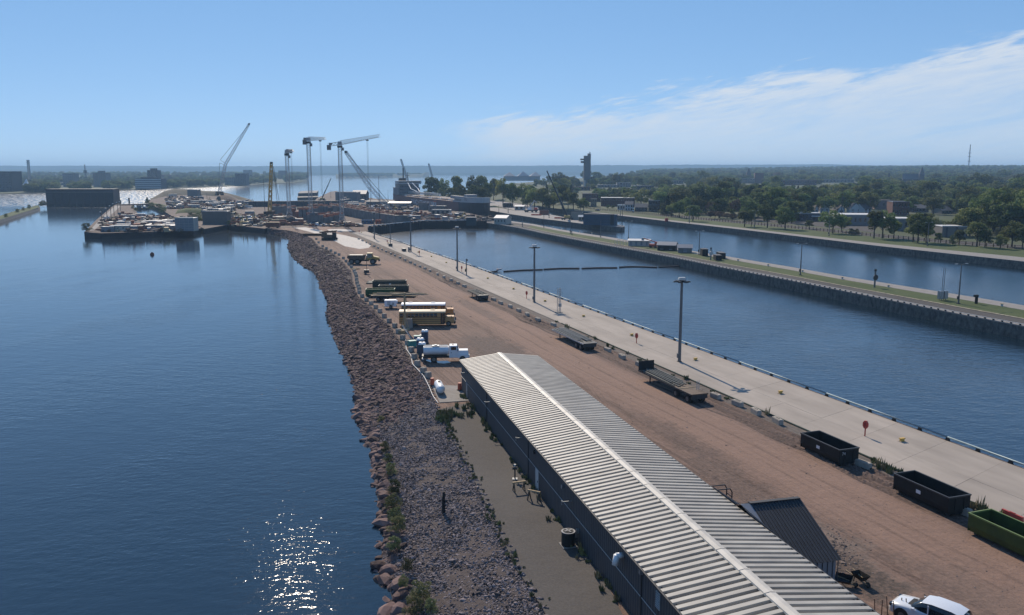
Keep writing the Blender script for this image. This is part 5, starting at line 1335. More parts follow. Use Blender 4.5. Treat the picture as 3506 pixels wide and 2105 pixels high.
MB().box((0, 0, 1.0), (3.0, 1.6, 1.0)).box((-1.1, 0, 1.9), (.9, 1.2, .9)).build('chassis', m_orange, t); MB().bar((-1, 0, 2.3), (3.8, 0, 3.6), .3).build('boom', m_orange, t); MB().box((4.1, 0, 3.3), (.8, 1.4, 1.0)).build('basket', m_steel, t)
for x in (-1, 1):
    for s in (-1, 1): wheel(t, x, s * .8, .45, .35)
for k, (x, y, L, H) in enumerate(((2410, 875, 4.2, 2.4), (2468, 883, 5.5, 1.9), (2456, 890, 4.0, 1.7))):
    t = thing('steel_box', ['tall black steel box beside the pole on the middle pier', 'long black steel box farther back on the middle pier', 'low black steel box at the front on the middle pier'][k], 'box', P(x, y), AX + R(70), 'black steel boxes')
    MB().box((0, 0, H / 2), (2.0, L, H)).build('body', m_blk, t); MB().box((0, 0, H + .05), (2.15, L + .15, .1)).build('lid', m_dark, t)
    for y_ in (-L / 2 - .05, L / 2 + .05): MB().box((0, y_, H * .55), (.12, .08, H * .8)).build('rib', m_dark, t)
def poleA(label, x, y, yt, arms=2, m=None):
    q = P(x, y); h = ZAT(q, yt) - G
    t = thing('lamp_post', label, 'lamp post', q, AX, 'lamp posts')
    MB().cyl((0, 0, 0), (0, 0, h), .2, .1, 8).build('pole', m or m_mast, t); MB().box((0, 0, .1), (.6, .6, .2)).build('base', m_dsteel, t)
    for s in ([-1, 1] if arms == 2 else [1] if arms == 1 else []):
        MB().bar((0, 0, h - .1), (0, s * 1.3, h + .15), .09).build('arm', m_mast, t); MB().box((0, s * 1.5, h + .15), (.3, .7, .14)).build('lamp', m_trim, t)
    MB().box((0, .22, 1.4), (.35, .3, .7)).build('switch_box', m_dsteel, t)
    return t
MIDP = [(3281, 1040, 905), (2740, 942, 835), (2393, 872, 792), (2152, 826, 758), (2056, 812, 755), (1953, 800, 752), (1958, 803, 790), (1862, 778, 730), (1789, 776, 742), (1783, 766, 738)]
for k, (x, y, yt) in enumerate(MIDP[:9]): poleA('lamp post on the middle pier, %s from the near end' % ORD[k], x, y, yt, 2 if k < 4 else 0)
for k, (x, y, yt) in enumerate(((2994, 984, 928), (2433, 891, 852))):
    q = P(x, y); h = ZAT(q, yt) - G
    t = thing('signal_sign', ['round dark signal sign on a post, nearer one on the middle pier', 'pale round signal sign on a post near the black boxes'][k], 'sign', q, AX)
    MB().bar((0, 0, 0), (0, 0, h), .3).build('post', m_mast, t); MB().at((-.2, 0, h * .62), 0, (0, math.pi / 2, AX * 0)).cyl((0, 0, -.06), (0, 0, .06), .75, n=16).build('disc', m_dsteel if k == 0 else m_trim, t); MB().box((0, 0, h + .25), (.4, .4, .5)).build('lamp', m_black, t)
q = P(3226, 1028); t = thing('control_cabinet', 'two grey control cabinets with thin mast rods on the grass', 'cabinet', q, AX)
for y_ in (-.7, .6): MB().box((0, y_, 1.3), (.9, 1.0, 1.8)).build('cabinet', m_steel, t); MB().bar((.3, y_, 0), (.3, y_, .5), .1).bar((-.3, y_, 0), (-.3, y_, .5), .1).build('leg', m_dsteel, t)
for y_ in (-.2, .3): MB().bar((0, y_, .3), (0, y_, 7.6), .12).build('mast_rod', m_steel, t)
q = P(3342, 1040); t = thing('call_post', 'short black call post near the tall lamp post', 'post', q, AX); MB().bar((0, 0, 0), (0, 0, 1.6), .45).build('post', m_blk, t); MB().box((.1, .1, 1.8), (.7, .8, .5)).build('head', m_blk, t)
for k, (x, y) in enumerate(((3430, 1048), (3042, 983), (2884, 955), (2748, 931), (2630, 910), (2527, 893), (2026, 801), (1985, 795), (1923, 785), (1892, 780))):
    t = thing('pier_bollard', 'pale mooring bollard on the middle pier walkway, %s from the near end' % ORD[k], 'bollard', P(x, y, G + .02), 0, 'middle pier bollards'); MB().cyl((0, 0, 0), (0, 0, .5), .28, .22, 10).build('stem', m_trim, t); MB().cyl((0, 0, .5), (0, 0, .65), .4, .38, 10).build('cap', m_cream, t)
t = thing('fence_frames', 'cluster of pale pipe frames on the grass beside the white shed', 'frames', P(2130, 838), R(-14))
for k in range(6): MB().tube([(k * 1.2 - 3, 0, 0), (k * 1.2 - 3, 0, 1.6 + .5 * (k % 2)), (k * 1.2 - 2.2, .6, 1.6 + .5 * (k % 2)), (k * 1.2 - 2.2, .6, 0)], .07).build('pipe_frame', m_trim, t)
kp = MB().box((0, 0, .12), (.3, .3, .25)).mesh('kerb_post', m_black)   # small dark posts along the kerb
kr = thing('kerb_rail', 'low pale rail with dark posts along the canal edge of the middle pier', 'rail', (0, 0, G + .12))
kl = resample([mL[i].lerp(mR[i], .012) for i in range(NM)], 190)
MB().tube([(p.x, p.y, .3) for p in kl[::4]], .07, 6).build('rail', m_trim, kr)
for p in kl: o = link(bpy.data.objects.new('post', kp), kr); o.location = (p.x, p.y, 0)
t = tag(MB().bar(P(1968, 822, 1.6) - AR * .3, P(2050, 839, 1.6) - AR * .3, .5, .6).build('fender_beam', m_trim), 'long pale fender beam on the wall of the middle pier', 'fender')

# lock island: blue gate leaves, huts, mobile crane, clutter
t = thing('gate_leaf', 'stored blue-grey lock gate leaf with horizontal ribs on the island', 'lock gate', P(2042, 771), R(-15))
w = 15.0; h = ZAT(P(2042, 771), 733) - G
for k in range(4): MB().box((0, 2.5, h * (k + .5) / 4), (w, 4.6, h / 4 - .12)).build('plate', m_blueg, t)
for k in range(5): MB().box((0, 2.45, h * k / 4 + .02), (w + .15, 4.9, .12)).build('rib', m_dsteel, t)
MB().box((w / 2 + 1.1, 2.6, h / 2), (2.0, 4.0, h)).build('end_post', m_dark, t); MB().box((w / 2 + 2.9, 2.2, h / 2), (1.2, 5.0, h * .98)).build('end_leaf', m_blueg, t)
building('gate_house', 'tan flat-roofed hut left of the stored gate leaf', 'building', 1955, 1993, 752, 728, 5, m_hut, m_conc2, R(-10), 0, 0)
building('gate_shelter', 'small open shelter with white pitched roof beside the tan hut', 'shelter', 1981, 2000, 757, 737, 3, m_hut, m_roofw, R(-10), 1, 2, roofkind='gx', rise=.8)
building('lock_hut', 'brown flat hut by the water on the lock island', 'building', 1847, 1876, 735, 721, 4, m_formw, m_conc2, R(-10), 0, 0)
building('lock_hut', 'low white-roofed hut with carport on the lock island', 'building', 1762, 1793, 719, 703, 6, m_cw, m_roofw, R(-15), 1, 2, roofkind='gx', rise=.8)
building('lock_hut', 'long dark hut near the lock island lawn', 'building', 1722, 1752, 710, 697, 5, m_dark, m_lgrey, R(-15), 1, 4)
def boom_crane(label, x, y, xt, yt, D=None, m=None, tele=True, z=G):
    q = P(x, y, z); tip = PD(xt, yt, q.y + 3)
    t = thing('mobile_crane', label, 'crane', q, 0, 'mobile cranes')
    v = tip - q
    MB().box((0, 1, .9), (7.5, 2.6, .7)).build('carrier', m_dsteel, t); MB().box((0, 1, 2.0), (3.6, 2.4, 1.5)).build('house', m or m_craney, t); MB().box((2.2, 1, 1.7), (1.2, 1.0, 1.4)).build('cab', m_glass, t)
    for xx in (-3, -1.6, 1.6, 3):
        for s in (-.1, 2.1): wheel(t, xx, s, .55, .4)
    b0 = Vector((0, 1, 2.2)); b1 = v
    for k in range(3): MB().bar(b0.lerp(b1, k / 3), b0.lerp(b1, min(1, (k + 1) / 3 + .02)), .95 - .2 * k, 1.1 - .22 * k).build('boom_section', m_dsteel if tele else m_craneb, t)
    MB().box(tuple(b1), (.5, .9, .9)).build('boom_head', m_dsteel, t)
    mb = MB()
    for k in range(8): p = b0.lerp(b1, .25 + .07 * k); mb.box((p.x + .75, p.y, p.z), (.5, .3, .2))
    mb.build('boom_fittings', m_steel, t)
    return t
boom_crane('mobile crane with long dark telescopic boom on the lock island', 1942, 752, 1873, 586)
boom_crane('small telescopic crane leaning right on the lower approach wall', 1102, 686, 1133, 611)
t = thing('truck_crane', 'truck crane with folded white boom standing by the white-roofed hut', 'crane', P(1818, 726), R(-12))
MB().box((0, 0, 1.2), (10, 2.5, .8)).build('carrier', m_dsteel, t); MB().box((3.6, 0, 2.4), (2.2, 2.4, 1.8)).build('cab', m_redp, t); MB().box((-1, 0, 2.4), (3, 2.2, 1.6)).build('house', m_white, t); MB().bar((-1, 0, 3.2), (2.5, 0, 8.5), .8).bar((2.5, 0, 8.5), (4.2, 0, 7.0), .5).build('boom', m_trim, t)
for x in (-4, -2.6, 1, 3.8):
    for s in (-1, 1): wheel(t, x, s * 1.1, .55, .4)
for k, (x, y, n_) in enumerate(((1838, 737, 7), (1916, 748, 6))):
    t = thing('barrier_row', ['red and white barrier stack in front of the truck crane', 'red and white barrier stack left of the crane foot'][k], 'barrier', P(x, y), R(-14), 'red barrier stacks')
    for i in range(n_):
        for j in range(2): MB().box((-n_ / 2 * 1.0 + i * 1.0, j * .9, .4 + .1 * j), (.9, .4, .8), .7).build('barrier', m_redp if (i + j) % 3 else m_orange, t)

# ---- big cranes
def lattice(mb, a, b_, w, n, r=.12, w2=None, tri=False):
    a, b_ = Vector(a), Vector(b_); d = (b_ - a).normalized(); w2 = w if w2 is None else w2
    up = Vector((0, 0, 1)) if abs(d.z) < .9 else Vector((0, 1, 0))
    sx = d.cross(up).normalized(); sy = sx.cross(d).normalized()
    cs = [(-1, -1), (1, -1), (1, 1), (-1, 1)] if not tri else [(-1, -1), (1, -1), (0, 1.1)]
    k = len(cs)
    def pt(i, c): t = i / n; ww = (w + (w2 - w) * t) / 2; return a.lerp(b_, t) + sx * cs[c][0] * ww + sy * cs[c][1] * ww
    for c in range(k): mb.bar(pt(0, c), pt(n, c), r * 1.1)
    for i in range(n):
        for c in range(k):
            c2 = (c + 1) % k
            mb.bar(pt(i, c), pt(i + 1, c2), r * 1.05)
            if i: mb.bar(pt(i, c), pt(i, c2), r * .7)
    return mb
def tower_crane(label, x, yb, yj, jib_end, cj_end, z=G, mw=1.9, thick=.2):
    q = P(x, yb, z); H = ZAT(q, yj) - z
    t = thing('tower_crane', label, 'tower crane', q, 0, 'tower cranes')
    MB().box((0, 0, .6), (5, 5, 1.2)).build('footing', m_conc2, t)
    mb = MB(); lattice(mb, (0, 0, 0), (0, 0, H * .14), mw * 2.0, 3, thick * 1.1, mw); mb.build('mast_foot', m_craneb, t)
    n = max(10, int(H / 1.7)); mb = MB(); lattice(mb, (0, 0, H * .14), (0, 0, H - 1.5), mw, n, thick); mb.build('mast', m_craneb, t)
    MB().box((0, 0, H - 1.2), (mw * 1.3, mw * 1.3, 1.2)).build('slewing_ring', m_dsteel, t)
    j1 = jib_end - q; j0 = cj_end - q
    mb = MB(); lattice(mb, (0, 0, H + .9), j1, 2.3, max(8, int(j1.xy.length / 3.2)), thick * .55, 1.2, True); mb.build('jib', m_craneb, t)
    mb = MB(); lattice(mb, (0, 0, H + .6), j0, 1.6, max(4, int(j0.xy.length / 2.2)), thick * .8); mb.build('counter_jib', m_craneb, t)
    MB().box((j0.x * .95, j0.y * .95, j0.z - 1.4), (2.0, 1.8, 2.8)).build('counterweight', m_grey, t)
    MB().box((j0.x * .8, j0.y * .8, j0.z + .6), (1.6, 1.4, 1.1)).build('winch_house', m_grey, t)
    MB().box((mw * .9, -mw * .5, H - 2.6), (1.2, 1.3, 1.7)).build('cab', m_grey, t)
    MB().box((0, 0, H + .6), (mw * 1.2, mw * 1.2, 2.0), .8).build('tower_head', m_craneb, t)
    k = .72; p = Vector((0, 0, H + .9)).lerp(j1, k)
    MB().box((p.x, p.y, p.z - 1.2), (1.2, 1.2, .5)).build('trolley', m_dsteel, t)
    for dx in (-.25, .25): MB().cyl((p.x + dx, p.y, p.z - 1.2), (p.x + dx, p.y, max(p.z - H * .62, 3)), .05, n=5, caps=False).build('hoist_rope', m_dsteel, t)
    return t
tower_crane('tallest pale tower crane, its jib reaching right, nearest the canal', 1172, 767, 494, PD(1300, 464, 415), PD(1124, 496, 486), thick=.13)
tower_crane('pale tower crane with foreshortened jib, middle of the three', 1066, 762, 480, PD(1114, 474, 442), PD(1042, 478, 502), thick=.13)
tower_crane('shorter pale tower crane seen jib-on, leftmost of the three', 991, 748, 522, PD(1003, 515, 480), PD(984, 518, 553), thick=.13)
def crawler(label, x, y, pts, z, w=2.2, mastpts=None, thick=.22, mh=None, stays=(), mlat=None):
    q = P(x, y, z)
    t = thing('crawler_crane', label, 'crane', q, 0, 'crawler cranes')
    for s in (-1, 1): MB().box((s * 2.6, 0, .7), (1.2, 8, 1.4)).build('track', m_tyre, t)
    MB().box((0, 2, 2.6), (4.2, 8, 2.2)).build('house', mh or m_rust, t); MB().box((-2.6, -1.5, 2.6), (1.4, 2.2, 2.0)).build('cab', m_glass, t)
    pv = [Vector((0, 0, 2.5))] + [PD(a, b_, q.y + dd) - q for a, b_, dd in pts]
    for i, (a, b_) in enumerate(zip(pv[:-1], pv[1:])):
        mb = MB(); lattice(mb, a, b_, w, max(8, int((b_ - a).length / 3)), thick, w * .7 if i == len(pv) - 2 else w); mb.build('boom_section', mlat or m_craneb, t)
    MB().box(tuple(pv[-1]), (1.6, 1.2, 1.6)).build('boom_head', m_dsteel, t)
    for (a, b_, c, d) in stays: MB().bar(PD(a, b_, q.y) - q, PD(c, d, q.y) - q, .25).build('stay', m_dsteel, t)
    return t
crawler('tall lattice crane with luffing jib on the hill at left', 752, 668, [(772, 562, 2), (853, 424, 6)], 8.0, 2.3, thick=.2, stays=((754, 547, 853, 426), (752, 558, 772, 565), (756, 548, 776, 563), (752, 558, 748, 650)))
crawler('piling crane with near-vertical pale boom in the middle of the site', 924, 742, [(929, 558, 1)], G, 1.9, mh=m_rust, mlat=m_craney, thick=.34, stays=((934, 580, 944, 640), (944, 640, 950, 700), (936, 570, 956, 690)))
crawler('lattice boom crane leaning left across the lock wall', 1345, 742, [(1262, 635, 4), (1184, 520, 8)], G, 2.3, thick=.16, mh=m_dsteel, stays=((1352, 715, 1185, 522), (1345, 742, 1360, 722)))
crawler('distant lattice crane boom behind the ship wheelhouse', 1405, 650, [(1373, 546, 0)], G, 3.2, thick=.5)
crawler('farthest lattice crane boom rising behind the park trees', 1490, 645, [(1468, 561, 0)], G, 3.2, thick=.55)

# ---- lock walls under construction, cofferdams, bulkheads
def monolith_wall(label, a, b_, n, z0, z1, thick, m, side=1, top=None, seed=1, rag=.0):
    d = (b_ - a); L = d.length; rz = math.atan2(d.y, d.x); r = random.Random(seed)
    t = thing('lock_wall', label, 'wall', (a.x, a.y, 0), rz)
    for i in range(n):
        h = z1 - r.uniform(0, rag); w = L / n
        MB().box(((i + .5) * w, side * thick / 2, (z0 + h) / 2), (w - .5, thick, h - z0)).build('monolith', m, t)
        if top:
            k = MB()
            for j in range(5):
                x = i * w + (j + .5) * w / 5
                for yy in (.2, thick - .3): k.bar((x, side * yy, h), (x, side * yy, h + 1.2), .24)
            for yy in (.2, thick - .3): k.bar((i * w, side * yy, h + 1.15), (i * w + w, side * yy, h + 1.15), .22).bar((i * w, side * yy, h + .6), (i * w + w, side * yy, h + .6), .2)
            k.build('guard_rail', top, t)
            for j in range(5):
                k2 = r.uniform(.5, 1.6); MB().box((i * w + r.uniform(.2, .8) * w, side * r.uniform(.2, .8) * thick, h + k2 / 2), (r.uniform(1, 3.5), r.uniform(1, 2.5), k2)).build('formwork', m_formw if r.random() < .6 else m_wood if r.random() < .4 else m_grey, t)
    return t
m_newc = mat('new grey concrete', (0.22, 0.205, 0.19), .85, col2=(0.11, 0.10, 0.095), scale=.25, detail=5, stretch=(1, 1))
m_orng = mat('orange guard rail', (0.42, 0.13, 0.07), .7, var=.2)
monolith_wall('long grey lock wall of concrete blocks behind orange guard rails', P(1128, 727), P(1352, 772), 12, G - .3, 8.2, 9.0, m_newc, 1, m_orng, 1, .4)
monolith_wall('grey lock wall with rusty formwork left of the middle crane', P(1022, 752), P(1064, 752), 3, G - .3, 10.2, 8.0, m_newc, 1, m_orng, 2, 1.5)
monolith_wall('grey lock wall blocks with rusty tops beside the tallest crane', P(1091, 770), P(1178, 763), 5, G - .3, 8.6, 9.0, m_newc, 1, m_orng, 3, 2.2)
monolith_wall('low grey wall blocks behind the middle crane', P(1075, 742), P(1140, 733), 4, G - .3, 9.5, 8.0, m_newc, 1, m_orng, 6, 2.0)
monolith_wall('stepped grey wall with red formwork near the cofferdam', P(965, 735), P(1015, 728), 3, G - .3, 9.0, 8.0, m_newc, 1, m_orng, 4, 2.5)
monolith_wall('long dark cofferdam wall closing the river side of the site', P(850, 708), P(1180, 706), 14, G - .3, 7.4, 6.0, mat('cofferdam steel', (0.06, 0.058, 0.06), .8, var=.3), 1, None, 5, .2)
# sheet piles of the canal bulkhead
t = thing('bulkhead', 'dark sheet pile bulkhead closing the end of the canal', 'bulkhead', (0, 0, 0))
bl = resample(BULK, 90); sm = MB().box((0, 0, 1.6), (1.0, .5, 5.6)).mesh('sheet_pile', m_sheet)
for i, p in enumerate(bl):
    o = link(bpy.data.objects.new('sheet_pile', sm), t); d = bl[min(i + 1, 89)] - bl[max(i - 1, 0)]; o.location = (p.x, p.y - (.35 if i % 2 else 0), .0); o.rotation_euler[2] = math.atan2(d.y, d.x); o.scale = ((bl[1] - bl[0]).length * .98, 1, .88 + .04 * ((i * 7) % 4))
MB().tube([(p.x, p.y - .4, G + 1.9) for p in bl[::6]], .25, 6).build('cap_beam', m_trim, t)
t = thing('bulkhead_box', 'dark blue-black gate box standing on the canal bulkhead', 'box', P(1613, 772), R(2)); MB().box((0, 1.5, 2.2), (5.4, 3, 4.4)).build('body', mat('blue black steel', (.03, .045, .055), .6), t); MB().box((0, 1.5, 4.5), (5.8, 3.4, .2)).build('lid', m_lgrey, t)
# buildings of the works
b1 = building('dam_building', 'pale blocky building with bright roof at the tip of the power island', 'building', 600, 664, 791, 747, 6, m_cw, m_roofw, R(-3), 0, 0)
for i in range(4):
    for j in range(5): MB().box((-b1['w'] / 2 + (i + .5) * b1['w'] / 4, -3.04, (j + .5) * b1['h'] / 5), (b1['w'] / 4 - .12, .1, b1['h'] / 5 - .1)).build('wall_panel', m_lgrey, b1)
building('dam_building', 'grey slab-sided building over the dark dam opening', 'building', 694, 778, 767, 724, 7, mat('drab grey wall', (.125, .118, .11), .9, var=.1), m_roofw, R(0), 0, 0)
building('hill_building', 'pale box building on the hill at the back of the site', 'building', 641, 677, 671, 650, 8, m_grey, m_roofw, R(-8), 0, 0, z=5)
building('pump_house', 'pale windowless block with bright roof behind the tallest crane', 'building', 1148, 1222, 692, 658, 14, m_grey, m_roofw, R(-6), 0, 0)
building('pump_house', 'dark brick house with hipped grey roof behind the pale block', 'building', 1205, 1253, 684, 652, 14, mat('dark brick', (.045, .04, .042), .9), m_lgrey, R(-4), 1, 3, roofkind='gx', rise=3.5, wsize=(.2, .4))
building('works_shed', 'long low tan-roofed shed left of the ship', 'shed', 1252, 1345, 703, 686, 14, m_grey, m_hut, R(-12), 1, 6, roofkind='gx', rise=1.2, wsize=(.3, .4))
building('works_shed', 'grey works shed with pale roof and dark doorway beside the ship hull', 'shed', 1328, 1405, 712, 691, 12, m_grey, m_trim, R(-4), 1, 4, roofkind='gx', rise=1.0, wsize=(.3, .5))
building('works_block', 'grey concrete block building beside the middle of the ship', 'building', 1433, 1464, 719, 696, 8, m_newc, m_conc2, R(-6), 0, 0)
b2 = building('works_block', 'grey flat building with two red-topped stacks by the ship', 'building', 1466, 1520, 724, 706, 10, m_newc, m_lgrey, R(-8), 1, 4, wsize=(.15, .3))
for dx in (-2.8, -1.4): MB().cyl((dx, 0, b2['h']), (dx, 0, b2['h'] + 3.2), .45, n=8).build('stack', m_trim, b2); MB().cyl((dx, 0, b2['h'] + 3.0), (dx, 0, b2['h'] + 3.6), .55, n=8).build('stack_cap', m_redp, b2)
building('works_shed', 'white-roofed open shed in front of the ship', 'shed', 1476, 1540, 736, 719, 8, m_hut, m_roofw, R(-5), 1, 4, m_dark, wsize=(.5, .6))
building('works_hut', 'small pale hut left of the grey block building', 'hut', 1418, 1433, 727, 713, 4, m_cw, m_roofw, 0, 1, 1, wsize=(.4, .5))
building('site_canopy', 'dark canopy shelter at the foot of the leftmost tower crane', 'shelter', 975, 1010, 764, 748, 5, m_dark, m_lgrey, 0, 1, 3, m_grey, wsize=(.6, .7))
building('site_office', 'blue site office with pale roof on the canal bulkhead', 'office', 1238, 1275, 766, 754, 4, mat('blue wall', (.05, .10, .17), .7), m_roofw, 0, 1, 3, wsize=(.4, .4))
building('site_office', 'orange site container beside the blue office', 'container', 1285, 1302, 766, 755, 4, m_orange, m_orange, 0, 1, 1, wsize=(.3, .4))
t = thing('orange_container', 'rusty orange open-topped container at the head of the bank road', 'container', P(933, 780) + Vector((0, 1.3, 0)), R(-3))
MB().box((0, 0, 1.6), (7.2, 2.6, 2.4)).build('body', m_formw, t); MB().box((0, 0, 2.84), (7.4, 2.8, .12)).build('rim', m_wood, t)
for i in range(9): MB().box((-3.3 + i * .82, -1.33, 1.6), (.12, .08, 2.3)).build('rib', m_rust, t)
for x in (-2.4, 2.4): MB().box((x, 0, .2), (.5, 2.2, .4)).build('skid', m_dsteel, t)
# site clutter: each piece a thing; look-alikes share a group
def proto_container(m, L=6.1):
    t = thing('storage_container', '', 'container', (0, 0, 0)); MB().box((0, 0, 1.3), (L, 2.44, 2.5)).build('body', m, t); MB().box((0, 0, 2.58), (L + .04, 2.48, .06)).build('roof', m_roofw, t)
    for i in range(8): MB().box((-L / 2 + .4 + i * (L - .8) / 7, -1.25, 1.3), (.25, .05, 2.2)).build('rib', m, t)
    MB().box((L / 2 + .02, 0, 1.3), (.05, 2.2, 2.2)).build('door', m, t); return t
def proto_trailer():
    t = thing('office_trailer', '', 'office trailer', (0, 0, 0)); MB().box((0, 0, 1.6), (9, 2.8, 2.5)).build('body', m_cw, t); MB().box((0, 0, 2.95), (9.3, 3.1, .18)).build('roof', m_roofw, t)
    for x in (-3, -.5, 2.2): MB().box((x, -1.42, 1.8), (1.0, .06, .8)).build('window', m_glass, t)
    MB().box((3.6, -1.42, 1.4), (.9, .06, 1.9)).build('door', m_lgrey, t); return t
def proto_stack(m, nm, lab):
    t = thing(nm, '', lab, (0, 0, 0)); r = random.Random(hash(nm) % 99 if False else len(nm))
    for k in range(12): MB().bar((-3, -1 + .5 * (k % 5), .2 + .32 * (k // 5)), (3 + r.uniform(-.6, .6), -1 + .5 * (k % 5), .2 + .32 * (k // 5)), .32, .26).build('beam', m, t)
    return t
def proto_excavator():
    t = thing('excavator', '', 'excavator', (0, 0, 0))
    for s in (-1, 1): MB().yprism([(-1.8, .25), (-1.5, 0), (1.5, 0), (1.8, .25), (1.6, .8), (-1.6, .8)], s * 1.1 - .3, s * 1.1 + .3).build('track', m_tyre, t)
    MB().box((-.4, 0, 1.5), (3.0, 2.4, 1.2)).build('house', m_cat, t); MB().box((.8, .7, 2.2), (1.2, 1.0, 1.5)).build('cab', m_glass, t)
    MB().bar((1.0, -.3, 1.8), (3.2, -.3, 4.6), .5).build('boom', m_cat, t); MB().bar((3.2, -.3, 4.6), (5.0, -.3, 2.2), .38).build('stick', m_cat, t); MB().box((5.0, -.3, 1.6), (.8, 1.0, 1.0), .7).build('bucket', m_dsteel, t); return t
def proto_cage():
    t = thing('rebar_cage', '', 'rebar cage', (0, 0, 0))
    for k in range(8): MB().box((0, -1.4 + .4 * k, 1.0), (5, .12, .12)).build('bar', m_formw, t)
    for k in range(7): MB().box((-2.4 + .8 * k, 0, 1.0), (.12, 3, 2.0)).build('hoop', m_formw, t)
    return t
def proto_pickup(m): return car('', (0, 0, 0), 0, m, 5.4, 2.0, 1.85, None, 'site_vehicle', True)
def proto_tank():
    t = thing('storage_silo', '', 'tank', (0, 0, 0)); MB().cyl((0, 0, 0), (0, 0, 3.2), 1.8, n=14).build('shell', m_grey, t); MB().cyl((0, 0, 3.2), (0, 0, 3.7), 1.8, .3, 14).build('roof', m_lgrey, t); return t
def proto_heap():
    t = thing('spoil_heap', '', 'heap', (0, 0, 0)); r = random.Random(4); mb = MB(); n = 14
    rings = [(3.4, 0), (2.4, .8), (1.2, 1.5)]
    for R_, z in rings:
        for k in range(n): a = k * 6.283 / n; rr = R_ * r.uniform(.8, 1.2); mb.v.append((math.cos(a) * rr * 1.3, math.sin(a) * rr, z * r.uniform(.8, 1.2)))
    for i in range(2):
        for k in range(n): mb.f.append((i * n + k, i * n + (k + 1) % n, (i + 1) * n + (k + 1) % n, (i + 1) * n + k)); mb.mi.append(0)
    mb.f.append(tuple(range(2 * n, 3 * n))); mb.mi.append(0); mb.build('mound', m_site, t); return t
def proto_box(m): 
    t = thing('plant_box', '', 'equipment', (0, 0, 0)); MB().box((0, 0, .9), (2.6, 1.6, 1.5)).build('body', m, t); MB().box((0, 0, 1.72), (2.7, 1.7, .1)).build('lid', m_trim, t); MB().cyl((.8, 0, 1.7), (.8, 0, 2.3), .12).build('exhaust', m_dsteel, t); return t
PROT = [(proto_container(m_blueg), 'blue-grey storage container'), (proto_container(m_formw), 'rust red storage container'), (proto_container(m_lgrey), 'light grey storage container'),
        (proto_trailer(), 'cream office trailer'), (proto_stack(m_wood, 'timber_pile', 'timber'), 'pale timber beam stack'), (proto_stack(m_rust, 'steel_pile', 'steel'), 'rusty steel beam stack'),
        (proto_excavator(), 'yellow excavator'), (proto_cage(), 'rust red rebar cage'), (proto_pickup(m_white), 'white site vehicle'), (proto_pickup(m_dsteel), 'dark site vehicle'),
        (proto_tank(), 'round grey tank'), (proto_heap(), 'brown spoil heap'), (proto_box(m_white), 'white machine box'), (proto_box(m_dsteel), 'dark machine box')]
used = [False] * len(PROT); PLACED = []
def single_out(placed, marks):
    """labels that name the nearest landmark, the side and the rank"""
    groups = {}
    for o, lb, x, y in placed:
        mk = min(marks, key=lambda k: (k[0] - x) ** 2 + (2.5 * (k[1] - y)) ** 2)
        groups.setdefault((lb, mk[2], 'left' if x < mk[0] else 'right'), []).append((((mk[0] - x) ** 2 + (2.5 * (mk[1] - y)) ** 2), o))
    for (lb, nm, side), l in groups.items():
        for k, (_, o) in enumerate(sorted(l, key=lambda e: e[0])): o['label'] = '%s, %s the %s of the %s' % (lb, 'closest on' if k == 0 else ORD[k] + ' closest on', side, nm)
def put_proto(k, x, y, rz, z=None, ring=None):
    p, lb = PROT[k]; z = G - .02 if z is None else z
    q = P(x, y, z)
    o = p if not used[k] else copy_tree(p)
    used[k] = True
    PLACED.append((o, lb, x, y))
    o.location = q; o.rotation_euler[2] = rz; o['label'] = lb; o['group'] = lb.split(' on the')[0].split(' standing')[0].split(' working')[0].split(' parked')[0] + ' group'
    return o
rnd = random.Random(31)
ZONES = [  # x range, y range, count, weights of kinds
    ((355, 600), (765, 791), 34, [3, 3, 4, 2, 3, 3, 1, 1, 3, 2, 1, 2, 4, 4]), ((420, 560), (742, 764), 22, [1, 2, 2, 0, 3, 3, 1, 2, 3, 3, 3, 3, 3, 3]),
    ((690, 860), (690, 716), 40, [3, 3, 4, 6, 2, 2, 2, 2, 5, 4, 1, 2, 3, 3]), ((570, 690), (672, 716), 44, [3, 2, 3, 5, 2, 2, 1, 1, 6, 5, 1, 2, 3, 3]), ((690, 800), (716, 735), 16, [2, 2, 3, 3, 2, 2, 1, 2, 3, 3, 1, 2, 3, 3]),
    ((790, 905), (735, 775), 22, [1, 1, 1, 0, 3, 4, 2, 3, 2, 2, 0, 4, 3, 3]), ((950, 1020), (752, 768), 12, [1, 1, 1, 0, 2, 3, 1, 3, 2, 2, 0, 2, 3, 3]), ((1050, 1240), (768, 776), 12, [1, 2, 0, 0, 2, 2, 0, 3, 1, 2, 0, 1, 3, 3]),
    ((1360, 1600), (738, 758), 34, [1, 1, 2, 0, 3, 4, 2, 3, 3, 3, 0, 1, 4, 4]), ((1300, 1420), (716, 738), 16, [1, 1, 1, 0, 2, 2, 2, 3, 3, 3, 0, 1, 3, 3]), ((1560, 1680), (745, 760), 10, [0, 1, 0, 0, 2, 2, 1, 2, 3, 3, 0, 0, 3, 3]), ((1180, 1420), (690, 716), 14, [1, 1, 1, 1, 1, 1, 1, 2, 5, 5, 0, 1, 2, 2])]
for (xr, yr, n_, wts) in ZONES:
    for _ in range(n_): put_proto(rnd.choices(range(14), wts)[0], rnd.uniform(*xr), rnd.uniform(*yr), rnd.choice([0, AX, AX + 1.57, rnd.uniform(0, 3)]) + rnd.uniform(-.1, .1))
for k, u_ in enumerate(used):
    if not u_: put_proto(k, 800, 700, 0)
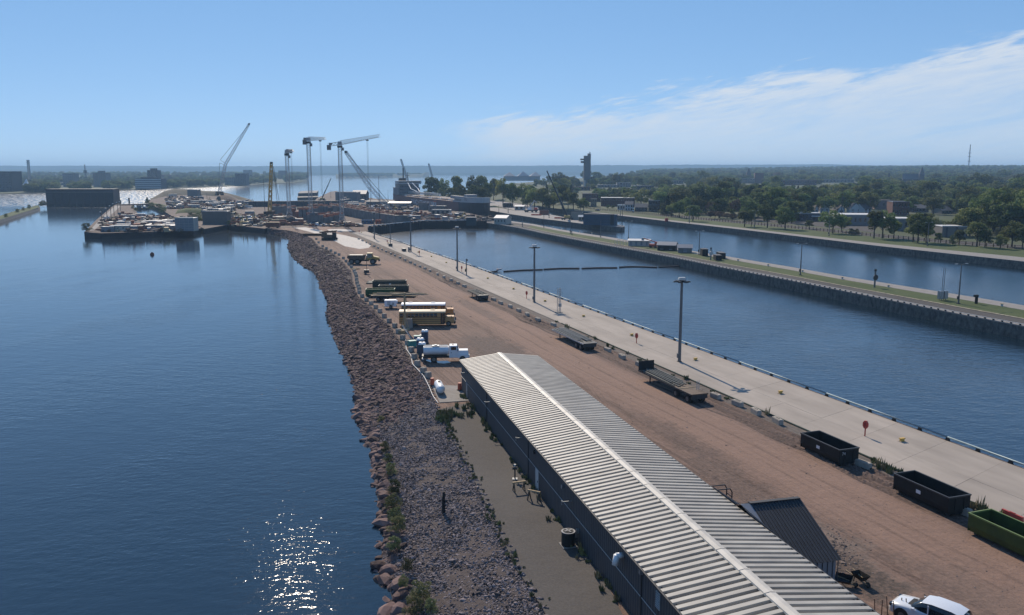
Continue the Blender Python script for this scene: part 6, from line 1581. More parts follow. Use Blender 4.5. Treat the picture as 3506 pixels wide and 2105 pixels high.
# front row of the island yard
for x, k, y in ((412, 3, 792), (450, 2, 791), (470, 1, 790), (520, 0, 788), (545, 0, 788), (572, 2, 787), (372, 2, 793), (590, 0, 786), (445, 13, 780), (530, 3, 774), (560, 3, 772), (432, 2, 749), (447, 2, 749)): put_proto(k, x, y, R(2))
LMS = [(632, 770, 'pale dam building'), (736, 745, 'slab-sided dam building'), (659, 660, 'hill building'), (752, 668, 'luffing lattice crane'), (924, 742, 'piling crane'), (991, 748, 'leftmost tower crane'), (1066, 762, 'middle tower crane'), (1172, 767, 'tallest tower crane'), (1345, 742, 'leaning boom crane'), (1185, 680, 'windowless pump block'), (1365, 705, 'grey works shed'), (1448, 710, 'grey concrete block'), (1508, 730, 'white-roofed open shed'), (1613, 765, 'blue-black gate box'), (340, 765, 'concrete ramp'), (933, 780, 'rusty orange container'), (485, 716, 'moored barge')]
# loose debris over the works: boards, drums, panels, cables; nobody could count it
dm_ = [m_formw, m_grey, m_wood, m_dsteel, m_rust, m_trim, m_newc, m_blueg]
dp = []
for i, m_ in enumerate(dm_):
    mb = MB(); mb.box((0, 0, .4), (2.2, 1.3, .8)); mb.box((.9, .6, .9), (1.0, .5, .5)); mb.bar((-1.6, -.9, .2), (1.7, -.4, .5), .25); dp.append(mb.mesh('debris', m_))
ps, rs, ss, ids = [], [], [], []
for (xr, yr, n_, w_) in ZONES + [((900, 1030), (740, 772), 30, 0), ((1180, 1420), (700, 740), 40, 0), ((350, 660), (745, 794), 50, 0)]:
    for _ in range(n_ * 9):
        p = P(rnd.uniform(*xr), rnd.uniform(*yr), G - .05); s_ = rnd.lognormvariate(-.35, .45); ps.append(p); rs.append((0, 0, rnd.uniform(0, 6.3))); ss.append((s_ * rnd.uniform(.6, 2.0), s_, s_ * rnd.uniform(.5, 1.6))); ids.append(rnd.choices(range(8), [6, 3, 3, 4, 6, 1, 2, .7])[0])
tag(scatter('site_debris', proto_objs(dp), ps, rs, ss, ids), 'loose boards, panels and scrap strewn over the works', 'debris')
single_out(PLACED, LMS)
# yard lamps on the island, site lamp posts
for k, (x, y, yt, lit) in enumerate(((351, 782, 725, 1), (368, 762, 712, 1), (381, 751, 704, 0), (391, 738, 697, 1), (404, 730, 692, 0), (413, 721, 690, 0))):
    q = P(x, y); h = ZAT(q, yt) - G
    t = thing('yard_lamp', 'timber lamp post beside the concrete ramp, %s from the water tip' % ORD[k], 'lamp post', q, 0, 'ramp lamp posts')
    MB().cyl((0, 0, 0), (0, 0, h), .22, .16, 6).build('pole', m_bed, t); MB().bar((0, 0, h - .2), (0, -.8, h), .1).build('arm', m_dsteel, t); MB().box((0, -.9, h), (.6, .7, .35)).build('lamp', m_white, t)
for k, (x, y, yt) in enumerate(((1300, 764, 604), (1270, 745, 615), (908, 745, 612), (712, 735, 660), (795, 760, 690), (690, 720, 660), (1160, 712, 655), (1430, 745, 690), (1612, 735, 695), (1708, 740, 702), (1740, 728, 700), (1880, 745, 710), (2130, 772, 700))):
    poleA('slim lamp post rising from the works, %s in a scattered series' % ORD[k], x, y, yt, 0, m_dsteel)
for k in range(11):
    x = 1105 + k * 28; poleA('far lamp post on the lower approach wall, %s from its left end' % ORD[k], x, 676 + k * 1.0, 652 - k * .2, 1, m_dsteel)
# approach pier beyond the dam, barge, bridge piles
struct(land('lower_approach', px([(1020, 664), (1085, 662), (1090, 654), (1030, 656)]), G + 1, m_conc2, m_sheet))
struct(land('lower_jetty', px([(1018, 676), (1090, 674), (1090, 671), (1018, 672)]), G, m_sheet, m_sheet))
t = thing('barge', 'flat dark barge moored in the small inlet', 'barge', P(485, 716, 0), R(2)); MB().box((0, 0, .6), (11, 5, 1.6)).build('hull', m_dark, t); MB().box((-2, 0, 2.4), (3.4, 3, 2.0)).build('cabin', m_grey, t); MB().box((2.5, .5, 2.0), (2.5, 3, 1.2)).build('deck_crate', m_trim, t)
t = thing('service_bridge', 'dark low bridge from the power house to the hill', 'bridge', (0, 0, 0))
a, b_ = P(400, 701, 3), P(512, 699, 3); MB().bar(a, b_, 5, 1.2).build('deck', m_dark, t)
for k in range(7): p = a.lerp(b_, (k + .5) / 7); MB().cyl((p.x, p.y, -2), (p.x, p.y, 3), .6, n=8).build('pier', m_dark, t); MB().bar((p.x, p.y, 3.5), (p.x, p.y, 5.0), .2).build('railing_post', m_dsteel, t)
for k, (x, y, yt) in enumerate(((443, 700, 678), (505, 699, 676), (413, 700, 686))):
    q = P(x, y, 0); t = thing('mooring_pile', 'dark mooring pile in the glittering river, %s of three' % ['middle', 'right', 'left'][k], 'pile', q, 0, 'mooring piles'); MB().cyl((0, 0, -2), (0, 0, ZAT(q, yt)), .8, n=8).build('shaft', m_dark, t); MB().cyl((0, 0, ZAT(q, yt)), (0, 0, ZAT(q, yt) + .5), .9, .3, 8).build('cap', m_dsteel, t)
# hill mounds at the back
m_hillg = ground_mat('scrubby earth', (0.060, 0.058, 0.034), (0.085, 0.072, 0.050), (0.035, 0.036, 0.022), 0.0, .2, .5, .6)
def mound(name, label, xs_, y, z0, pts, depth, m):
    mb = MB(); n = len(pts); q = [P(x, y_, z0) for x, y_, _ in pts]
    for i, (x, y_, h) in enumerate(pts):
        p = q[i]; u = p.xy.normalized()
        for k, hh in ((0, 0), (.25, .8), (.5, 1), (1, 0)): mb.v.append((p.x + u.x * depth * k, p.y + u.y * depth * k, z0 - .3 + h * hh))
    for i in range(n - 1):
        for k in range(3): a = i * 4 + k; mb.f.append((a, a + 4, a + 5, a + 1)); mb.mi.append(0)
    o = mb.build(name, m, None, True); return struct(o)
mound('spoil_hill', '', None, 0, G, [(515, 684, 0), (540, 678, 3), (565, 672, 6), (600, 668, 8), (650, 668, 7), (700, 668, 5), (750, 673, 6), (800, 680, 4), (860, 690, 0)], 70, m_hillg)
mound('works_mound', '', None, 0, G, [(735, 690, 0), (745, 688, 4), (760, 686, 7), (785, 687, 6), (810, 690, 3), (830, 694, 0)], 40, m_site)
mound('grass_bank', '', None, 0, 1.0, [(590, 748, 0), (610, 738, 4), (640, 736, 5), (690, 738, 5), (700, 745, 0)], 20, m_grass)
mound('grass_bank', '', None, 0, 1.0, [(500, 706, 0), (520, 706, 3), (560, 712, 3), (590, 722, 2), (600, 735, 0)], 25, m_grass)
# ---- power house and training wall on the left
m_dkw = mat('dull dark panes', (.022, .024, .03), .6, var=.2)
t = thing('power_house', 'dark brick power house with tall window bays standing in the river', 'building', ((P(163, 706, 0) + P(388, 706, 0)) / 2), R(3))
q = (P(163, 706, 0) + P(388, 706, 0)) / 2; W = (P(388, 706, 0) - P(163, 706, 0)).length; h = ZAT(q, 648)
MB().box((0, 7, h / 2 - 1), (W, 14, h + 2)).build('wall', mat('power house brick', (.040, .038, .044), .9, var=.2, scale=.3), t)
MB().box((0, 7, h + .15), (W + .8, 14.8, .5)).build('roof', m_dark, t); MB().box((0, -.15, h * .84), (W + .3, .4, .4)).build('cornice', m_grey, t)
MB().box((W / 2 + .1, 7, h / 2), (.5, 14.2, h)).build('end_wall', mat('lit brick', (.20, .13, .10), .9), t)  # light on this end is put into a paler brick colour
for k in range(9):
    x = -W / 2 + (k + .7) * W / 9.4
    w_ = MB().box((x, -.06, h * .42), (2.6, .2, h * .42)).build('window', m_dkw, t); MB().box((x, -.2, h * .42), (.18, .12, h * .42)).build('mullion', m_dark, w_); MB().box((x, -.2, h * .5), (2.6, .12, .18)).build('transom', m_dark, w_)
    MB().box((x + 3.2, -.25, h * .42), (1.0, .6, h * .8)).build('pilaster', m_dark, t)
    MB().box((x, -.3, .8), (4.4, .7, 2.6)).build('intake_bay', m_black, t)
tw = land('training_wall', px([(-260, 838), (0, 752), (70, 730), (131, 711), (137, 707), (128, 702), (60, 719), (0, 738), (-260, 815)], 2.2), 2.2, m_grass, m_conc2, 3); struct(tw)
mb = MB(); a_ = resample(px([(-260, 845), (0, 760), (70, 735), (138, 713)], 0), 20); c_ = resample(px([(-260, 838), (0, 751), (70, 729.5), (131, 711)], 2.25), 20)
for i in range(19): mb.quad(a_[i] - Vector((0, 0, .5)), a_[i + 1] - Vector((0, 0, .5)), c_[i + 1], c_[i])
mb.build('sloped_facing', m_conc2, tw)
# ---- the ship
bow, stern = P(1654, 740, 0), Vector((0, 0, 0)); sp_ = P(1380, 665, 10.0); stern = Vector((sp_.x, sp_.y, 0))
d = bow - stern; L = d.length; rz = math.atan2(d.y, d.x)
m_hull = mat('dark red hull', (0.11, 0.040, 0.036), .6, var=.15, scale=.08); m_hullb = mat('black bow paint', (0.022, 0.018, 0.02), .6, var=.2); m_shipw = mat('ship white', (0.36, 0.37, 0.38), .5, var=.06); m_deck = mat('ship deck', (0.16, 0.085, 0.065), .8, var=.2, scale=.2)
ship = thing('cargo_ship', 'long dark red lake freighter with white bow lying in the lock', 'ship', stern, rz)
B = 11.0; DK = 9.6
def hullsec(x, b, z1): return [(x, -b, z1), (x, -b, 2.0), (x, -b * .92, -2.0), (x, b * .92, -2.0), (x, b, 2.0), (x, b, z1)]
def loft6(secs, m, nm, par, cap=True):
    mb = MB(); k = len(secs[0])
    for s in secs: mb.v += s
    for i in range(len(secs) - 1):
        for j in range(k - 1): a = i * k + j; mb.f.append((a, a + 1, a + k + 1, a + k)); mb.mi.append(0)
    if cap: mb.f += [tuple(range(k - 1, -1, -1)), tuple(range((len(secs) - 1) * k, len(secs) * k))]; mb.mi += [0, 0]
    return mb.build(nm, m, par)
loft6([hullsec(0, B * .9, DK + 1.5), hullsec(4, B, DK + 1.2), hullsec(30, B, DK), hullsec(L - 24, B, DK)], m_hull, 'hull', ship)
loft6([hullsec(L - 24, B, DK), hullsec(L - 16, B * .96, DK), hullsec(L - 8, B * .75, DK + .2), hullsec(L - 2, B * .4, DK + .5), hullsec(L + .5, B * .06, DK + .6)], m_hullb, 'bow', ship)
loft6([[(x, -b, DK), (x, -b * 1.01, z), (x, b * 1.01, z), (x, b, DK)] for x, b, z in ((L - 38, B * 1.005, DK + .6), (L - 30, B * 1.005, DK + 3.0), (L - 16, B * .97, DK + 3.6), (L - 8, B * .77, DK + 3.8), (L - 2, B * .43, DK + 4.0), (L + .6, B * .08, DK + 4.1))], m_shipw, 'forecastle', ship)
MB().box((L / 2 - 5, 0, DK + .05), (L - 40, 2 * B - .6, .12)).build('deck', m_deck, ship)
for i in range(17): MB().box((38 + i * (L - 88) / 16, 0, DK + .6), (5.6, 15, 1.1)).build('hatch_cover', m_deck if i % 3 else m_trim, ship)
for s in (-1, 1): MB().bar((34, s * (B - .5), DK + 1.1), (L - 40, s * (B - .5), DK + 1.1), .15).build('deck_rail', m_trim, ship)
sup = MB(); sup.box((14, 0, DK + 4), (22, 2 * B - 1, 7.0)).box((16, 0, DK + 9), (17, 2 * B - 3, 3.6)); sup.build('superstructure', mat('shaded ship white', (.13, .135, .145), .6, var=.08), ship)  # backlit shade of the white superstructure is put into a darker grey
MB().box((21, 0, DK + 12.3), (9, 2 * B + 1.5, 3.0)).build('wheelhouse', m_shipw, ship); MB().box((25.6, 0, DK + 12.6), (.2, 2 * B - 1, 1.2)).build('wheelhouse_window', m_glass, ship)
for z in (2.6, 5.4, 8.6):
    for k in range(9): MB().box((25.05, -8.5 + k * 2.1, DK + z), (.15, .9, .9)).build('window', m_glass, ship)
MB().box((6, -2, DK + 11), (6, 7, 9), .85).build('funnel', m_hullb, ship); MB().box((6, -2, DK + 15.8), (5, 6, .8)).build('funnel_top', m_black, ship)
MB().bar((20, 0, DK + 13), (20, 0, DK + 22), .4).bar((20, -2.2, DK + 19), (20, 2.2, DK + 19), .3).build('mast', m_dsteel, ship)
MB().bar((2, 0, DK + 2), (2, 0, DK + 26), .9).build('flag_mast', m_dark, ship)
mb = MB()
for s in (-1, 1): lattice(mb, (28, s * 1.6, DK + 3.0), (L * .52, s * 1.4, DK + 3.4), 1.4, 26, .2)
mb.build('unloading_boom', m_trim, ship)
for s in (-1, 1): MB().tube([(27, s * 2, DK + 12), (44, s * 3.4, DK + 6.5), (58, s * 1.2, DK + 4.2)], .35).build('boom_stay', m_white, ship)
MB().box((L - 60, 0, DK + 2.4), (30, 3, 2.2)).build('conveyor_house', m_lgrey, ship); MB().box((L - 34, 2, DK + 3.4), (8, 8, 3.6)).build('bow_house', m_lgrey, ship)
lettering('CANADA STEAMSHIP LINES', 6.2, m_white, ship, (L * .47, -B - .06, 5.3), (math.pi / 2, 0, 0))
lettering('THUNDER BAY', 2.4, m_dark, ship, (L - 25.5, -B * 1.02, DK + 1.6), (math.pi / 2, 0, R(2)))
lettering('CSL', 2.3, m_dark, ship, (L - 10.5, -B * .90, DK + 2.3), (math.pi / 2, 0, R(16)))
# ================================================================ far buildings, town, trees
BLD = []      # picture boxes that trees must leave visible
def fb(name, label, cat, x0, x1, yt, yb, depth, m, mr=None, z=None, rows=0, cols=0, keep=True, **kw):
    if z is None:
        z = G
        for _ in range(6):
            q = P((x0 + x1) / 2, yb, z); z = max(tz(q.x, q.y), 0.5)
    if keep: BLD.append((x0, x1, yt, yb))
    return building(name, label, cat, x0, x1, yb, yt, depth, m, mr, kw.pop('rz', R(random.uniform(-12, 12))), rows, cols, z=z, **kw)
m_bw = mat('white clapboard', (0.52, 0.53, 0.54), .7, var=.06); m_redb = mat('red brick', (0.13, 0.06, 0.048), .9, var=.15, scale=.5); m_tanb = mat('tan brick', (0.24, 0.19, 0.15), .9, var=.12, scale=.5)
m_pink = mat('pinkish render', (0.24, 0.17, 0.16), .85, var=.1); m_shingle = mat('grey shingle', (0.10, 0.10, 0.105), .9, var=.15, scale=1.0); m_tow = mat('tower concrete', (0.105, 0.105, 0.11), .9, var=.15, scale=.1)
m_dkb = mat('dark far wall', (0.075, 0.07, 0.075), .9, var=.15); m_midb = mat('mid far wall', (0.20, 0.19, 0.185), .9, var=.1)
random.seed(12)
# -- the observation tower
D = 1350.0; q = PD(2009, 641, D); zb = q.z
t = thing('observation_tower', 'tall dark concrete observation tower with balconies above the town', 'tower', q, R(6)); k = D / FPX
Z = lambda y: ZAT(q, y) - zb
MB().box((-4 * k, 0, Z(533) / 2), (14 * k, 6, Z(533))).build('shaft', m_tow, t); MB().box((7 * k, .6, Z(525) / 2), (9 * k, 6.5, Z(525))).build('lift_shaft', m_tow, t)
for y0, y1, w in ((543, 548, 9), (551, 558, 7)): MB().box((-12 * k - w * k / 2, -1, Z((y0 + y1) / 2)), (w * k + 2, 7, Z(y0) - Z(y1))).build('balcony', m_dkb, t)
MB().bar((-4 * k, 0, Z(533)), (-4 * k, 0, Z(528)), .3).bar((8 * k, 0, Z(525)), (8 * k, 0, Z(518)), .3).box((9 * k, 0, Z(522)), (1.4, 1.4, 1.4)).build('antenna', m_dsteel, t)
MB().box((12 * k, 6, Z(606) / 2), (60 * k * .5, 14, Z(606))).build('annex', m_dkb, t); MB().box((-9 * k, -4, Z(617) / 2), (5 * k, 3, Z(617))).build('entrance', m_trim, t)
BLD.append((1990, 2024, 525, 628))
# -- the three-peaked storage hall by the river
t = thing('storage_hall', 'grey hall with three pyramid roofs by the far water', 'building', PD(1787, 618, 1650), R(2)); k = 1650 / FPX; Zq = PD(1787, 618, 1650)
m_hall = mat('pale hall wall', (.33, .33, .33), .8, var=.08)
MB().box((0, 10, 4), (122 * k, 26, 9)).build('wall', m_hall, t)
for dx, h_ in ((-42, 14), (5, 17), (46, 15)):
    w = 20 * k; mb = MB().add([(dx * k - w, -4, 8.4), (dx * k + w, -4, 8.4), (dx * k + w, 24, 8.4), (dx * k - w, 24, 8.4), (dx * k, 10, 8.4 + h_ * .55)], [(0, 1, 4), (1, 2, 4), (2, 3, 4), (3, 0, 4)]); mb.build('roof', m_hall, t)
BLD.append((1725, 1848, 588, 618))
# -- town buildings
fb('shop_block', 'long dark red brick building with two pale roof lines facing the street', 'building', 2058, 2172, 678, 706, 22, m_redb, m_roofw, rows=2, cols=14, rz=R(-6), wsize=(.3, .3))
fb('shop_block', 'dark red brick shop end beside the long brick building', 'building', 1994, 2056, 664, 690, 20, m_redb, m_shingle, rows=2, cols=6, rz=R(-6), wsize=(.3, .35))
fb('shop_block', 'pale corner shop at the street end of the brick building', 'building', 2022, 2042, 681, 708, 10, m_tanb, m_conc2, rows=2, cols=3, rz=R(-6), wsize=(.4, .4))
fb('town_block', 'white-roofed town block left of the observation tower foot', 'building', 1968, 1995, 622, 632, 18, m_midb, m_roofw, rows=1, cols=4)
fb('town_block', 'white-roofed low town block right of the tower', 'building', 2046, 2110, 633, 642, 20, m_midb, m_roofw, rows=1, cols=6)
fb('town_block', 'pale town block with stepped white roof', 'building', 2112, 2160, 626, 641, 20, m_midb, m_roofw, rows=2, cols=5)
fb('town_block', 'dark brick block below the observation tower', 'building', 1960, 2020, 640, 652, 18, m_redb, m_shingle, rows=1, cols=6)
fb('town_block', 'long grey roofed block in the trees right of the tower', 'building', 2176, 2240, 636, 650, 20, m_dkb, m_lgrey, rows=1, cols=8)
fb('town_block', 'tan block half hidden in trees under the far ridge', 'building', 2298, 2340, 618, 630, 18, m_tanb, m_conc2, rows=1, cols=5)
fb('white_house', 'white two-storey house with veranda by the striped lighthouse', 'house', 2140, 2166, 690, 722, 9, m_bw, m_shingle, rows=2, cols=3, roofkind='gx', rise=2.2, rz=R(-10))
fb('white_house', 'low white wing of the house by the striped lighthouse', 'house', 2114, 2140, 702, 719, 8, m_bw, m_roofw, rows=1, cols=3, rz=R(-10))
fb('dark_house', 'dark brown house with stair beside the striped lighthouse', 'house', 2174, 2216, 698, 724, 10, m_dkb, m_shingle, rows=2, cols=3, roofkind='gx', rise=2.5, rz=R(-10))
fb('dark_house', 'brown two-storey house with white roof terrace', 'house', 2220, 2258, 686, 725, 10, mat('brown wall', (.07, .055, .045), .9), m_roofw, rows=2, cols=3, rz=R(-10))
t = thing('striped_lighthouse', 'small black and white striped lighthouse behind the fence', 'lighthouse', P(2168, 727)); hL = ZAT(P(2168, 727), 706) - G
for k in range(5): MB().cyl((0, 0, hL * k / 5), (0, 0, hL * (k + 1) / 5), .75 - .06 * k, .69 - .06 * k, 10).build('band', m_white if k % 2 else m_black, t)
MB().cyl((0, 0, hL), (0, 0, hL + .9), .4, .1, 8).build('lantern', m_dsteel, t); BLD.append((2163, 2173, 706, 727))
fb('brick_school', 'brick school block with bright roof in the trees', 'building', 2526, 2592, 611, 628, 30, m_tanb, m_roofw, rows=2, cols=8, wsize=(.3, .4))
fb('brick_tower', 'square brick tower rising beside the school roof', 'building', 2584, 2613, 592, 628, 14, m_redb, m_conc2, rows=0, cols=0)
t = thing('church', 'church with slender dark steeple left of the brick tower', 'church', PD(2562, 606, 1900)); MB().box((0, 0, 4), (9, 9, 12)).build('tower', m_dkb, t); MB().cyl((0, 0, 10), (0, 0, 21), 4.5, .1, 8).build('steeple', m_shingle, t); BLD.append((2556, 2568, 575, 600))
fb('brick_hall', 'long red brick hall with flat pale roofs among trees', 'building', 2674, 2800, 616, 634, 30, m_redb, m_roofw, rows=1, cols=14, wsize=(.4, .4))
fb('brick_hall', 'pale-roofed brick wing right of the long hall', 'building', 2806, 2920, 614, 626, 25, m_tanb, m_roofw, rows=1, cols=10)
fb('brick_tower', 'dark brick chimney block above the long hall', 'building', 2842, 2857, 589, 614, 8, m_redb, m_conc2)
fb('gable_cottage', 'white gabled cottage facing the canal, two dark windows', 'house', 2910, 2950, 696, 730, 9, m_bw, m_shingle, rows=2, cols=2, roofkind='gy', rise=4.0, rz=R(-8), wsize=(.4, .35))
fb('gable_cottage', 'second white gabled cottage right of the windowed one', 'house', 2956, 2985, 697, 731, 10, m_bw, m_shingle, rows=2, cols=2, roofkind='gx', rise=3.5, rz=R(20))
fb('gable_cottage', 'white gabled cottage peeping over trees, left of the flat hall', 'house', 2808, 2838, 699, 728, 9, m_bw, m_shingle, rows=2, cols=2, roofkind='gy', rise=3.5)
fb('gable_cottage', 'small white gable end behind the round bush', 'house', 2790, 2802, 703, 728, 8, m_bw, m_shingle, rows=1, cols=1, roofkind='gy', rise=3.0)
fb('gable_cottage', 'half-hidden white gable between two cottages', 'house', 2868, 2892, 702, 728, 9, m_bw, m_shingle, rows=1, cols=1, roofkind='gy', rise=3.5)
fb('low_hall', 'low dark hall with pale flat roof beyond the fence', 'building', 2741, 2814, 731, 758, 20, m_dkb, m_roofw, rows=1, cols=5, rz=R(-8), wsize=(.3, .4))
fb('low_hall', 'wide low pale-roofed hall right of the dark hall', 'building', 2872, 3000, 737, 772, 24, m_midb, m_roofw, rows=1, cols=8, rz=R(-8), wsize=(.3, .4))
fb('low_hall', 'pale flat hall with roof units behind the dark fence trees', 'building', 3050, 3130, 750, 790, 18, m_midb, m_roofw, rows=1, cols=4, rz=R(-8), wsize=(.3, .4))
t = thing('canopy_shelter', 'small white canopy shelter on posts beyond the fence', 'shelter', P(2792, 758), R(-15)); MB().box((0, 0, 3.2), (5, 4, .25)).build('roof', m_white, t); BLD.append((2783, 2802, 740, 758))
for x in (-2, 2):
    for y in (-1.5, 1.5): MB().bar((x, y, 0), (x, y, 3.1), .18).build('post', m_lgrey, t)
fb('brick_house', 'brick apartment house with pillared window front', 'house', 3056, 3110, 691, 738, 14, m_redb, m_lgrey, rows=2, cols=6, rz=R(-8), wsize=(.45, .45))
fb('brick_house', 'long pinkish wall left of the brick apartment house', 'house', 2996, 3054, 686, 716, 14, m_pink, m_conc2, rows=1, cols=3, wsize=(.2, .3))
fb('bungalow', 'long low grey-roofed bungalow behind the lawn', 'house', 3122, 3182, 701, 726, 12, m_dkb, m_shingle, rows=1, cols=5, roofkind='gx', rise=2.5)
fb('bungalow', 'grey house with pale gable right of the bungalow', 'house', 3222, 3262, 706, 732, 11, m_midb, m_shingle, rows=1, cols=3, roofkind='gx', rise=3.0)
bx = fb('pump_box', 'windowless concrete box building with two dark pilasters by the lawn', 'building', 3226, 3306, 776, 813, 12, mat('box concrete', (.155, .145, .135), .9, var=.1), m_roofw, rz=R(-4))
for dx in (-.32, .1): MB().box((dx * bx['w'], -6.1, bx['h'] / 2), (.7, .3, bx['h'])).build('pilaster', m_dkb, bx)
t = thing('church', 'stone church with grey gable roof and dark pointed spire', 'church', PD(3122, 622, 1500), R(-20)); MB().gable(30, 16, 5, 9).build('nave', m_dkb, t); MB().roof(30, 16, 5, 9, .6).build('roof', m_shingle, t)
MB().box((14, -8, 5), (8, 8, 16)).build('tower', m_dkb, t); MB().cyl((14, -8, 13), (14, -8, 26), 5.2, .1, 8).build('spire', m_shingle, t); BLD.append((3090, 3160, 580, 620))
t = thing('chimney_stack', 'slim dark chimney stack among the trees left of the church', 'chimney', PD(3042, 622, 1500)); MB().cyl((0, 0, 0), (0, 0, 15), 1.4, 1.2, 10).build('shaft', m_dkb, t); MB().cyl((0, 0, 15), (0, 0, 15.5), 1.5, 1.5, 10).build('cap', m_dkb, t); BLD.append((3038, 3046, 593, 612))
D = 2300.0; q = PD(3316, 575, D); t = thing('radio_mast', 'tall slim radio mast with two rings on the right skyline', 'mast', q); k = D / FPX
mb = MB(); lattice(mb, (0, 0, 0), (0, 0, 78 * k), 1.6, 26, .3, 1.2); mb.build('lattice', m_lgrey, t)
for y in (50, 66, 77): MB().cyl((0, 0, (y - 28) * k), (0, 0, (y - 27) * k + .6), 3.6, 3.6, 10).build('antenna_ring', m_lgrey, t)
# -- far shore (left)
def far_block(label, x0, x1, yt, yb, depth, m, rows, cols, name='apartment_block', cat='building', **kw): return fb(name, label, cat, x0, x1, yt, yb, depth, m, kw.pop('mr', m_dkb), 1.5, rows, cols, keep=True, **kw)
far_block('dark slab building cut by the left frame edge', -60, 42, 587, 655, 30, m_dkb, 8, 9, wsize=(.4, .3), rz=0.0)
far_block('pale apartment slab left of the ribbed tower block', 217, 256, 594, 640, 20, m_midb, 6, 5, wsize=(.4, .3), rz=0.0)
tb = far_block('ribbed tower block with rooftop box on the far shore', 321, 364, 592, 640, 22, m_midb, 0, 0, rz=0.0)
for i in range(6): MB().box((-tb['w'] / 2 + (i + .5) * tb['w'] / 6, -11.3, tb['h'] / 2), (tb['w'] / 12, .8, tb['h'])).build('rib', m_tanb, tb)
MB().box((0, 0, tb['h'] + 2.2), (tb['w'] * .42, 10, 4.4)).build('roof_box', m_midb, tb)
ob = far_block('office building with bright horizontal window bands at the far water edge', 464, 552, 612, 647, 26, m_dkb, 0, 0, rz=0.0)
for i in range(5): MB().box((0, -13.1, (i + .6) * ob['h'] / 5), (ob['w'], .5, ob['h'] / 9)).build('window_band', m_trim, ob)
MB().box((-2, 0, ob['h'] + 1.5), (ob['w'] * .55, 16, 3)).build('penthouse', m_dkb, ob)
tb = far_block('broad dark tower block behind the banded office', 507, 539, 583, 640, 22, m_dkb, 8, 4, rz=0.0); MB().box((0, 0, tb['h'] + 2), (tb['w'] * .55, 10, 4)).build('roof_box', m_dkb, tb)
far_block('pale tower block over the trees right of the left lattice crane', 834, 859, 582, 620, 20, m_midb, 0, 0, rz=0.0)
far_block('wide dark apartment cluster on the shore behind the lattice crane', 806, 843, 594, 634, 24, m_dkb, 7, 6, rz=0.0)
far_block('lower pale apartment slab left of the dark cluster', 770, 806, 608, 634, 20, m_midb, 5, 6, rz=0.0)
far_block('dark tower block beyond the shorter tower crane', 954, 978, 584, 618, 20, m_dkb, 6, 4, rz=0.0)
far_block('low long roof behind the power house', 150, 340, 626, 636, 30, m_midb, 1, 10, name='low_building', rz=0.0, mr=m_roofw)
far_block('grey low hall on the far shore right of the tent', 170, 215, 622, 634, 20, m_midb, 1, 4, name='low_building', rz=0.0)
far_block('dark brick house with steep roof right of the broad tower', 548, 578, 598, 622, 20, m_redb, 2, 4, name='low_building', rz=0.0)
q = PD(73, 651, 1380); t = thing('tent_pavilion', 'white peaked tent pavilion on the far shore', 'pavilion', q); k = 1380 / FPX
mb = MB(); pk = [(-6 * k, 0, 24 * k), (16 * k, 4, 39 * k)]
for (px_, py_, pz_), ring in ((pk[0], [(-25, -6, 2), (-8, -10, 5), (12, -9, 2), (14, 4, 4), (0, 9, 3), (-18, 6, 2)]), (pk[1], [(2, -6, 10), (14, -9, 14), (26, -2, 18), (24, 8, 12), (12, 10, 12), (4, 6, 10)])):
    b0 = len(mb.v); pts = [(a * k, b_, c * k) for a, b_, c in ring]; mid = [((px_ + a[0]) / 2 + (a[0] - px_) * .06, (py_ + a[1]) / 2, (pz_ + a[2]) / 2 - (pz_ - a[2]) * .16) for a in pts]
    mb.add([(px_, py_, pz_)] + mid + pts, [(0, 1 + i, 1 + (i + 1) % 6) for i in range(6)] + [(1 + i, 7 + i, 7 + (i + 1) % 6, 1 + (i + 1) % 6) for i in range(6)])
mb.build('canvas', m_white, t); MB().bar((pk[0][0], 0, 0), pk[0], .6).bar((pk[1][0], 4, 0), pk[1], .6).build('pole', m_lgrey, t); BLD.append((48, 102, 612, 651))
for (x, yt, yb, lb, rings) in ((102, 549, 620, 'lattice communications tower with dish cluster on the far shore', (552, 558, 564)), (293, 564, 605, 'slim aerial mast with a ring over the far town', (585, 589))):
    D = 1900.0; q = PD(x, yb, D); k = D / FPX; t = thing('comms_tower', lb, 'mast', q); h_ = (yb - yt) * k; mb = MB(); lattice(mb, (0, 0, 0), (0, 0, h_), 4.5 if x < 200 else 1.6, 16, .55, 3.0 if x < 200 else .8); mb.build('lattice', m_lgrey, t)
    for y in rings: MB().cyl((0, 0, (yb - y) * k - 1), (0, 0, (yb - y) * k + 1), 3.4 if x < 200 else 4, n=8).build('dish', m_trim if x < 200 else m_dsteel, t)

# -- fence along the promenade
fen = thing('park_fence', 'dark post and rail fence along the far promenade', 'fence', (0, 0, G))
fl = resample(px(FN_px), 150); fpm = MB().box((0, 0, .8), (.28, .28, 1.6)).mesh('post', m_bed)
for p in fl: o = link(bpy.data.objects.new('post', fpm), fen); o.location = (p.x, p.y, 0)
for z in (.7, 1.35): MB().tube([(p.x, p.y, z) for p in fl[::3]], .07, 5).build('rail', m_bed, fen)
for k, (x, y, yt) in enumerate(((2583, 782, 722), (2838, 808, 742), (3175, 842, 762), (2124, 741, 705), (2360, 764, 715))): poleA('lamp post on the far promenade, %s in the scattered row' % ORD[k], x, y, yt, 2)
def upole(label, x, y, yt):
    q = P(x, y, G); h = ZAT(q, yt) - G; t = thing('utility_pole', label, 'utility pole', q, R(-60), 'utility poles'); MB().cyl((0, 0, 0), (0, 0, h), .22, .15, 7).build('pole', m_bed, t)
    for z in (.98, .9): MB().bar((-1.4, 0, h * z), (1.4, 0, h * z), .14).build('crossarm', m_bed, t)
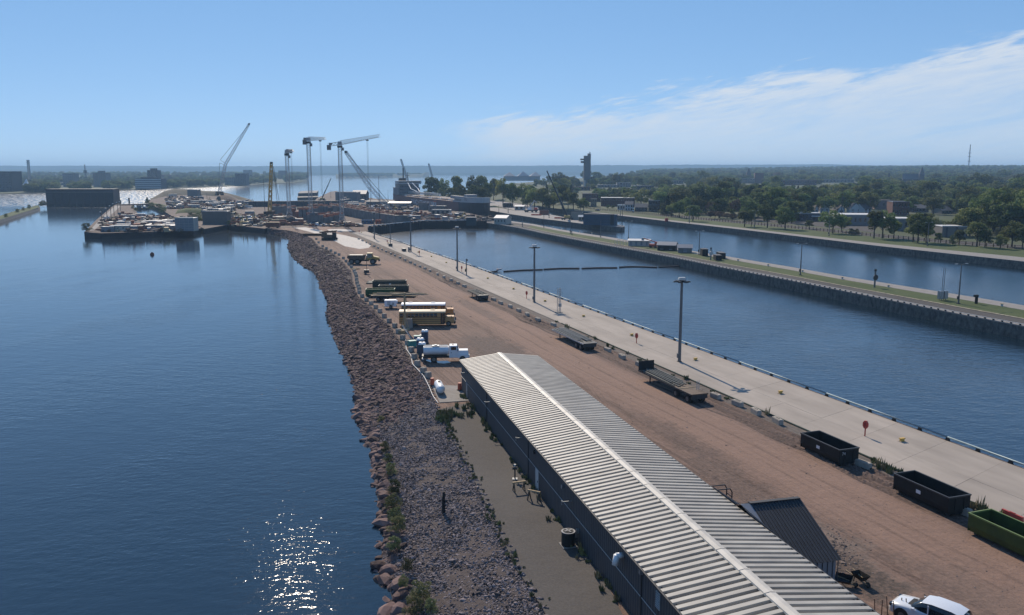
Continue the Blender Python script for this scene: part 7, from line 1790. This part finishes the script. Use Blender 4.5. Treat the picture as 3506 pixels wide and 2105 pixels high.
upole('tall timber utility pole standing at the lawn edge', 3270, 742, 680); upole('timber utility pole behind the cottages', 2880, 745, 640); upole('timber utility pole left of the brown trees', 2534, 745, 655); upole('timber utility pole beside the apartment house', 2977, 735, 672)

# -- trees
def leaf_mat(name, c1, c2, tr):
    m, nt, b = nodes_mat(name)
    geo = nn(nt, 'ShaderNodeNewGeometry'); oi = nn(nt, 'ShaderNodeObjectInfo'); tcn = nn(nt, 'ShaderNodeTexCoord')
    cl_ = noise(nt, tcn.outputs['Object'], 2.2, 2)
    col = nmix(nt, nrange(nt, cl_, .35, .65), c1, c2)
    hv = nn(nt, 'ShaderNodeHueSaturation'); nt.links.new(col, hv.inputs['Color'])
    nt.links.new(nrange(nt, oi.outputs['Random'], 0, 1, .6, 1.6), hv.inputs['Value']); nt.links.new(nrange(nt, nmath(nt, 'FRACT', nmath(nt, 'MULTIPLY', oi.outputs['Random'], 7.3)), 0, 1, .465, .525), hv.inputs['Hue'])
    nt.links.new(hv.outputs[0], b.inputs['Base Color']); b.inputs['Roughness'].default_value = .75; b.inputs['Specular IOR Level'].default_value = .25
    ts = nn(nt, 'ShaderNodeBsdfTranslucent'); nt.links.new(hv.outputs[0], ts.inputs['Color'])
    ms = nn(nt, 'ShaderNodeMixShader'); ms.inputs[0].default_value = tr
    out = nt.nodes['Material Output']; nt.links.new(b.outputs[0], ms.inputs[1]); nt.links.new(ts.outputs[0], ms.inputs[2]); nt.links.new(ms.outputs[0], out.inputs['Surface'])
    return m
m_leaf = leaf_mat('broad leaves', (0.062, 0.090, 0.030), (0.150, 0.180, 0.058), .46)
m_need = leaf_mat('conifer needles', (0.020, 0.036, 0.017), (0.036, 0.055, 0.024), .12)
m_rleaf = leaf_mat('reddish leaves', (0.075, 0.045, 0.035), (0.11, 0.07, 0.05), .25)
m_bark = mat('bark', (0.05, 0.04, 0.032), .95, var=.25, scale=4)
def leaf_quads(mb, c, n, r, size, rg, squash=.8):
    for _ in range(n):
        d = Vector((rg.gauss(0, 1), rg.gauss(0, 1), rg.gauss(0, 1) * squash + .15)).normalized()
        p = Vector(c) + Vector((d.x * r, d.y * r, d.z * r * squash)) * rg.uniform(.72, 1.06)
        nrm = (d + Vector((rg.gauss(0, .5), rg.gauss(0, .5), rg.gauss(0, .5)))).normalized()
        a = nrm.orthogonal().normalized(); a.rotate(Quaternion(nrm, rg.uniform(0, 6.28))); b_ = nrm.cross(a); s = size * rg.uniform(.6, 1.3)
        mb.v += [tuple(p - a * s - b_ * s * .6), tuple(p + a * s - b_ * s * .35), tuple(p + a * s * .5 + b_ * s * .8), tuple(p - a * s * .7 + b_ * s * .55)]; k = len(mb.v); mb.f.append((k - 4, k - 3, k - 2, k - 1)); mb.mi.append(0)
def broad_tree(seed, wide=.42, m=None, low=.22, dens=1.0):
    """a tree of height 1: (trunk mesh, crown mesh)"""
    rg = random.Random(seed); tr = MB(); cr = MB()
    top = Vector((rg.uniform(-.02, .02), rg.uniform(-.02, .02), .62)); tr.cyl((0, 0, 0), (0, 0, low + .05), .028, .02, 7); tr.cyl((0, 0, low + .05), top, .02, .008, 6)
    lobes = []
    for k in range(15):
        z = rg.uniform(low + .12, .9); f = math.sin(math.pi * min(max((z - low) / (1.02 - low), .05), .98)) ** .6
        a = k * 2.4 + rg.uniform(-.4, .4); rr = wide * f * rg.uniform(.35, .82); c = Vector((math.cos(a) * rr, math.sin(a) * rr, z)); r = rg.uniform(.10, .17) * (wide / .4) ** .5
        lobes.append((c, r)); tr.cyl((0, 0, rg.uniform(low, .5)), c, .009, .003, 5, False)
    lobes.append((Vector((0, 0, .86)), .14)); lobes.append((Vector((0, 0, .6)), wide * .6))
    for c, r in lobes: leaf_quads(cr, c, int(120 * dens * (r / .14)), r, .026, rg)
    return tr.mesh('trunk', m_bark), cr.mesh('crown', m or m_leaf)
def conifer(seed, w=.2):
    rg = random.Random(seed); tr = MB().cyl((0, 0, 0), (0, 0, .95), .018, .003, 6); cr = MB()
    for k in range(22):
        z = .08 + .88 * k / 22; r = w * (1 - z) * rg.uniform(.85, 1.15) + .012
        for j in range(9):
            a = rg.uniform(0, 6.28); leaf_quads(cr, (math.cos(a) * r * .7, math.sin(a) * r * .7, z - r * .15), 6, r * .35 + .01, .022, rg, .5)
    return tr.mesh('trunk', m_bark), cr.mesh('crown', m_need)
m_shrub = leaf_mat('dull shrub leaves', (0.080, 0.095, 0.042), (0.140, 0.150, 0.068), .35)
VAR = [broad_tree(1, .40), broad_tree(2, .46), broad_tree(3, .34), broad_tree(4, .5, None, .15), broad_tree(5, .42, None, .3), conifer(6, .2), conifer(7, .26), broad_tree(8, .55, m_rleaf, .25), broad_tree(9, .62, m_shrub, .03, .8)]
def tree(name, label, loc, h, var, wscale=1.0, group=None, cat='tree'):
    t = thing(name, label, cat, loc, random.uniform(0, 6.28), group); t.scale = (h * wscale, h * wscale, h)
    link(bpy.data.objects.new('trunk', VAR[var][0]), t); link(bpy.data.objects.new('crown', VAR[var][1]), t); return t
WN = {0: .8, 1: .92, 2: .68, 3: 1.0, 4: .84, 5: .4, 6: .5, 7: 1.1, 8: 1.24}
def ptree(name, label, x, yb, yt, w, var, group=None):
    q = P(x, yb); h = ZAT(q, yt) - G; wpx = h * FPX / q.y * WN[var]
    return tree(name, label, (q.x, q.y, G - .05), h, var, max(.6, min(w / wpx * 1.12, 1.8)), group)
BANK = [(2372, 757, 700, 58, 0), (2549, 776, 722, 46, 2), (2572, 776, 715, 30, 4), (2627, 780, 693, 62, 1), (2688, 785, 704, 76, 3), (2770, 784, 752, 30, 0), (2851, 799, 716, 84, 1), (2881, 793, 730, 60, 3), (2915, 802, 780, 26, 8), (2933, 804, 781, 24, 8),
        (2992, 816, 720, 56, 2), (3021, 816, 716, 80, 1), (3060, 816, 752, 50, 0), (3125, 829, 730, 60, 0), (3142, 831, 722, 76, 1), (3170, 831, 738, 70, 3), (3212, 832, 795, 28, 0), (3262, 838, 800, 34, 8), (3284, 838, 784, 40, 0), (3344, 844, 758, 66, 2), (3372, 846, 790, 50, 0), (3424, 852, 800, 46, 3), (3464, 846, 752, 90, 1), (3500, 852, 776, 60, 0)]
for k, (x, yb, yt, w, v_) in enumerate(BANK): ptree('bank_tree', 'dark green tree by the promenade fence, %s from the left' % ORD[k], x, yb, yt, w, v_, 'trees along the promenade fence')
for k, (x, yb, yt) in enumerate(((2431, 750, 722), (2448, 749, 720), (2465, 751, 722), (2489, 753, 728), (2508, 758, 730))): ptree('red_leaved_tree', 'small reddish-leaved tree beyond the fence, %s from the left' % ORD[k], x, yb, yt, 30, 7, 'small reddish trees')
PARK = [(1478, 692, 603, 60, 0), (1514, 692, 607, 46, 1), (1567, 692, 600, 42, 2), (1618, 692, 596, 44, 1), (1648, 690, 598, 46, 0), (1690, 686, 607, 46, 3), (1470, 702, 655, 50, 8), (1510, 702, 640, 54, 8), (1545, 702, 640, 50, 0), (1580, 704, 630, 56, 3), (1620, 706, 628, 60, 1), (1655, 706, 640, 40, 4), (1668, 704, 622, 44, 0), (1722, 704, 605, 56, 1),
        (1755, 706, 622, 64, 3), (1790, 706, 624, 60, 1), (1815, 704, 632, 50, 0), (1830, 714, 640, 66, 1), (1805, 712, 655, 50, 3), (1872, 714, 625, 24, 5), (1858, 716, 640, 56, 0), (1895, 716, 656, 52, 1), (1882, 718, 662, 50, 3), (1925, 714, 632, 46, 0), (1945, 716, 640, 40, 1), (1963, 720, 657, 44, 0), (1998, 722, 674, 44, 1), (1988, 722, 690, 26, 0), (1955, 690, 628, 26, 5), (1940, 688, 630, 24, 6), (2082, 715, 700, 16, 0), (2098, 716, 702, 16, 2)]
for k, (x, yb, yt, w, v_) in enumerate(PARK): ptree('park_tree', 'leafy park tree beyond the locks, %s from the left' % (ORD[sorted(range(len(PARK)), key=lambda i: PARK[i][0]).index(k)]), x, yb, yt, w, v_, 'park trees beyond the locks')
RIGHT = [(3362, 796, 672, 96, 1), (3425, 804, 656, 124, 3), (3486, 808, 650, 130, 1), (3400, 786, 694, 84, 0), (3326, 776, 705, 70, 1), (3502, 796, 642, 110, 0), (3452, 778, 674, 92, 3), (3300, 742, 668, 80, 1), (3195, 735, 672, 70, 0), (3345, 745, 660, 90, 3), (3405, 750, 650, 96, 1), (3470, 752, 640, 96, 0), (3170, 770, 728, 40, 8), (3210, 772, 752, 44, 8)]
for k, (x, yb, yt, w, v_) in enumerate(RIGHT): ptree('large_tree', 'large tree at the right edge beyond the lawn, %s from the left' % (ORD[sorted(range(len(RIGHT)), key=lambda i: RIGHT[i][0]).index(k)]), x, yb, yt, w, v_, 'large trees at the right edge')
CONS = [(2285, 737, 665, 36, 5), (2276, 735, 672, 30, 6), (2432, 716, 640, 30, 5), (1893, 626, 591, 10, 5), (2415, 730, 655, 40, 2)]
TOWNX = [(2050, 672, 645, 22, 0), (2068, 672, 642, 24, 1), (2085, 673, 640, 26, 3), (2103, 674, 643, 24, 0), (2120, 674, 640, 26, 1), (2138, 676, 638, 28, 3), (2152, 678, 642, 22, 0), (2195, 706, 647, 74, 3), (2172, 690, 650, 40, 1), (2228, 690, 646, 46, 0), (2250, 700, 650, 48, 1), (2240, 668, 640, 36, 3), (2268, 680, 645, 36, 0), (2205, 664, 640, 34, 1), (2170, 660, 636, 26, 0), (1935, 652, 610, 30, 0), (1960, 650, 604, 34, 1), (1978, 652, 610, 26, 3), (2040, 630, 600, 30, 1), (2062, 632, 598, 30, 0), (2088, 634, 592, 30, 3), (2112, 630, 588, 26, 1), (2130, 626, 590, 22, 0), (1905, 660, 612, 34, 3), (1915, 672, 640, 30, 1), (1975, 668, 640, 30, 0), (1990, 660, 640, 24, 2), (2270, 736, 690, 34, 8), (2300, 742, 694, 44, 1), (2325, 746, 688, 46, 0), (2350, 735, 672, 44, 3), (2392, 735, 668, 50, 1), (2312, 700, 640, 50, 0), (2345, 690, 636, 50, 1), (2376, 700, 640, 46, 3), (2280, 660, 622, 40, 1), (1700, 660, 612, 30, 3), (1860, 650, 608, 30, 1), (1835, 648, 612, 26, 0), (1880, 640, 600, 22, 2)]
for k, (x, yb, yt, w, v_) in enumerate(TOWNX): ptree('street_tree', 'leafy tree among the shops and houses near the tower, %s from the left' % (ORD[sorted(range(len(TOWNX)), key=lambda i: TOWNX[i][0]).index(k)]), x, yb, yt, w, v_, 'trees among the shops')
# the town wood: nearest trees one by one, the rest as one mass
rnd = random.Random(77); cand = []
tries = 0
while len(cand) < 2600 and tries < 60000:
    tries += 1
    D = 380 * (2200 / 380) ** (rnd.random() ** .85); x = rnd.uniform(1900, 3700)
    az = (x - IW / 2) / FPX; X, Y = az * D, D; z = tz(X, Y)
    yb = HORIZON + (CAM_Z - z) / D * FPX
    fe_y = np.interp(x, [p[0] for p in PT_px], [p[1] for p in PT_px])
    if yb > fe_y - 6: continue
    if x < 2230 and yb < np.interp(x, [1700, 2000, 2230], [642, 622, 608]): continue
    h = rnd.lognormvariate(math.log(11.5), .3); yt = yb - h / D * FPX
    if 3180 < x < 3345 and 736 < yb < 800: continue
    if 2560 < x < 2990 and yb > np.interp(x, [2560, 2990], [745, 778]) and rnd.random() < .55: continue
    if x < 2260 and yb > 705: continue
    bad = False
    for (x0, x1, b_t, b_b) in BLD:
        cw = h / D * FPX * .38
        if x0 - cw < x < x1 + cw and yb > b_b - 1 and yt < b_t + .7 * (b_b - b_t) and b_b - b_t > 3: bad = True; break
        if x0 - 3 < x < x1 + 3 and abs(yb - b_b) < 3: bad = True; break
    if bad: continue
    cand.append((X, Y, z, h, rnd.choices(range(9), [4, 4, 3, 4, 3, 1.2, .8, .15, .6])[0]))
cand.sort(key=lambda c: -c[3] / c[1])
LMT = [(2009, 630, 'observation tower'), (2115, 690, 'long brick shop building'), (2168, 715, 'striped lighthouse'), (2240, 705, 'brown terrace house'), (2208, 643, 'long grey roofed block'), (2318, 624, 'tan block under the ridge'), (2560, 620, 'brick school'), (2598, 612, 'square brick tower'), (2735, 627, 'long red brick hall'), (2850, 605, 'dark chimney block'), (2930, 712, 'windowed white cottage'), (2970, 714, 'second white cottage'), (2822, 712, 'cottage left of the flat hall'), (2777, 745, 'low dark hall'), (2935, 755, 'wide pale-roofed hall'), (3090, 770, 'flat hall with roof units'), (3083, 715, 'brick apartment house'), (3025, 700, 'long pinkish wall'), (3152, 712, 'grey-roofed bungalow'), (3242, 720, 'house with pale gable'), (3266, 795, 'concrete box building'), (3122, 615, 'stone church'), (3042, 608, 'slim chimney stack'), (3270, 712, 'lawn utility pole'), (2534, 700, 'timber pole by the reddish trees'), (3464, 800, 'rightmost promenade trees'), (3400, 740, 'far right wood edge')]
TP = []
for (X, Y, z, h, v_) in cand[:180]:
    o = tree('town_tree', '', (X, Y, z - .1), h, v_, rnd.uniform(.9, 1.25), 'town conifers' if v_ in (5, 6) else 'town broad-leaved trees')
    TP.append((o, 'town conifer' if v_ in (5, 6) else 'reddish town tree' if v_ == 7 else 'broad-leaved town tree', IW / 2 + FPX * X / Y, HORIZON + (CAM_Z - z) / Y * FPX))
single_out(TP, LMT)
for k, (x, yb, yt, w, v_) in enumerate(CONS): ptree('town_conifer', 'tall dark pointed conifer in the town wood, %s in the list from the canal' % ORD[k], x, yb, yt, w, v_, 'tall conifers')
def wood(name, label, pts):
    o = scatter(name, [bpy.data.objects.new('c', VAR[i][1]) for i in range(9)], [(p[0], p[1], p[2] - .3) for p in pts], [(0, 0, rnd.uniform(0, 6.28)) for _ in pts], [(p[3] * rnd.uniform(.95, 1.35),) * 2 + (p[3],) for p in pts], [p[4] for p in pts])
    return tag(o, label, 'trees')
wood('town_wood', 'dense green wood filling the town behind the nearer trees', cand[180:])
far = []
for _ in range(5200):   # right: on to the skyline
    D = rnd.uniform(1500 ** .5, 5600 ** .5) ** 2; x = rnd.uniform(2060, 3720); X = (x - IW / 2) / FPX * D; z = tz(X, D); yb = HORIZON + (CAM_Z - z) / D * FPX
    if x < 2300 and D > 6500 - (2300 - x) * 25: continue
    if any(x0 - 4 < x < x1 + 4 and yb > b_b - 1 and yb - 10 / D * FPX < b_t + .5 * (b_b - b_t) for (x0, x1, b_t, b_b) in BLD): continue
    far.append((X, D, z, rnd.uniform(9, 15) * (1 + D / 9000), rnd.choices(range(9), [4, 4, 3, 4, 3, 1, .6, 0, 1])[0]))
wood('skyline_wood', 'far hazy wood running to the right skyline', far)
sh = []
fx = [p[0] for p in FE]; fy = [p[1] for p in FE]
for _ in range(3800):   # left shore
    x = rnd.uniform(-150, 1060); ys = np.interp(x, fx, fy); D0 = P(IW / 2, ys, .4).y; D = D0 * 1.015 + (4200 - D0) * rnd.random() ** 2.2; X = (x - IW / 2) / FPX * D; z = tz(X, D); yb = HORIZON + (CAM_Z - z) / D * FPX
    if any(x0 - 3 < x < x1 + 3 and yb > b_b - 6 and yb - 12 / D * FPX < b_t + .75 * (b_b - b_t) and b_b - b_t > 14 for (x0, x1, b_t, b_b) in BLD): continue
    sh.append((X, D, z, rnd.uniform(8, 15) * (1 + max(D - 2200, 0) / 6000), rnd.choices(range(9), [4, 4, 3, 4, 3, 1, .6, 0, 2])[0]))
for _ in range(420):
    x = rnd.uniform(1165, 1445); q = P(x, np.interp(x, [1150, 1470], [609, 605]), .4); k = rnd.uniform(1.0, 1.1); sh.append((q.x * k, q.y * k, .8, rnd.uniform(14, 26), rnd.randrange(5)))
wood('far_shore_wood', 'hazy wood along the far left shore', sh)
# bushes on the bank and the site
def bush_px(lst, label, grp):
    for k, (x, y, h, z) in enumerate(lst): tree('shrub', label % ORD[k], P(x, y, z), h, 8, rnd.uniform(.9, 1.3), grp, 'shrub')
bush_px([(1305, 1450, 1.1, .5), (1318, 1545, 1.3, .6), (1338, 1625, 1.4, .6), (1352, 1690, 1.6, .7), (1345, 1745, 1.6, .6), (1362, 1820, 1.5, .8), (1352, 1880, 1.2, .7), (1395, 1955, 1.1, .9), (1380, 2010, 1.0, .8), (1440, 2060, 1.6, .9), (1420, 2105, 1.5, .8), (1352, 1790, 1.5, .6), (1330, 1580, 1.0, .6), (1475, 2100, 1.2, 1.2)], 'green shrub at the waterline of the gravel slope, %s in the row', 'waterline shrubs')
bush_px([(670, 762, 5, 1.5), (680, 758, 6, 1.5), (655, 752, 5, 1.5), (690, 762, 4, 1.5), (785, 768, 2.5, G), (800, 765, 2.5, G), (296, 792, 4.5, G), (520, 716, 6, 1.5), (545, 722, 6, 1.5), (560, 728, 5, 1.5), (505, 700, 6, 1.5), (455, 715, 3, G), (465, 722, 3, G)], 'low green shrub on the works island, %s in the scattered set', 'works island shrubs')
bush_px([(20, 743, 2.5, 2.2), (60, 727, 3, 2.2), (100, 714, 3.5, 2.2), (140, 706, 4, 2.2), (148, 704, 5, 2.2), (156, 704, 4, 2.2), (80, 720, 2.5, 2.2)], 'shrub on the grassy training wall, %s in the row', 'training wall shrubs')
for k in range(4):
    x = (2010, 2024, 2046, 1648)[k]; car('parked car in the street behind the fence, %s from the left' % ['second', 'third', 'fourth', 'first'][k], P(x, (706, 710, 722, 700)[k]), R(30 * k), [m_dsteel, m_black, m_dsteel, m_white][k], 4.6, 1.9, 1.6, 'street cars', 'parked_car', True)
q = P(2282, 757); t = thing('red_bin', 'small red bin box on the promenade', 'bin', q); MB().box((0, 0, .9), (1.8, 1.4, 1.8)).build('box', m_redp, t); MB().box((0, 0, 1.85), (1.9, 1.5, .1)).build('lid', m_orange, t)
q = P(521, 872, 0); t = thing('buoy', 'small dark buoy in the river current', 'buoy', q); MB().cyl((0, 0, -.4), (0, 0, .7), .9, .7, 10).build('float', m_formw, t); MB().cyl((0, 0, .7), (0, 0, 1.1), .5, .2, 8).build('top', m_dsteel, t)
